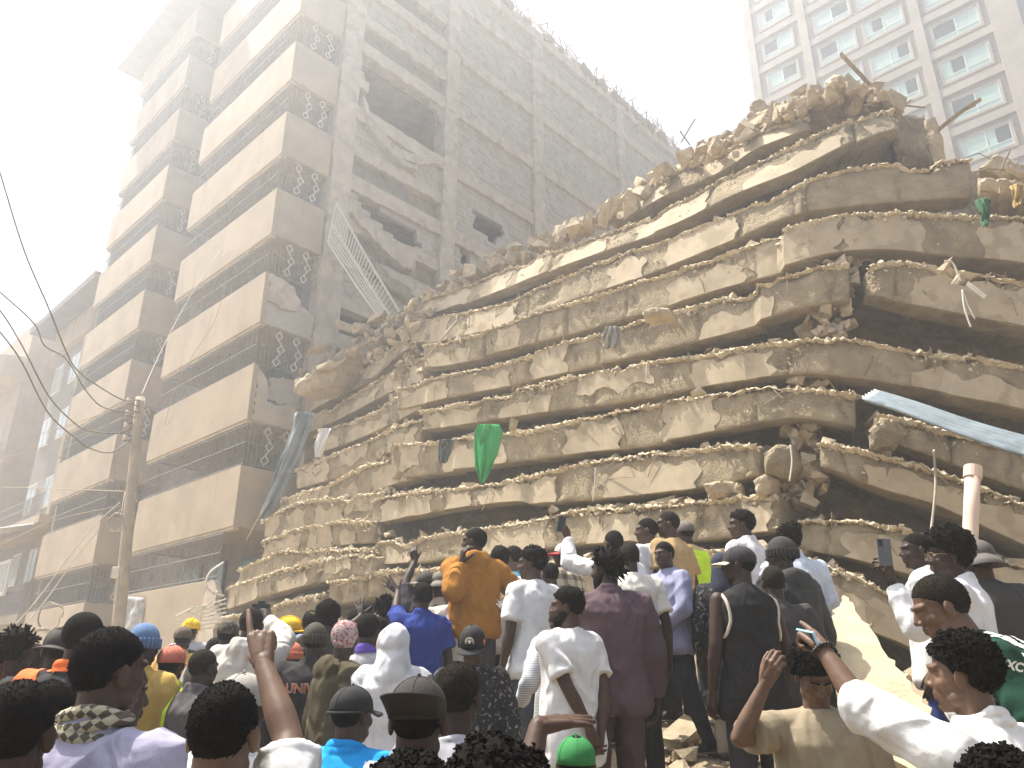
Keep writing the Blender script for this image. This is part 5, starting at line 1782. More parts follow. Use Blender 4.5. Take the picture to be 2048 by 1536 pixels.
    if hat == 'hood':
        gb_.ell(Hd(0, -.030, .018), (.103 * k, .118 * k, .130 * k), Rh, 22, 14)
        gb_.cap(Hd(0, -.036, -.03), .100 * k, U(V3(0, -.03, 1.42)), .135 * k, 18)
    gname = {'tee': 'tee_shirt', 'shirt': 'shirt', 'hoodie': 'hoodie', 'jacket': 'jacket', 'coverall': 'coverall', 'tank': 'vest_top', 'poncho': 'hooded_cape'}[kind]
    g_ob = job(gb_, vox, 2)
    # ---------- trousers
    p_ob = None
    if not half:
        pb = PB()
        pb.loft([(Kp((0, 0, .80)), Kp((.165, 0, 0)), Kp((0, .125, 0))), (Kp((0, 0, .9)), Kp((.176, 0, 0)), Kp((0, .128, 0))), (Kp((0, 0, 1.0)), Kp((.165, 0, 0)), Kp((0, .118, 0)))])
        for sd in (-1, 1):
            hip, kn_, an = LEGS[sd]
            pb.cap(hip, .098 * k, kn_, .072 * k, 16)
            pb.cap(kn_, .072 * k, an + Kp((0, 0, -.02)), .060 * k, 16, flat1=True)
        p_ob = job(pb, max(vox, .012), 2)
    bm_ = bottom if isinstance(bottom, bpy.types.Material) else fabric(tuple(bottom), 'trousers_%02d_%02d_%02d' % tuple(int(c * 200) for c in bottom), .85)
    PENDING.append(dict(label=label, M=M, body=body_ob, garment=g_ob, gname=gname, gmat=tm, trousers=p_ob, pmat=bm_, skin=SKINS[skin], k=k, Rh=Rh, HC=HC, Hd=Hd, hair=hair, hat=hat, beard=beard, face=face,
                        LEGS=LEGS, seed=seed + int(px[0]), d=d, group=group, half=half, arms=arms, extra=extra or [], kind=kind, U=U, hairm=hairm or M_HAIR, hatspec=None))
    return PENDING[-1]

def to_obj(name, me, m, parent):
    me.materials.clear(); me.materials.append(m)
    me.name = name
    me.polygons.foreach_set('use_smooth', np.ones(len(me.polygons), dtype=bool))
    o = bpy.data.objects.new(name, me)
    COL.objects.link(o)
    if parent is not None: o.parent = parent
    return o
def verts_np(me):
    a = np.zeros(len(me.vertices) * 3); me.vertices.foreach_get('co', a); return a.reshape(-1, 3)
def norms_np(me):
    a = np.zeros(len(me.vertices) * 3); me.vertex_normals.foreach_get('vector', a); return a.reshape(-1, 3)
def wrinkle(me, seed, amp, stretch=(12, 12, 4.2)):
    P = verts_np(me); Nn = norms_np(me)
    w = P + .06 * np.c_[vnoise(P * 5, seed), vnoise(P * 5 + 9, seed), vnoise(P * 5 + 21, seed)]
    st = np.array(stretch)
    r1 = 1 - np.abs(vnoise(w * st, seed + 1)) * 2
    diag = np.c_[w[:, 0] * 5 + w[:, 2] * 5, w[:, 1] * 6, (w[:, 2] - np.abs(w[:, 0])) * 9]
    r2 = 1 - np.abs(vnoise(diag, seed + 2)) * 2
    fine = vnoise(w * 26, seed + 3)
    d = amp * (.55 * r1 + .6 * r2) + amp * .16 * fine
    # hems pull tighter
    P2 = P + Nn * d[:, None]
    me.vertices.foreach_set('co', P2.ravel()); me.update()
def quick(name, pb, m, parent, smooth=True):
    o = mesh_obj(name, pb.v, pb.f, m, None, smooth)
    o.parent = parent
    return o

def dome(pb, Hd, rx, ry, rz, c=(0, -.013, .030), z0=-.01, n=24, rows=9, lip=0.0, wall=.03):
    """skull cap shell with a short wall under it; solid"""
    vs = []; fs = []
    prof = [(1.0 + lip, z0 - wall), (1.0, z0)]
    for j in range(1, rows):
        a = PI / 2 * j / rows
        prof.append((math.cos(a), z0 + rz * math.sin(a)))
    for f, z in prof:
        for i in range(n):
            a = 2 * PI * i / n
            vs.append(Hd(c[0] + rx * f * math.cos(a), c[1] + ry * f * math.sin(a), c[2] + z))
    top = len(vs); vs.append(Hd(c[0], c[1], c[2] + z0 + rz))
    m = len(prof)
    for j in range(m - 1):
        for i in range(n):
            fs.append((j * n + i, j * n + (i + 1) % n, (j + 1) * n + (i + 1) % n, (j + 1) * n + i))
    for i in range(n): fs.append(((m - 1) * n + i, (m - 1) * n + (i + 1) % n, top))
    fs.append(tuple(range(n - 1, -1, -1)))
    pb.add(vs, fs)
def brim(pb, Hd, yaw=0, rx=.088, ry=.108, c=(0, -.013, .03), z=-.012, length=.072, half=58, thick=.005, droop=.012, curve=.016, up=0.0):
    n = 14
    rows = 5
    vs = []
    yw = rad(yaw)
    for side in (0, 1):
        for j in range(rows):
            t = j / (rows - 1)
            for i in range(n):
                q = -1 + 2 * i / (n - 1)
                a = rad(90) + yw + rad(half) * q
                ln = length * math.sqrt(max(0, 1 - (q * .92) ** 2)) * t
                x = rx * math.cos(a); y = ry * math.sin(a)
                ox, oy = math.cos(rad(90) + yw + rad(half) * q * .55), math.sin(rad(90) + yw + rad(half) * q * .55)
                zz = z - droop * t - curve * q * q + up * t - side * thick
                vs.append(Hd(c[0] + x + ox * ln, c[1] + y + oy * ln, c[2] + zz))
    fs = []
    nn = rows * n
    for j in range(rows - 1):
        for i in range(n - 1):
            a = j * n + i
            fs.append((a, a + 1, a + n + 1, a + n)); fs.append((nn + a, nn + a + n, nn + a + n + 1, nn + a + 1))
    for i in range(n - 1):
        a = (rows - 1) * n + i
        fs.append((a, a + 1, nn + a + 1, nn + a))
        fs.append((i + 1, i, nn + i, nn + i + 1))
    for j in range(rows - 1):
        fs.append((j * n, (j + 1) * n, nn + (j + 1) * n, nn + j * n))
        a = j * n + n - 1
        fs.append((a + n, a, nn + a, nn + a + n))
    pb.add(vs, fs)

_ICO = {}
def ico(level):
    if level not in _ICO:
        bm = bmesh.new(); bmesh.ops.create_icosphere(bm, subdivisions=level, radius=1)
        _ICO[level] = (np.array([tuple(v.co) for v in bm.verts]), [tuple(v.index for v in f.verts) for f in bm.faces]); bm.free()
    return _ICO[level]
def make_hair(p, parent):
    st = p['hair']
    if st == 'bald': return
    thick = {'buzz': .0035, 'short': .0045, 'mid': .015, 'afro': .038, 'bigafro': .052, 'dreads': .014, 'curl': .021}[st]
    lvl = 6 if p['d'] < 3.6 else 5
    if st == 'buzz' or p['hat']: lvl = min(lvl, 5)
    D, F = ico(lvl)
    x, y, z = D[:, 0], D[:, 1], D[:, 2]
    # hair line: forehead, temples, nape
    front = np.where(y > .0, np.clip((y - .84 * np.maximum(0, z) - .30 - z * .55) * 4, 0, 1), 0)
    low = np.clip((-z - .80) * 5, 0, 1)
    temple = np.clip((-.10 - z) * 4, 0, 1) * np.clip((y + .32) * 4, 0, 1)
    mask = 1 - np.clip(np.maximum(np.maximum(front, low), temple), 0, 1)
    sd = p['seed']
    fr = {'buzz': 70, 'short': 42, 'mid': 26, 'afro': 17, 'bigafro': 16, 'dreads': 20, 'curl': 15}[st]
    lump = vnoise(D * fr, sd) * .45 + vnoise(D * fr * 2.3, sd + 1) * .3
    shape = vnoise(D * 3, sd + 5)
    am = {'buzz': .0015, 'short': .004, 'mid': .008, 'afro': .013, 'bigafro': .014, 'dreads': .010, 'curl': .016}[st]
    base = np.array([.0745, .0945, .0905])
    h = mask * (thick * (1 + .22 * shape) + am * lump) - (1 - mask) * .010
    hfall = 1.0 if st in ('buzz', 'short') else np.clip(.55 + .6 * z + .25 * (y < .2), .35, 1.1)
    h = np.where(h > 0, h * hfall, h)
    P = D * base + D * h[:, None]
    P = P + np.array([0, -.016, .026])
    W = [p['HC'] + p['Rh'] @ (Vector(q) * p['k']) for q in P]
    me_v = W
    o = mesh_obj('hair', me_v, F, p['hairm'], None, True)
    o.parent = parent
    if st in ('short', 'buzz') and p['d'] < 3.7 and not p['hat']:
        rn = random.Random(sd)
        sc = Scatter()
        idx = np.nonzero(mask > .45)[0]
        for q in range(2000):
            i = rn.choice(idx)
            sc.put(p['HC'] + p['Rh'] @ (V3(*(P[i] + D[i] * rn.uniform(-.001, .003))) * p['k']), rn.uniform(.0022, .0045), rn)
        o2 = mesh_obj('curls', np.concatenate(sc.V).tolist(), sc.F, p['hairm'], None, False)
        o2.parent = parent; o2['kind'] = 'stuff'
    if st in ('afro', 'bigafro', 'curl', 'dreads', 'mid'):
        # separate curls over the surface
        rn = random.Random(sd)
        sc = Scatter()
        n = {'mid': 380, 'afro': 1200, 'bigafro': 1400, 'curl': 1000, 'dreads': 0}[st]
        n = n if p['d'] < 4.6 else n // 2
        idx = np.nonzero(mask > .6)[0]
        pb = PB()
        if st == 'dreads':
            for q in range(110):
                i = rn.choice(idx)
                b0 = V3(*P[i]); n0 = V3(*D[i])
                dr = (n0 * .9 + V3(rn.uniform(-.5, .5), rn.uniform(-.5, .3), rn.uniform(-.5, .4))).normalized()
                l = rn.uniform(.018, .038)
                e = b0 + dr * l + V3(0, 0, -.006)
                pb.cap(p['HC'] + p['Rh'] @ (b0 * p['k']), .0062, p['HC'] + p['Rh'] @ (e * p['k']), .005, 6)
            o2 = quick('dreadlocks', pb, p['hairm'], parent)
        else:
            sz = {'mid': .009, 'afro': .009, 'bigafro': .010, 'curl': .011}[st]
            for q in range(n):
                i = rn.choice(idx)
                b0 = V3(*(P[i] + D[i] * rn.uniform(-.002, .006)))
                sc.put(p['HC'] + p['Rh'] @ (b0 * p['k']), sz * rn.uniform(.6, 1.25), rn)
            o2 = mesh_obj('curls', np.concatenate(sc.V).tolist(), sc.F, p['hairm'], None, False)
            o2.parent = parent
        o2['kind'] = 'stuff'

def hat_mat(c, nm): return c if isinstance(c, bpy.types.Material) else mat('hat_%s_%d_%d_%d' % ((nm,) + tuple(int(q * 255) for q in c)), c, .85, .12, 12, .3, 90, coord='obj', bdist=.004)
def make_hat(p, parent):
    h = p['hat']
    if not h or h == 'hood': return
    kind, col = h[0], h[1]
    opt = h[2] if len(h) > 2 else {}
    m = hat_mat(col, kind)
    Hd = p['Hd']
    pb = PB()
    tilt = opt.get('tilt', 0)
    if kind == 'cap':
        dome(pb, Hd, .0855, .1055, .088, z0=.002, wall=.026)
        pb.cap(Hd(0, -.013, .118), .007, Hd(0, -.013, .123), .006, 8)
        for q in range(6):      # panel seams
            an = PI * q / 3 + .5
            prev = None
            for i in range(9):
                a = PI / 2 * i / 8
                w_ = Hd(.0862 * math.cos(a) * math.cos(an), -.013 + .1062 * math.cos(a) * math.sin(an), .032 + .0885 * math.sin(a))
                if prev: pb.cap(prev, .0016, w_, .0016, 5)
                prev = w_
        o = quick('cap', pb, m, parent)
        b = PB(); brim(b, Hd, opt.get('yaw', 0), rx=.085, ry=.105, droop=opt.get('droop', .014), length=opt.get('len', .075), up=opt.get('up', 0), z=-.006)
        quick('brim', b, hat_mat(opt.get('brim', col), 'brim'), o)
        if opt.get('strap'):
            s_ = PB()
            for i in range(9):
                a0 = rad(200 + 140 * i / 9 + opt['yaw'] * 0); a1 = rad(200 + 140 * (i + 1) / 9)
                s_.cap(Hd(.092 * math.cos(a0), -.013 + .112 * math.sin(a0), .012), .006, Hd(.092 * math.cos(a1), -.013 + .112 * math.sin(a1), .012), .006, 6)
            quick('strap', s_, m, o)
    elif kind == 'snapback':
        dome(pb, Hd, .090, .110, .104, z0=.012, wall=.032)
        pb.cap(Hd(0, -.013, .143), .007, Hd(0, -.013, .147), .006, 8)
        o = quick('cap', pb, m, parent)
        b = PB(); brim(b, Hd, opt.get('yaw', 0), half=66, droop=.006, curve=.006, length=.078, z=-.012)
        quick('brim', b, m, o)
        if opt.get('emblem'):
            e = PB()
            cc = lambda r, a: Hd(r * math.cos(a), .088 + .004 - r * r * 2.2, .072 + r * math.sin(a))
            for rr in (.030, .024):
                for i in range(20):
                    e.cap(cc(rr, 2 * PI * i / 20), .0016, cc(rr, 2 * PI * (i + 1) / 20), .0016, 5)
            for i in range(5):
                a = 2 * PI * i / 5 + .3
                e.cap(cc(.004, a), .003, cc(.018, a), .002, 5)
            e.ell(cc(.0, 0), (.008, .003, .010), None, 8, 6)
            quick('emblem', e, M_RAILW, o)
            s_ = PB()
            s_.ell(Hd(-.089, .02, .045), (.004, .016, .016), p['Rh'], 10, 6); quick('sticker', s_, hat_mat((.75, .2, .04), 'sticker'), o)
    elif kind == 'beanie':
        dome(pb, Hd, .089, .109, .112, z0=-.002, wall=.03)
        me_o = quick('beanie', pb, m, parent)
        b = PB()
        n = 26
        for i in range(n):
            a = 2 * PI * i / n
            b.cap(Hd(.090 * math.cos(a), -.013 + .110 * math.sin(a), -.008), .0105, Hd(.0905 * math.cos(a), -.013 + .1105 * math.sin(a), .038), .0095, 6)
        quick('ribbed_band', b, m, me_o)
    elif kind == 'hardhat':
        dome(pb, Hd, .112, .135, .115, z0=.012, wall=.018, c=(0, -.012, .03))
        o = quick('shell', pb, m, parent)
        r = PB()
        for off in (-.03, 0, .03):
            prev = None
            for i in range(12):
                a = PI * (.12 + .76 * i / 11)
                q = Hd(off, -.012 + .137 * math.cos(a), .043 + .117 * math.sin(a) * math.sqrt(max(0, 1 - (off / .112) ** 2)))
                if prev: r.cap(prev, .007, q, .007, 6)
                prev = q
        quick('ridges', r, m, o)
        b = PB(); brim(b, Hd, opt.get('yaw', 0), rx=.112, ry=.135, c=(0, -.012, .03), length=.06, half=75, droop=.012, z=.0, thick=.006)
        quick('brim', b, m, o)
    elif kind == 'bucket':
        dome(pb, Hd, .092, .112, .088, z0=.012, wall=.02)
        o = quick('crown', pb, m, parent)
        b = PB(); n = 28; vs = []; fs = []
        for f, z in ((1.0, .02), (1.62, -.045), (1.60, -.051), (.98, .012)):
            for i in range(n):
                a = 2 * PI * i / n
                vs.append(Hd(.093 * f * math.cos(a), -.013 + .112 * f * .97 * math.sin(a), z + .01 + .006 * math.sin(3 * a)))
        for j in range(4):
            for i in range(n): fs.append((j * n + i, j * n + (i + 1) % n, ((j + 1) % 4) * n + (i + 1) % n, ((j + 1) % 4) * n + i))
        b.add(vs, fs); quick('brim', b, m, o)
    elif kind == 'kufi':
        dome(pb, Hd, .090, .110, .075, z0=.03, wall=.052, lip=.05)
        quick('hat', pb, m, parent)
    elif kind == 'scarf':
        pb.ell(Hd(0, -.014, .028), (.089 * p['k'], .110 * p['k'], .102 * p['k']), p['Rh'], 24, 16)
        if opt.get('drape'):
            pb.cap(Hd(0, -.05, -.04), .085, p['U'](V3(0, -.04, 1.42)), .11, 16)
        pb.cap(Hd(-.02, -.11, -.02), .016, Hd(.02, -.115, -.03), .014, 8)
        quick('head_wrap', pb, m, parent)

def finish_people():
    res = flush_jobs()
    for p in PENDING:
        body = to_obj('person', res[p['body'].name], p['skin'], None)
        body.matrix_world = p['M']
        tag(body, p['label'], 'person', p['group'] or 'onlookers in front of the ruin')
        g = res[p['garment'].name]
        wrinkle(g, p['seed'], .013 if p['kind'] in ('hoodie', 'jacket', 'coverall', 'poncho', 'shirt') else .012)
        go = to_obj(p['gname'], g, p['gmat'], body)
        p['go'] = go; p['bo'] = body
        if p['trousers']:
            t = res[p['trousers'].name]
            wrinkle(t, p['seed'] + 50, .010, (10, 10, 6))
            to_obj('trousers', t, p['pmat'], body)
            for sd in (-1, 1):
                an = p['LEGS'][sd][2]
                k = p['k']
                s_ = PB()
                s_.cap(an + V3(0, -.045, -.035) * k, .042 * k, an + V3(0, .02, -.02) * k, .045 * k, 12)
                s_.cap(an + V3(0, .0, -.035) * k, .045 * k, an + V3(sd * .01, .15, -.048) * k, .036 * k, 12)
                so = quick('shoe', s_, M_SHOE, body)
                s2 = PB(); s2.cap(an + V3(0, -.05, -.073) * k, .040 * k, an + V3(sd * .01, .155, -.075) * k, .036 * k, 12, sq=.28, sqdir=(1, 0, 0))
                quick('sole', s2, M_SOLE, so)
        if p['hat'] != 'hood':
            if not p['hat'] or p['hat'][0] != 'scarf': make_hair(p, body)
        make_hat(p, body)
        Hd, k, Rh = p['Hd'], p['k'], p['Rh']
        if p['beard']:
            b = PB()
            b.ell(Hd(0, .030, -.076), (.0535 * k, .0600 * k, .050 * k), Rh, 22, 14)
            b.ell(Hd(0, .064, -.102), (.027 * k, .026 * k, .024 * k), Rh, 12, 8)
            for sg in (-1, 1):
                b.ell(Hd(sg * .048, .016, -.060), (.0205 * k, .036 * k, .042 * k), Rh, 14, 10)
            quick('beard', b, p['hairm'], body)
        if p['face']:
            for sg in (-1, 1):
                if p['face'] == 'down':
                    e = PB(); e.ell(Hd(sg * .031, .0745, .004), (.0135 * k, .0115 * k, .009 * k), Rh, 12, 8); eo = quick('eyelid', e, p['skin'], body)
                    e = PB(); e.cap(Hd(sg * .020, .084, -.001), .0014 * k, Hd(sg * .042, .080, -.001), .0014 * k, 6); quick('lashes', e, M_HAIR, eo)
                else:
                    e = PB(); e.ell(Hd(sg * .031, .0745, .006), (.0125 * k, .010 * k, .005 * k), Rh, 12, 8); eo = quick('eye', e, M_EYEW, body)
                    e = PB(); e.ell(Hd(sg * .031, .0825, .006), (.0058 * k, .004 * k, .0052 * k), Rh, 10, 6); quick('iris', e, M_EYEB, eo)
                e = PB(); e.cap(Hd(sg * .014, .0975, .030), .0042 * k, Hd(sg * .045, .081, .030), .0035 * k, 6); quick('eyebrow', e, M_HAIR, body)
            e = PB(); e.cap(Hd(-.017, .0885, -.056), .0062 * k, Hd(.017, .0885, -.056), .0062 * k, 8); e.cap(Hd(-.014, .087, -.067), .0075 * k, Hd(.014, .087, -.067), .0075 * k, 8); quick('lips', e, M_LIP, body)
        for fn in p['extra']: fn(p, body)
    for ob in list(TMP.collection.objects): bpy.data.objects.remove(ob)
    bpy.data.scenes.remove(TMP)
GUIDE = []
_gl = [(-1.14, 2.35, .08), (-.65, 1.9, 0), (-.85, 2.6, 0), (-1.11, 1.9, 0), (-2.03, 3.85, .2), (-2.5, 4.5, .22), (-2.3, 3.6, .12), (-2.26, 5, .25), (-2.1, 5.2, .2), (-1.87, 5, .2), (-3.24, 8, .46), (-4.16, 10.5, .69),
       (-2.28, 6.5, .4), (-1.94, 6, .4), (-2.19, 8, .52), (-1.82, 6.8, .4), (-1.4, 5.8, .33), (-1.2, 5.6, .32), (-1.5, 6.8, .52), (-1, 5.7, .38), (-.8, 5.6, .33), (-1.16, 7.3, .65), (-1.03, 8, .7), (-.78, 6.9, .74), (-.9, 8, .95), (-.55, 7.2, .85),
       (-.35, 7.2, 1.15), (-.24, 5, .3), (-.1, 8, 1.2), (.15, 6.2, .85), (.5, 7.6, 1.2), (.63, 5.2, .7), (.33, 4.9, .5), (.92, 7.2, 1.25), (.93, 6.2, .95), (1.32, 7.6, 1.4), (1.53, 7.6, 1.45), (1.32, 6.8, 1.1), (1.74, 6.6, 1.0), (1.44, 5, .72),
       (2.09, 7, 1.3), (1.94, 5.6, .88), (1.79, 5.4, .75), (2.18, 6.2, 1.1), (1.24, 3.4, .15), (1.2, 2.2, .05), (2.33, 4.2, .6), (2.7, 5.2, .85), (2.73, 4.6, .7), (1.76, 3.3, .3), (.97, 1.7, 0), (-.61, 3.2, 0), (-.26, 2.3, 0), (-.2, 3, 0), (0, 1.5, 0), (.25, 3.4, 0), (-1.42, 3.1, .05), (0, 0, 0), (2, 0, 0), (-2, 0, 0)]
GUIDE = [(a, b, c, .55) for a, b, c in _gl]

# clothes colours
WHITE = (.64, .625, .60); CREAM = (.62, .56, .46); GREYH = (.52, .48, .42); BLACK = (.018, .017, .017); CHAR = (.045, .043, .042); NAVY = (.02, .022, .04); JEAN = (.035, .045, .065); OLIVE = (.075, .06, .033)
M_GINGHAM = pattern_fabric('red_gingham', gingham); M_PIN = pattern_fabric('grey_pinstripe', pinstripe); M_PLAID = pattern_fabric('brown_plaid', plaid); M_LATT = pattern_fabric('lattice_scarf', lattice)
M_BAND = pattern_fabric('patterned_bandana', speckle((.34, .30, .28), (.30, .07, .08), 55, .53)); M_DARKPAT = pattern_fabric('dark_patterned', speckle((.02, .02, .02), (.16, .15, .14), 38, .60)); M_CAMO = pattern_fabric('camouflage', speckle((.11, .095, .07), (.05, .045, .035), 30, .5))
M_NEON = mat('neon_fabric', (.55, .80, .03), .8, .08, 9, coord='obj')
M_ORANGE = mat('orange_panel', (.75, .15, .03), .85, .08, 9, coord='obj')
M_PHONE = mat('black_phone', (.012, .012, .014), .25, 0, spec=.6)
M_PHONEBLUE = mat('pale_blue_phone', (.33, .62, .78), .25, .04, 6, spec=.6)
M_REDC = mat('red_cloth', (.55, .03, .03), .85, .08, 9, coord='obj')
M_WHITEC = mat('white_cloth_trim', (.75, .73, .70), .85, .05, 9, coord='obj')
M_BEAD = mat('black_beads', (.01, .009, .008), .35, 0, spec=.5)

from mathutils.bvhtree import BVHTree
def bvh_of(o): return BVHTree.FromPolygons([v.co for v in o.data.vertices], [tuple(p.vertices) for p in o.data.polygons])
def text_on(p, body, txt, z, size, m, x=0.0, rise=0.006, name='lettering', outline=None, side=-1):
    cu = bpy.data.curves.new('t', 'FONT'); cu.body = txt; cu.size = size; cu.align_x = 'CENTER'; cu.extrude = .002; cu.resolution_u = 3
    if outline: cu.offset = outline
    ob = bpy.data.objects.new('t', cu); COL.objects.link(ob)
    dg = bpy.context.evaluated_depsgraph_get()
    me = bpy.data.meshes.new_from_object(ob.evaluated_get(dg)); bpy.data.objects.remove(ob)
    b = bvh_of(p['go'])
    for v in me.vertices:
        lx, lz = -side * v.co.x + x if side > 0 else v.co.x + x, z + v.co.y
        h = b.ray_cast(V3(lx, side * 1.0, lz), V3(0, -side, 0))
        y = h[0].y if h[0] is not None else side * .15
        v.co = V3(lx, y + side * (rise + abs(v.co.z)), lz)
    me.materials.clear(); me.materials.append(m)
    o = bpy.data.objects.new(name, me); COL.objects.link(o); o.parent = body if not p.get('go') else p['go']
    return o
def patch_on(p, name, m, test, off=.004, parent=None):
    """a sewn panel: copies the garment faces that pass the test, lifted a little"""
    me = p['go'].data
    P = verts_np(me); Nn = norms_np(me)
    vs = []; fs = []; mp = {}
    for poly in me.polygons:
        c = poly.center
        if test(c):
            f = []
            for i in poly.vertices:
                if i not in mp: mp[i] = len(vs); vs.append(P[i] + Nn[i] * off)
                f.append(mp[i])
            fs.append(tuple(f))
    if fs:
        o = mesh_obj(name, vs, fs, m, None, True); o.parent = p['go']; return o
def neck_scarf(m, name='neck_scarf', r=.03, knot=False):
    def f(p, body):
        U, k = p['U'], p['k']
        pb = PB()
        rn = random.Random(3)
        for j, (z, rr) in enumerate(((1.475, .092), (1.50, .088), (1.522, .082))):
            n = 18
            pts = [U(V3(rr * math.cos(2 * PI * i / n), -.012 + rr * .95 * math.sin(2 * PI * i / n), z + .012 * math.sin(2 * PI * i / n * 2 + j * 2))) for i in range(n)]
            for i in range(n): pb.cap(pts[i], r * .62 * k, pts[(i + 1) % n], r * .62 * k, 8)
        if knot:
            pb.ell(U(V3(0, -.115, 1.49)), (.026, .022, .022))
            for sg in (-1, 1):
                pb.cap(U(V3(sg * .02, -.115, 1.495)), .016, U(V3(sg * .085, -.12, 1.515 - .02 * sg)), .034, 8, sq=.35, sqdir=(0, 0, 1))
                pb.cap(U(V3(sg * .012, -.12, 1.48)), .014, U(V3(sg * .03 + .01, -.135, 1.37 + .03 * sg)), .024, 8, sq=.35, sqdir=(1, 0, 0))
        quick(name, pb, m, body)
    return f
def bracelet(nm, m, r=.036, bead=.0075):
    def f(p, body):
        sh, el, wr, fd, bk = p['arms'][nm]
        t = (wr - el).normalized()
        c = wr - t * .02
        x = t.orthogonal().normalized(); y = t.cross(x)
        pb = PB()
        for i in range(22):
            a = 2 * PI * i / 22
            pb.ell(c + (x * math.cos(a) + y * math.sin(a)) * r, (bead, bead, bead), None, 8, 6)
        quick('bracelet', pb, m, body)
    return f
def eyeglasses(p, body):
    Hd, k = p['Hd'], p['k']
    pb = PB()
    for sg in (-1, 1):
        pts = [Hd(sg * .033 + .023 * math.cos(a), .098 - abs(.3 * math.cos(a) * .02), .004 + .018 * math.sin(a)) for a in np.linspace(0, 2 * PI, 15)]
        pb.tube(pts, .0016, 5)
        pb.tube([Hd(sg * .056, .094, .008), Hd(sg * .074, .06, .008), Hd(sg * .078, .0, .004)], .0016, 5)
    pb.tube([Hd(-.010, .101, .006), Hd(.010, .101, .006)], .0016, 5)
    quick('eyeglasses', pb, M_STEEL, body)
def vest_bands(m):
    def f(p, body):
        k = p['k']
        patch_on(p, 'neon_vest', m, lambda c: c.z / k < 1.44 and abs(c.x) < .175 * k, .006)
    return f
def shoulder_panels(m, x0, x1, z0, z1, name, yside=None, off=.004):
    def f(p, body):
        k = p['k']
        patch_on(p, name, m, lambda c: x0 <= c.x / k <= x1 and z0 <= c.z / k <= z1 and (yside is None or c.y * yside > 0), off)
    return f
def armhole_trim(p, body):
    for sg in (-1, 1):
        pts = []
        b = bvh_of(p['go'])
        for a in np.linspace(0, 2 * PI, 25):
            q = p['U'](V3(sg * .148, .085 * math.cos(a), 1.30 + .125 * math.sin(a)))
            h = b.find_nearest(q)
            pts.append(h[0] + h[1] * .004 if h[0] is not None else q)
        pb = PB(); pb.tube(pts, .011, 6)
        o = quick('beige_trim', pb, mat('beige_trim', (.50, .44, .35), .85), None); o.parent = p['go']


HELD = []
def phone(u, v, y, w=.074, h=.152, yaw=0, pitch=0, roll=0, m=None, label='', lens=True):
    """slim handset with a lens bump"""
    c = at(u, v, y)
    m = m or M_PHONE
    mb = MB(); mb.frame_box(Vector((0, 0, 0)), V3(1, 0, 0), V3(0, 1, 0), V3(0, 0, 1), -w / 2, w / 2, -.0045, .0045, -h / 2, h / 2)
    o = mb.build('phone', m, None, bevel=.004)
    q = MB(); q.frame_box(Vector((0, 0, 0)), V3(1, 0, 0), V3(0, 1, 0), V3(0, 0, 1), -w / 2 + .004, w / 2 - .004, .0047, .0052, -h / 2 + .006, h / 2 - .006)
    s_ = q.build('screen', mat('phone_screen', (.02, .022, .026), .08, 0, spec=.7)); s_.parent = o
    if lens:
        q = MB(); q.frame_box(Vector((0, 0, 0)), V3(1, 0, 0), V3(0, 1, 0), V3(0, 0, 1), -w / 2 + .008, -w / 2 + .03, -.0065, -.0046, h / 2 - .045, h / 2 - .01)
        s_ = q.build('lens_bump', M_PHONE); s_.parent = o
    o.location = c
    o.rotation_euler = (rad(pitch), rad(roll), rad(yaw))
    tag(o, label, 'phone')
    return o

P_ = person
# ---------- nearest rows
a1 = P_('man in a lilac shirt with a lattice-pattern neck scarf, seen from behind', (222, 1345), 2.35, yaw=-8, hyaw=-26, hair='short', top=('shirt', 'lilac', (.36, .34, .44)), skin=1, extra=[neck_scarf(M_LATT)], seed=1, half=True, wide=1.06)
a2 = P_('close-cropped man in white raising his right arm with one finger up', (447, 1468), 1.95, yaw=2, hair='short', top=('tee', 'white_near', WHITE), skin=2, R=dict(w=(522, 1292, 2.25), tip=(517, 1215, 2.3), pose='point', hint=(1, .3, -.6), wback=(.1, -1, 0)), seed=2, half=True)
P_('man in a mesh-back white cap half hidden behind the raised arm', (485, 1415), 2.9, yaw=-10, hair='buzz', hat=('cap', (.30, .28, .24), dict(yaw=40)), top=('tee', 'white_b', WHITE), seed=3, half=True)
P_('dark-haired person cut off by the lower left corner', (32, 1468), 1.9, yaw=10, hair='short', top=('jacket', 'black_a', BLACK), seed=4, half=True)
P_('short-haired boy in a dark top beside the lilac shirt', (98, 1442), 2.5, yaw=-15, hair='short', top=('jacket', 'purpleblack', (.03, .02, .035)), skin=0, seed=5, half=True)
P_('tall man in a black jacket with an orange shoulder panel', (168, 1278), 3.85, yaw=0, hyaw=-10, hair='buzz', top=('jacket', 'black_b', (.038, .037, .037)), skin=0, extra=[shoulder_panels(M_ORANGE, -.4, -.12, 1.18, 1.5, 'orange_panel'), shoulder_panels(M_ORANGE, -.1, .1, 1.487, 1.56, 'orange_collar')], seed=6)
P_('man in a dark cap and dark jacket at the left of the crowd', (118, 1300), 4.5, yaw=10, hyaw=14, hair='short', hat=('cap', (.06, .052, .045), dict(yaw=150)), top=('jacket', 'charcoal_a', (.05, .047, .044)), seed=7)
P_('slim man with short spiky dreadlocks near the left edge', (35, 1304), 4.6, yaw=-6, hyaw=-10, hair='dreads', top=('tee', 'darkbrown', (.05, .042, .038)), seed=8)
P_('person in a red and white top cut off by the left edge', (-32, 1335), 3.6, yaw=0, hair='short', top=('tee', 'red', (.60, .03, .03)), extra=[shoulder_panels(M_WHITEC, .13, .4, 1.2, 1.5, 'white_panel')], seed=9)
P_('man in a blue beanie and yellow shirt', (288, 1293), 5.0, yaw=0, hyaw=-15, hair='buzz', hat=('beanie', (.10, .17, .30)), top=('shirt', 'mustard', (.45, .30, .08)), seed=10)
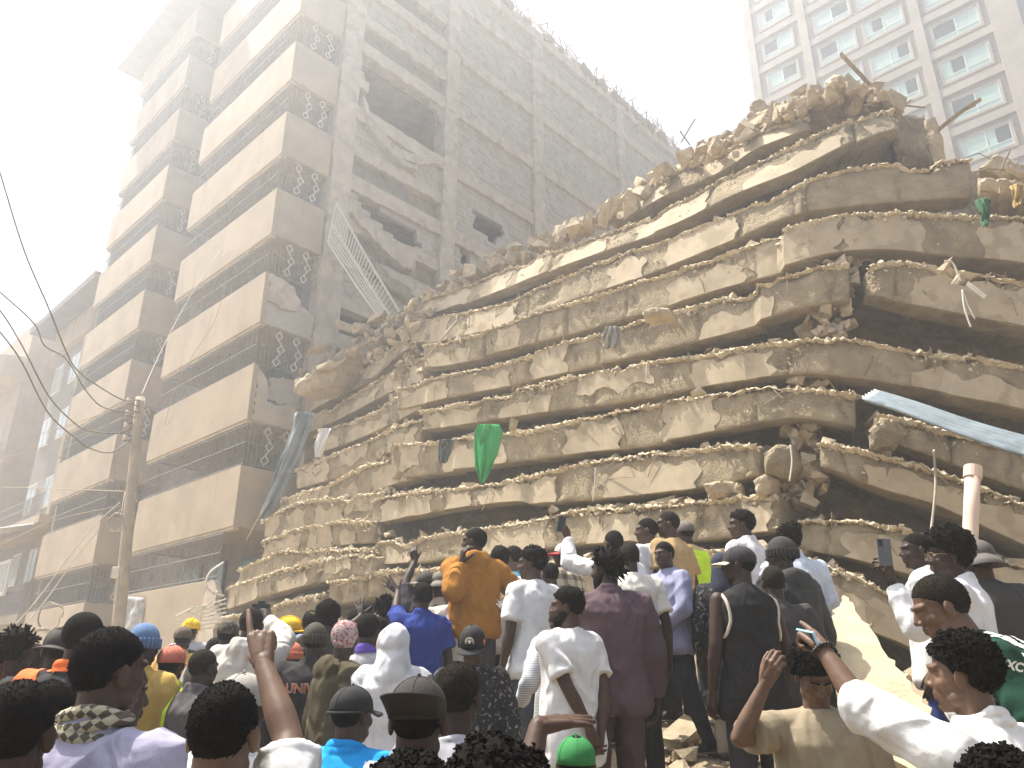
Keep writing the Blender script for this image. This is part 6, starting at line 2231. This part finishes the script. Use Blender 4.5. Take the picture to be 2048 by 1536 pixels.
P_('person in a red gingham shirt right behind the lilac shirt', (236, 1392), 2.85, yaw=-30, hyaw=-10, hair='short', top=('shirt', 'g', M_GINGHAM), R=dict(l=(.33, .05, .95)), seed=11, half=True)
P_('man in a salmon cap with a neon yellow bandana knotted at his neck', (343, 1328), 5.1, yaw=0, hair='buzz', hat=('cap', (.56, .17, .11), dict(yaw=10)), top=('tee', 'stone', (.48, .45, .40)), extra=[neck_scarf(M_NEON, 'bandana', .024, True)], seed=12)
P_('bald man in a grey jacket with a neon strap over his shoulder', (408, 1336), 5.0, yaw=-20, hyaw=-10, hair='buzz', top=('jacket', 'midgrey', (.11, .10, .095)), hairm=M_HAIR_DUST, extra=[shoulder_panels(M_NEON, -.125, -.09, 1.1, 1.55, 'neon_strap')], seed=13)
P_('person in a yellow shirt and brown cap further back on the left', (366, 1278), 8.0, yaw=0, hair='buzz', hat=('cap', (.12, .09, .06), dict(yaw=0)), top=('shirt', 'yellow_b', (.55, .33, .10)), seed=14)
P_('worker in a yellow hard hat with a dark backpack', (382, 1262), 10.0, yaw=0, hair='buzz', hat=('hardhat', (.80, .50, .02)), top=('shirt', 'palegrey', (.4, .4, .42)), extra=[shoulder_panels(mat('dark_backpack', (.03, .028, .026), .9), -.12, .14, 1.0, 1.38, 'backpack', -1, .05)], seed=15)
P_('man in a camouflage cap left of the grey hoodie', (456, 1270), 6.6, yaw=5, hair='buzz', hat=('cap', M_CAMO, dict(yaw=0)), top=('jacket', 'olivegrey', (.10, .09, .07)), seed=16)
a16 = P_('man in a pale grey hoodie holding up a camera', (503, 1250), 6.0, yaw=-3, hair='buzz', top=('hoodie', 'palegrey_hood', GREYH), hairm=M_HAIR_DUST, R=dict(w=(536, 1240, 6.35), tip=(530, 1216, 6.4), pose='grip', hint=(1, 0, -.5), wback=(.6, -1, 0)), seed=17)
P_('worker in a tilted yellow hard hat and blue shirt', (580, 1265), 7.8, yaw=-60, hyaw=-10, hair='buzz', hat=('hardhat', (.85, .50, .02)), top=('shirt', 'blue_work', (.05, .10, .33)), seed=18)
P_('person in a coral beanie and washed mint shirt', (585, 1315), 6.7, yaw=10, hair='buzz', hat=('beanie', (.55, .16, .09)), top=('shirt', 'mint', (.36, .46, .43)), seed=19)
P_('person in a blue headscarf behind the coral beanie', (600, 1294), 7.4, yaw=0, hat=('scarf', (.16, .20, .32), dict(drape=1)), hair='bald', top=('shirt', 'bluegrey', (.22, .25, .33)), seed=20)
a20 = P_('man in an olive beanie and black jacket lettered in orange', (630, 1284), 5.8, yaw=0, hair='buzz', hat=('beanie', (.055, .045, .03)), top=('jacket', 'black_letter', (.030, .028, .027)), R=dict(l=(.27, .06, .84)), seed=21, wide=1.05)
P_('person in a pink patterned bandana and long olive coat', (690, 1280), 5.35, yaw=-50, hyaw=40, hat=('scarf', M_BAND), hair='bald', top=('poncho', 'olive', OLIVE), bottom=OLIVE, seed=22, hem=.55, wide=.86)
P_('man with an afro wearing a green cap back to front', (656, 1238), 6.9, yaw=0, hair='afro', hat=('cap', (.06, .08, .03), dict(yaw=70, brim=(.16, .22, .03), up=.05, len=.08)), top=('jacket', 'darkgreen', (.04, .04, .03)), seed=23)
P_('dark head half hidden behind the green cap', (622, 1246), 7.7, yaw=0, hair='buzz', top=('tee', 'dark_a', CHAR), seed=24)
P_('man in a light grey short-sleeved shirt with a violet collar', (737, 1262), 5.7, yaw=-8, hair='short', top=('shirt', 'lightgrey', (.42, .41, .42)), sleeves='half', extra=[shoulder_panels(mat('violet_collar', (.10, .06, .30), .85), -.1, .1, 1.482, 1.56, 'violet_collar')], seed=25)
a25 = P_('person in a white hoodie with the hood up', (788, 1292), 5.2, yaw=0, hat='hood', hair='bald', top=('hoodie', 'white_hood', (.60, .59, .585)), bottom=(.55, .52, .48), seed=26)
P_('boy with short dreadlocks lifting a phone with both hands', (770, 1220), 7.3, yaw=8, hair='dreads', top=('tee', 'brownred', (.12, .05, .04)), L=dict(w=(722, 1232, 7.6), tip=(718, 1205, 7.65), pose='open', hint=(-1, 0, -.4), wback=(0, -1, 0)), R=dict(w=(748, 1228, 7.7), pose='grip', hint=(1, 0, -1)), seed=27)
P_('boy in a cream tee right of the white hood', (815, 1252), 7.6, yaw=-10, hair='buzz', hairm=M_HAIR_DUST, top=('tee', 'cream', (.55, .52, .43)), seed=28)
P_('bald head behind the boy in the cream tee', (795, 1236), 8.6, yaw=0, hair='bald', skin=2, top=('tee', 'white_c', WHITE), seed=29)
P_('man in a royal blue shirt flinging his open left hand up', (843, 1195), 6.9, yaw=18, hyaw=20, hair='mid', top=('shirt', 'royal', (.028, .05, .22)), sleeves='short', L=dict(w=(795, 1172, 7.3), tip=(762, 1140, 7.35), pose='open', hint=(-.6, 0, -1), wback=(0, -1, .2)), seed=30, face=False)
P_('person in a dark cap with one bare arm stretched straight up', (850, 1168), 8.0, yaw=20, hair='buzz', hat=('cap', (.05, .045, .04), dict(yaw=55, brim=(.22, .2, .17))), top=('tee', 'dark_b', (.05, .045, .05)), L=dict(w=(832, 1112, 8.2), tip=(828, 1092, 8.2), pose='grip', hint=(-1, 0, -.2), wback=(0, -1, 0)), seed=31)
P_('man in a white knitted hat and beige tee', (902, 1183), 7.2, yaw=6, hyaw=14, hair='buzz', hat=('kufi', (.66, .61, .54)), top=('tee', 'beige', (.58, .50, .42)), seed=32)
P_('person in a grey bucket hat behind the white knitted hat', (880, 1170), 8.0, yaw=0, hair='buzz', hat=('bucket', (.16, .14, .11)), top=('tee', 'tan_a', (.4, .33, .25)), seed=33)
a31 = P_('man in an orange-brown hoodie with a hand at his mouth', (948, 1084), 7.2, yaw=12, hyaw=62, hair='short', top=('hoodie', 'ochre', (.345, .15, .026)), bottom=(.055, .055, .055), L=dict(w=(922, 1124, 7.0), tip=(928, 1100, 6.95), pose='grip', hint=(-.45, .3, -1), wback=(-1, -.5, 0)), R=dict(l=(.25, .22, 1.12), hint=(1, -.6, -.2)), seed=34, hem=.86)
def b_cap(p, body): pass
a32 = P_('young man facing the camera in a black cap with a round emblem', (945, 1294), 5.0, yaw=176, hyaw=-4, hpitch=24, hair='buzz', hat=('snapback', (.020, .019, .019), dict(yaw=0, emblem=1)), top=('jacket', 'dp', M_DARKPAT), face='down', skin=1, seed=35)
P_('man in a white tee and black trousers with his back turned, beside the orange hoodie', (1000, 1120), 7.8, yaw=5, hair='mid', top=('tee', 'white_d', WHITE), bottom=BLACK, seed=36)
P_('face glimpsed between two white tees', (1024, 1116), 8.5, yaw=60, hair='short', top=('tee', 'teal', (.08, .28, .36)), skin=2, seed=37)
a35 = P_('curly-haired man in a white tee looking left, bracelet on his wrist', (1062, 1128), 6.3, yaw=40, hyaw=40, hair='curl', top=('tee', 'white_e', (.65, .635, .61)), bottom=(.07, .08, .09), skin=1, R=dict(l=(.25, .08, .80)), extra=[bracelet('R', M_WHITEC, .033, .006)], seed=38)
P_('man in a denim shirt laying a hand on the orange hoodie', (1100, 1150), 7.0, yaw=25, hair='short', top=('shirt', 'denim', (.22, .25, .31)), L=dict(w=(1010, 1225, 6.6), tip=(985, 1170, 6.8), pose='open', hint=(-.4, 0, -1), wback=(0, -1, 0)), seed=39)
P_('man in a white cap with a red brim looking left, in a plaid shirt', (1128, 1110), 7.5, yaw=60, hyaw=30, hair='buzz', hat=('cap', (.68, .60, .52), dict(yaw=0, brim=(.45, .05, .05))), top=('shirt', 'pl', M_PLAID), skin=0, seed=40, face=True)
P_('person in a red jacket left of the plaid shirt', (1108, 1150), 8.3, yaw=20, hair='short', top=('jacket', 'red_b', (.42, .02, .03)), seed=41)
a37 = P_('tall man with dreadlocks in a dusty plum coverall', (1212, 1140), 5.2, yaw=6, hyaw=45, hair='dreads', top=('coverall', 'plum', (.105, .068, .078)), bottom=(.085, .055, .063), skin=0, beard=True, seed=42, wide=1.08)
a38 = P_('bearded man in a white tee in profile, hands clasped behind him', (1133, 1214), 4.9, yaw=38, hyaw=42, hair='mid', top=('tee', 'white_f', (.64, .62, .59)), bottom=(.5, .46, .40), skin=1, beard=True, R=dict(l=(.06, -.20, .86), hint=(1, -.6, 0)), L=dict(l=(-.02, -.21, .88), hint=(-1, -.6, 0)), seed=43, hem=.72)
P_('person in a grey striped shirt hidden by the bearded man', (1118, 1232), 5.5, yaw=30, hair='short', top=('shirt', 'pin', M_PIN), L=dict(l=(-.30, .12, 1.0)), seed=44)
P_('man reaching up with a phone, white sleeve with a dark printed band', (1226, 1088), 7.0, yaw=10, hyaw=20, hair='buzz', top=('shirt', 'white_g', WHITE), L=dict(w=(1136, 1076, 7.2), tip=(1120, 1036, 7.2), pose='grip', hint=(-.5, 0, -1), wback=(.3, -1, 0)), skin=1, seed=45)
a41 = P_('close-cropped man in a cream tee and black trousers', (1258, 1115), 6.2, yaw=4, hyaw=8, hair='buzz', top=('tee', 'cream_b', (.66, .61, .52)), bottom=BLACK, hairm=M_HAIR_DUST, seed=46)
P_('boy in a washed white tee looking left above the cream tee', (1292, 1062), 7.6, yaw=50, hyaw=35, hair='buzz', top=('tee', 'white_h', (.6, .59, .57)), seed=47, skin=1)
P_('man in a tan tee at the top of the mound', (1335, 1049), 7.6, yaw=40, hyaw=45, hair='buzz', top=('tee', 'tan_b', (.40, .27, .13)), hairm=M_HAIR_DUST, skin=1, seed=48)
P_('person in a grey cap and a neon safety vest', (1370, 1066), 8.2, yaw=20, hair='buzz', hat=('cap', (.14, .12, .10), dict(yaw=0)), top=('tee', 'tan_c', (.5, .36, .18)), extra=[vest_bands(M_NEON)], seed=49)
a44 = P_('smiling man in a lavender shirt, hands at his belt', (1328, 1110), 6.7, yaw=120, hyaw=10, hpitch=6, hair='short', top=('shirt', 'lavender', (.27, .27, .38)), bottom=(.028, .032, .042), skin=1, face=True, L=dict(l=(-.10, .20, 1.0), hint=(-1, -.5, 0)), R=dict(l=(.08, .2, 1.0), hint=(1, -.6, 0)), stance=.7, seed=50)
P_('person in a navy headscarf and black patterned top', (1442, 1134), 6.5, yaw=-10, hat=('scarf', NAVY, dict(drape=1)), hair='bald', top=('shirt', 'dp2', M_DARKPAT), bottom=(.3, .26, .2), seed=51)
a46 = P_('lean man in a black sleeveless top and a cream-fronted cap', (1476, 1130), 5.0, yaw=14, hyaw=55, hair='buzz', hat=('cap', (.03, .028, .028), dict(yaw=0, brim=(.60, .54, .42))), top=('tank', 'black_tank', (.020, .019, .019)), bottom=(.03, .03, .032), skin=0,
        L=dict(l=(-.28, .02, .74)), R=dict(l=(.28, .05, .76)), extra=[armhole_trim], seed=52, hem=.72)
P_('man in an open white shirt standing high at the back', (1482, 1050), 7.0, yaw=45, hyaw=40, hair='mid', top=('shirt', 'white_i', (.6, .57, .56)), skin=1, seed=53)
P_('man in a black beanie and dark hooded cape looking left', (1562, 1112), 5.6, yaw=25, hyaw=60, hair='buzz', hat=('beanie', (.035, .032, .030)), top=('poncho', 'dark_cape', (.050, .047, .044)), skin=0, seed=54, hem=.55)
P_('short-haired boy in a dark tee between the sleeveless top and the cape', (1546, 1166), 5.3, yaw=0, hair='short', hairm=M_HAIR_DUST, top=('tee', 'dark_c', (.055, .05, .048)), seed=55, scale=.93)
P_('curly head and pale blue shirt behind the dark cape', (1578, 1082), 6.4, yaw=0, hair='curl', top=('shirt', 'paleblue', (.50, .53, .60)), seed=56)
a51 = P_('man in a khaki tee bowing his head, one hand raised to his brow', (1630, 1352), 3.4, yaw=172, hyaw=4, hpitch=38, hair='afro', top=('tee', 'khaki', (.27, .22, .145)), bottom=(.05, .04, .03), skin=2, face='down',
        R=dict(w=(1530, 1368, 3.25), tip=(1552, 1318, 3.2), pose='shade', hint=(1, .3, -1), wback=(-.3, -.8, .3)), seed=57, lean=6)
a52 = P_('curly-haired man in a bright white shirt stretching his left arm out, phone in hand', (1922, 1350), 2.6, yaw=32, hyaw=22, hair='curl', top=('shirt', 'white_near_b', (.68, .66, .62)), sleeves='half', skin=2,
        L=dict(w=(1640, 1290, 2.8), tip=(1572, 1232, 3.0), pose='point', hint=(-.4, 0, -1), wback=(0, -.6, 1)), extra=[bracelet('L', M_BEAD, .034, .0075)], seed=58, half=True, wide=1.05)
a53 = P_('man with an afro and thin glasses in a white shirt, filming with a raised phone', (1893, 1114), 4.4, yaw=62, hyaw=22, hair='bigafro', top=('shirt', 'white_j', (.63, .62, .61)), skin=0, L=dict(w=(1785, 1168, 4.4), tip=(1768, 1120, 4.35), pose='grip', hint=(-.2, 0, -1), wback=(.3, -1, 0)), extra=[eyeglasses], face=True, seed=59)
P_('man in a white shirt in profile behind the raised phone', (1832, 1102), 5.3, yaw=55, hyaw=30, hair='buzz', top=('shirt', 'white_k', WHITE), bottom=(.04, .07, .25), skin=0, seed=60)
P_('man in a grey bucket hat and dark tee at the right edge', (1957, 1122), 4.8, yaw=-8, hair='buzz', hat=('bucket', (.10, .085, .075)), top=('tee', 'charcoal_b', (.055, .052, .048)), skin=1, seed=61)
a56 = P_('man bending forward in a dark green football shirt with white shoulder stripes', (1880, 1216), 3.3, yaw=74, hyaw=4, hpitch=18, lean=40, hair='short', hairm=M_HAIR_DUST, top=('tee', 'football_green', (.012, .045, .028)), skin=2, seed=62)
P_('curly head cut off by the lower right corner', (2010, 1622), 1.75, yaw=0, hair='curl', top=('tee', 'dark_d', CHAR), seed=63, half=True)
a58 = P_('man in a shiny sky-blue track jacket and a black cap worn backwards', (706, 1430), 3.4, yaw=-14, hyaw=-14, hair='buzz', hat=('cap', (.022, .021, .020), dict(yaw=0, strap=1, len=.07)), top=('jacket', 'skyblue', (.015, .27, .62)), skin=1, seed=64, half=True)
a59 = P_('person in a large dark cap turned so its brim faces back', (836, 1440), 2.35, yaw=-4, hair='buzz', hat=('cap', (.030, .025, .021), dict(yaw=180, up=.035, droop=-.02, len=.085)), top=('jacket', 'black_c', BLACK), seed=65, half=True)
P_('short-haired man in a pale collared top right of the dark cap', (916, 1394), 3.0, yaw=-10, hair='short', top=('tee', 'greywhite', (.38, .37, .39)), skin=0, hairm=M_HAIR_DUST, seed=66, half=True)
a61 = P_('black-haired person at the bottom edge holding a flat hand out to the right', (822, 1655), 1.7, yaw=-6, hair='afro', top=('tee', 'black_d', BLACK), R=dict(w=(1088, 1402, 1.95), tip=(1185, 1392, 2.05), pose='flat', hint=(-.2, -.2, -1), wback=(-.1, -.35, 1)), skin=1, seed=67, half=True)
P_('person in a grass-green cap at the bottom edge', (1152, 1530), 3.3, yaw=0, hair='buzz', hat=('cap', (.03, .19, .05), dict(yaw=0)), top=('tee', 'dark_e', CHAR), seed=68, half=True, scale=.88)
P_('dark bushy head nearest the camera at the bottom edge', (985, 1668), 1.5, yaw=5, hair='bigafro', top=('tee', 'black_e', BLACK), seed=69, half=True)
P_('short-haired man in a brown jacket in a gap at the far left', (68, 1322), 5.6, yaw=5, hair='short', hairm=M_HAIR_DUST, top=('jacket', 'brown_a', (.10, .07, .05)), seed=71)
P_('dusty close-cropped man between the blue beanie and the tall black jacket', (232, 1283), 6.4, yaw=-8, hair='buzz', hairm=M_HAIR_DUST, top=('shirt', 'greyblue', (.25, .27, .3)), seed=72)
P_('man in a faded grey tee left of the camouflage cap', (428, 1300), 7.4, yaw=6, hair='short', hairm=M_HAIR_DUST, top=('tee', 'fadedgrey', (.34, .33, .31)), seed=73)
P_('man in a maroon tee between the hard hat and the green cap', (612, 1262), 8.6, yaw=0, hair='mid', top=('tee', 'maroon', (.16, .04, .04)), seed=74)
P_('man in a white tee behind the boy lifting a phone', (708, 1242), 8.8, yaw=0, hair='short', top=('tee', 'white_l', WHITE), seed=75)
P_('man in a grey polo right of the royal blue shirt', (872, 1232), 7.6, yaw=0, hair='short', hairm=M_HAIR_DUST, top=('tee', 'greypolo', (.22, .22, .22)), seed=76)
P_('man in a faded navy tee behind the black patterned top', (1405, 1112), 8.3, yaw=15, hair='buzz', top=('tee', 'navyfade', (.07, .08, .12)), seed=77)
P_('short-haired man in a dark red tee behind the white hood', (760, 1262), 6.6, yaw=0, hair='short', top=('tee', 'darkred', (.2, .04, .04)), seed=78)
finish_people()

# ---------- prints and trims that need the finished garment
M_LETTER = mat('orange_print', (.78, .20, .05), .8, .06, 20); M_LETTERW = mat('white_print', (.72, .66, .58), .8, .06, 20)
text_on(a20, a20['bo'], 'UNIVER', 1.285 * a20['k'], .082, M_LETTERW, .01, .004, 'lettering_outline', .004)
text_on(a20, a20['bo'], 'UNIVER', 1.285 * a20['k'], .082, M_LETTER, .01, .007)
kk = a58['k']
for x0 in (-.30, .30):
    patch_on(a58, 'white_stripe', M_WHITEC, lambda c: (x0 < 0) == (c.x < 0) and 1.418 * kk < c.z < 1.46 * kk and .12 * kk < abs(c.x), .004)
    patch_on(a58, 'white_stripe', M_WHITEC, lambda c: (x0 < 0) == (c.x < 0) and .245 * kk < abs(c.x) < .262 * kk, .004)
# small three-leaf mark on the back of the jacket
pb = PB()
bv = bvh_of(a58['go'])
def on_back(x, z, rise=.004):
    h = bv.ray_cast(V3(x, -1, z), V3(0, 1, 0)); return V3(x, (h[0].y if h[0] else -.15) - rise, z)
for an in (-.6, 0, .6):
    for q in range(5):
        r0 = .008 + q * .007
        pb.ell(on_back(.05 + math.sin(an) * r0, 1.315 * kk + math.cos(an) * r0), (.006 - abs(q - 2) * .0012, .002, .006), None, 8, 6)
for q in range(3): pb.cap(on_back(.03, (1.297 - q * .006) * kk), .0014, on_back(.07, (1.297 - q * .006) * kk), .0014, 5)
pb.cap(on_back(.028, 1.268 * kk), .003, on_back(.072, 1.268 * kk), .003, 5)
quick('logo', pb, M_WHITEC, a58['go'])
kk = a56['k']
Uf = a56['U']
for q in range(3):
    for sg in (-1, 1):
        x0 = .075 + q * .028
        patch_on(a56, 'white_stripe', M_WHITEC, lambda c: .0 < sg * c.x - x0 * kk < .017 * kk and c.z > 1.16 * kk and c.y > .12, .004)
for sg in (-1, 1):
    patch_on(a56, 'white_panel', M_WHITEC, lambda c: .175 * kk < sg * c.x < .205 * kk and c.z > 1.1 * kk, .003)
def side_text(p, txt, px, d, size, slope, m):
    """print on the flank that is turned to the viewer"""
    cu = bpy.data.curves.new('t', 'FONT'); cu.body = txt; cu.size = size; cu.align_x = 'CENTER'; cu.extrude = .002; cu.resolution_u = 3; cu.offset = .002
    ob = bpy.data.objects.new('t', cu); COL.objects.link(ob)
    me = bpy.data.meshes.new_from_object(ob.evaluated_get(bpy.context.evaluated_depsgraph_get())); bpy.data.objects.remove(ob)
    b = bvh_of(p['go'])
    Mi_ = p['M'].inverted(); o_ = Mi_ @ CAM
    cs, sn = math.cos(rad(slope)), math.sin(rad(slope))
    pw = FPX / d
    for v in me.vertices:
        tx, ty = v.co.x * cs - v.co.y * sn, v.co.x * sn + v.co.y * cs
        dr_ = (Mi_.to_3x3() @ ray(px[0] + tx * pw, px[1] - ty * pw)).normalized()
        h = b.ray_cast(o_, dr_)
        if h[0] is None: print('print missed the cloth'); h = (o_ + dr_ * d, dr_)
        v.co = h[0] - dr_ * (.004 + abs(v.co.z))
    me.materials.clear(); me.materials.append(m)
    o = bpy.data.objects.new('lettering', me); COL.objects.link(o); o.parent = p['go']
side_text(a56, 'CXC', (2020, 1338), 3.1, .050, -14, M_LETTERW)
# dark printed band on the raised white sleeve: short blocks
# khaki tee print
kk = a51['k']
bv = bvh_of(a51['go'])
pb = PB()
def on_front(x, z, rise=.004):
    h = bv.ray_cast(V3(x, 1, z), V3(0, -1, 0)); return V3(x, (h[0].y if h[0] else .15) + rise, z)
for q in range(4):
    x = -.035 + q * .016
    for z in range(6): pb.cap(on_front(x, (1.04 + z * .018) * kk), .003, on_front(x, (1.058 + z * .018) * kk), .003, 5)
for q in range(7): pb.cap(on_front(.03, (1.03 + q * .014) * kk), .0022, on_front(.048, (1.04 + q * .014) * kk), .0022, 5)
pb.cap(on_front(-.045, 1.02 * kk), .006, on_front(.03, 1.015 * kk), .006, 6)
quick('chest_print', pb, mat('cream_print', (.55, .50, .38), .85), a51['go'])
# things in hands
phone(1769, 1104, 4.33, yaw=-8, pitch=-4, roll=4, label='dark phone held upright by the man with the afro and glasses', m=mat('grey_phone', (.10, .10, .095), .3, 0, spec=.5))
phone(1618, 1282, 2.85, w=.078, h=.165, yaw=20, pitch=-68, roll=70, m=M_PHONEBLUE, label='pale blue phone under the pointing hand of the man in bright white', lens=False)
phone(1123, 1048, 7.2, yaw=10, roll=10, label='black phone lifted by the arm in the printed white sleeve')
phone(737, 1218, 7.68, yaw=0, roll=90, label='dark phone lifted level by the boy with short dreadlocks')
# camera of the man in the grey hoodie
cr = at(524, 1217, 6.42)
cmr = MB(); cmr.frame_box(cr, V3(1, 0, 0), V3(0, 1, 0), V3(0, 0, 1), -.075, .06, -.03, .03, -.042, .036)
co = cmr.build('camera', M_PHONE, None, bevel=.006); tag(co, 'black camera raised by the man in the pale grey hoodie', 'camera')
q = PB(); q.cap(cr + V3(0, .03, -.005), .032, cr + V3(0, .10, -.005), .034, 14, flat1=True); quick('lens', q, M_PHONE, None).parent = co
q = MB(); q.frame_box(cr, V3(1, 0, 0), V3(0, 1, 0), V3(0, 0, 1), -.03, .02, -.02, .025, .0365, .055); q.build('viewfinder', M_PHONE).parent = co
# ================================================================== ground: street and the mound of rubble under the crowd
_ctl = [(-12, 24, .0), (-20, 12, 0), (0, -5, 0), (-6, -5, 0), (6, -5, 0), (9, 3, .6), (8, 7.5, 1.6), (5, 8.6, 2.0), (2.5, 9.8, 2.3), (0, 12, 2.4), (-3, 15.5, 2.2), (-5.5, 18, 2.0), (-7.5, 17, .9), (-6, 13, .8), (-8, 8, .2), (-5, 5, .15), (-4, 1, 0), (4, 1, .1), (5, 4, .7), (14, 14, 1.5), (0, 22, 1), (30, 40, 0), (-40, 40, 0), (40, 5, 0), (-40, 0, 0), (0, -25, 0)]
_gp = np.array([(x, y, z) for x, y, z in GROUND_PTS] + _ctl)
def ground_z(X, Y):
    X = np.asarray(X, float); Y = np.asarray(Y, float)
    d2 = (X[:, None] - _gp[None, :, 0]) ** 2 + (Y[:, None] - _gp[None, :, 1]) ** 2
    w = 1 / (d2 + .004) ** 1.5
    return (w * _gp[None, :, 2]).sum(1) / w.sum(1), d2.min(1)
xs = np.r_[-70, -50, -35, -25, np.linspace(-18, -6, 13), np.linspace(-5.6, 5.6, 150), np.linspace(6, 18, 13), 25, 35, 50, 70]
ys = np.r_[-28, -18, -10, -5, -2, 0, np.linspace(.8, 12, 150), np.linspace(12.5, 22, 20), 30, 45, 60, 84]
XX, YY = np.meshgrid(xs, ys, indexing='ij')
ZZ, dm = ground_z(XX.ravel(), YY.ravel())
P = np.c_[XX.ravel(), YY.ravel(), np.zeros(XX.size)]
mound = np.clip((YY.ravel() - 2.5) / 2.5, 0, 1) * (np.abs(XX.ravel()) < 12)
amp = np.clip(dm * 4, 0, 1) * mound
ZZ = ZZ + amp * (.10 * fbm(P * 1.9, 3, 3) + .05 * fbm(P * 6, 2, 8)) - .004
n1_, n2_ = len(xs), len(ys)
fs = [(i * n2_ + j, (i + 1) * n2_ + j, (i + 1) * n2_ + j + 1, i * n2_ + j + 1) for i in range(n1_ - 1) for j in range(n2_ - 1)]
o = mesh_obj('ground', np.c_[XX.ravel(), YY.ravel(), ZZ].tolist(), fs, M_SOIL, None, True)
tag(o, 'dusty street rising into a mound of rubble soil under the crowd', None, kind='structure')
rg = random.Random(66)
sc = Scatter()
def gz(x, y): return float(ground_z([x], [y])[0][0])
pts = [(rg.uniform(-5, 5.4), rg.uniform(3.2, 11)) for _ in range(3600)]
zz_, _d = ground_z([p[0] for p in pts], [p[1] for p in pts])
for (x, y), z in zip(pts, zz_):
    s_ = rg.choice([.03, .04, .05, .06, .08, .1, .14])
    sc.put((x, y, z + s_ * .15), s_, rg, .8)
sc.build('ground_rubble', M_ROCK)
tag(bpy.data.objects['ground_rubble'], 'small stones and crumbs strewn over the mound among the feet', 'rubble', kind='stuff')
lumps = []
while len(lumps) < 14:
    x, y = rg.uniform(.6, 2.6), rg.uniform(4.2, 7.2)
    if min((x - g[0]) ** 2 + (y - g[1]) ** 2 for g in GROUND_PTS) < .05: continue
    z = gz(x, y)
    u_, v_ = proj((x, y, z))
    if not (1270 < u_ < 1700 and v_ < 1536): continue
    lumps.append((u_, Vector((x, y, z)), rg.uniform(.14, .34)))
lumps.sort(key=lambda t: t[0])
for i, (u_, p, s_) in enumerate(lumps):
    place_chunk(p + UP * s_ * .12, s_, 'broken concrete lump on the mound between the onlookers\' feet, %s from left' % ordn(i), 'concrete lumps on the mound', rg)
# ================================================================== dusty air
M_HAZE = bpy.data.materials.new('dusty_air'); M_HAZE.use_nodes = True
_n = M_HAZE.node_tree.nodes
_n.remove(_n['Principled BSDF'])
_v = _n.new('ShaderNodeVolumePrincipled')
_v.inputs['Color'].default_value = (.935, .967, 1.0, 1)
_v.inputs['Density'].default_value = HAZE_DENSITY
_v.inputs['Anisotropy'].default_value = 0.6
M_HAZE.node_tree.links.new(_v.outputs[0], _n['Material Output'].inputs['Volume'])
mb = MB()
mb.frame_box(Vector((0, 0, 0)), Vector((1, 0, 0)), Vector((0, 1, 0)), UP, -75, 75, -30, 85, -2.0, 58.5)
o = mb.build('haze', M_HAZE)
tag(o, 'pale brown dust hanging in the air over the whole site', 'dust', kind='stuff')
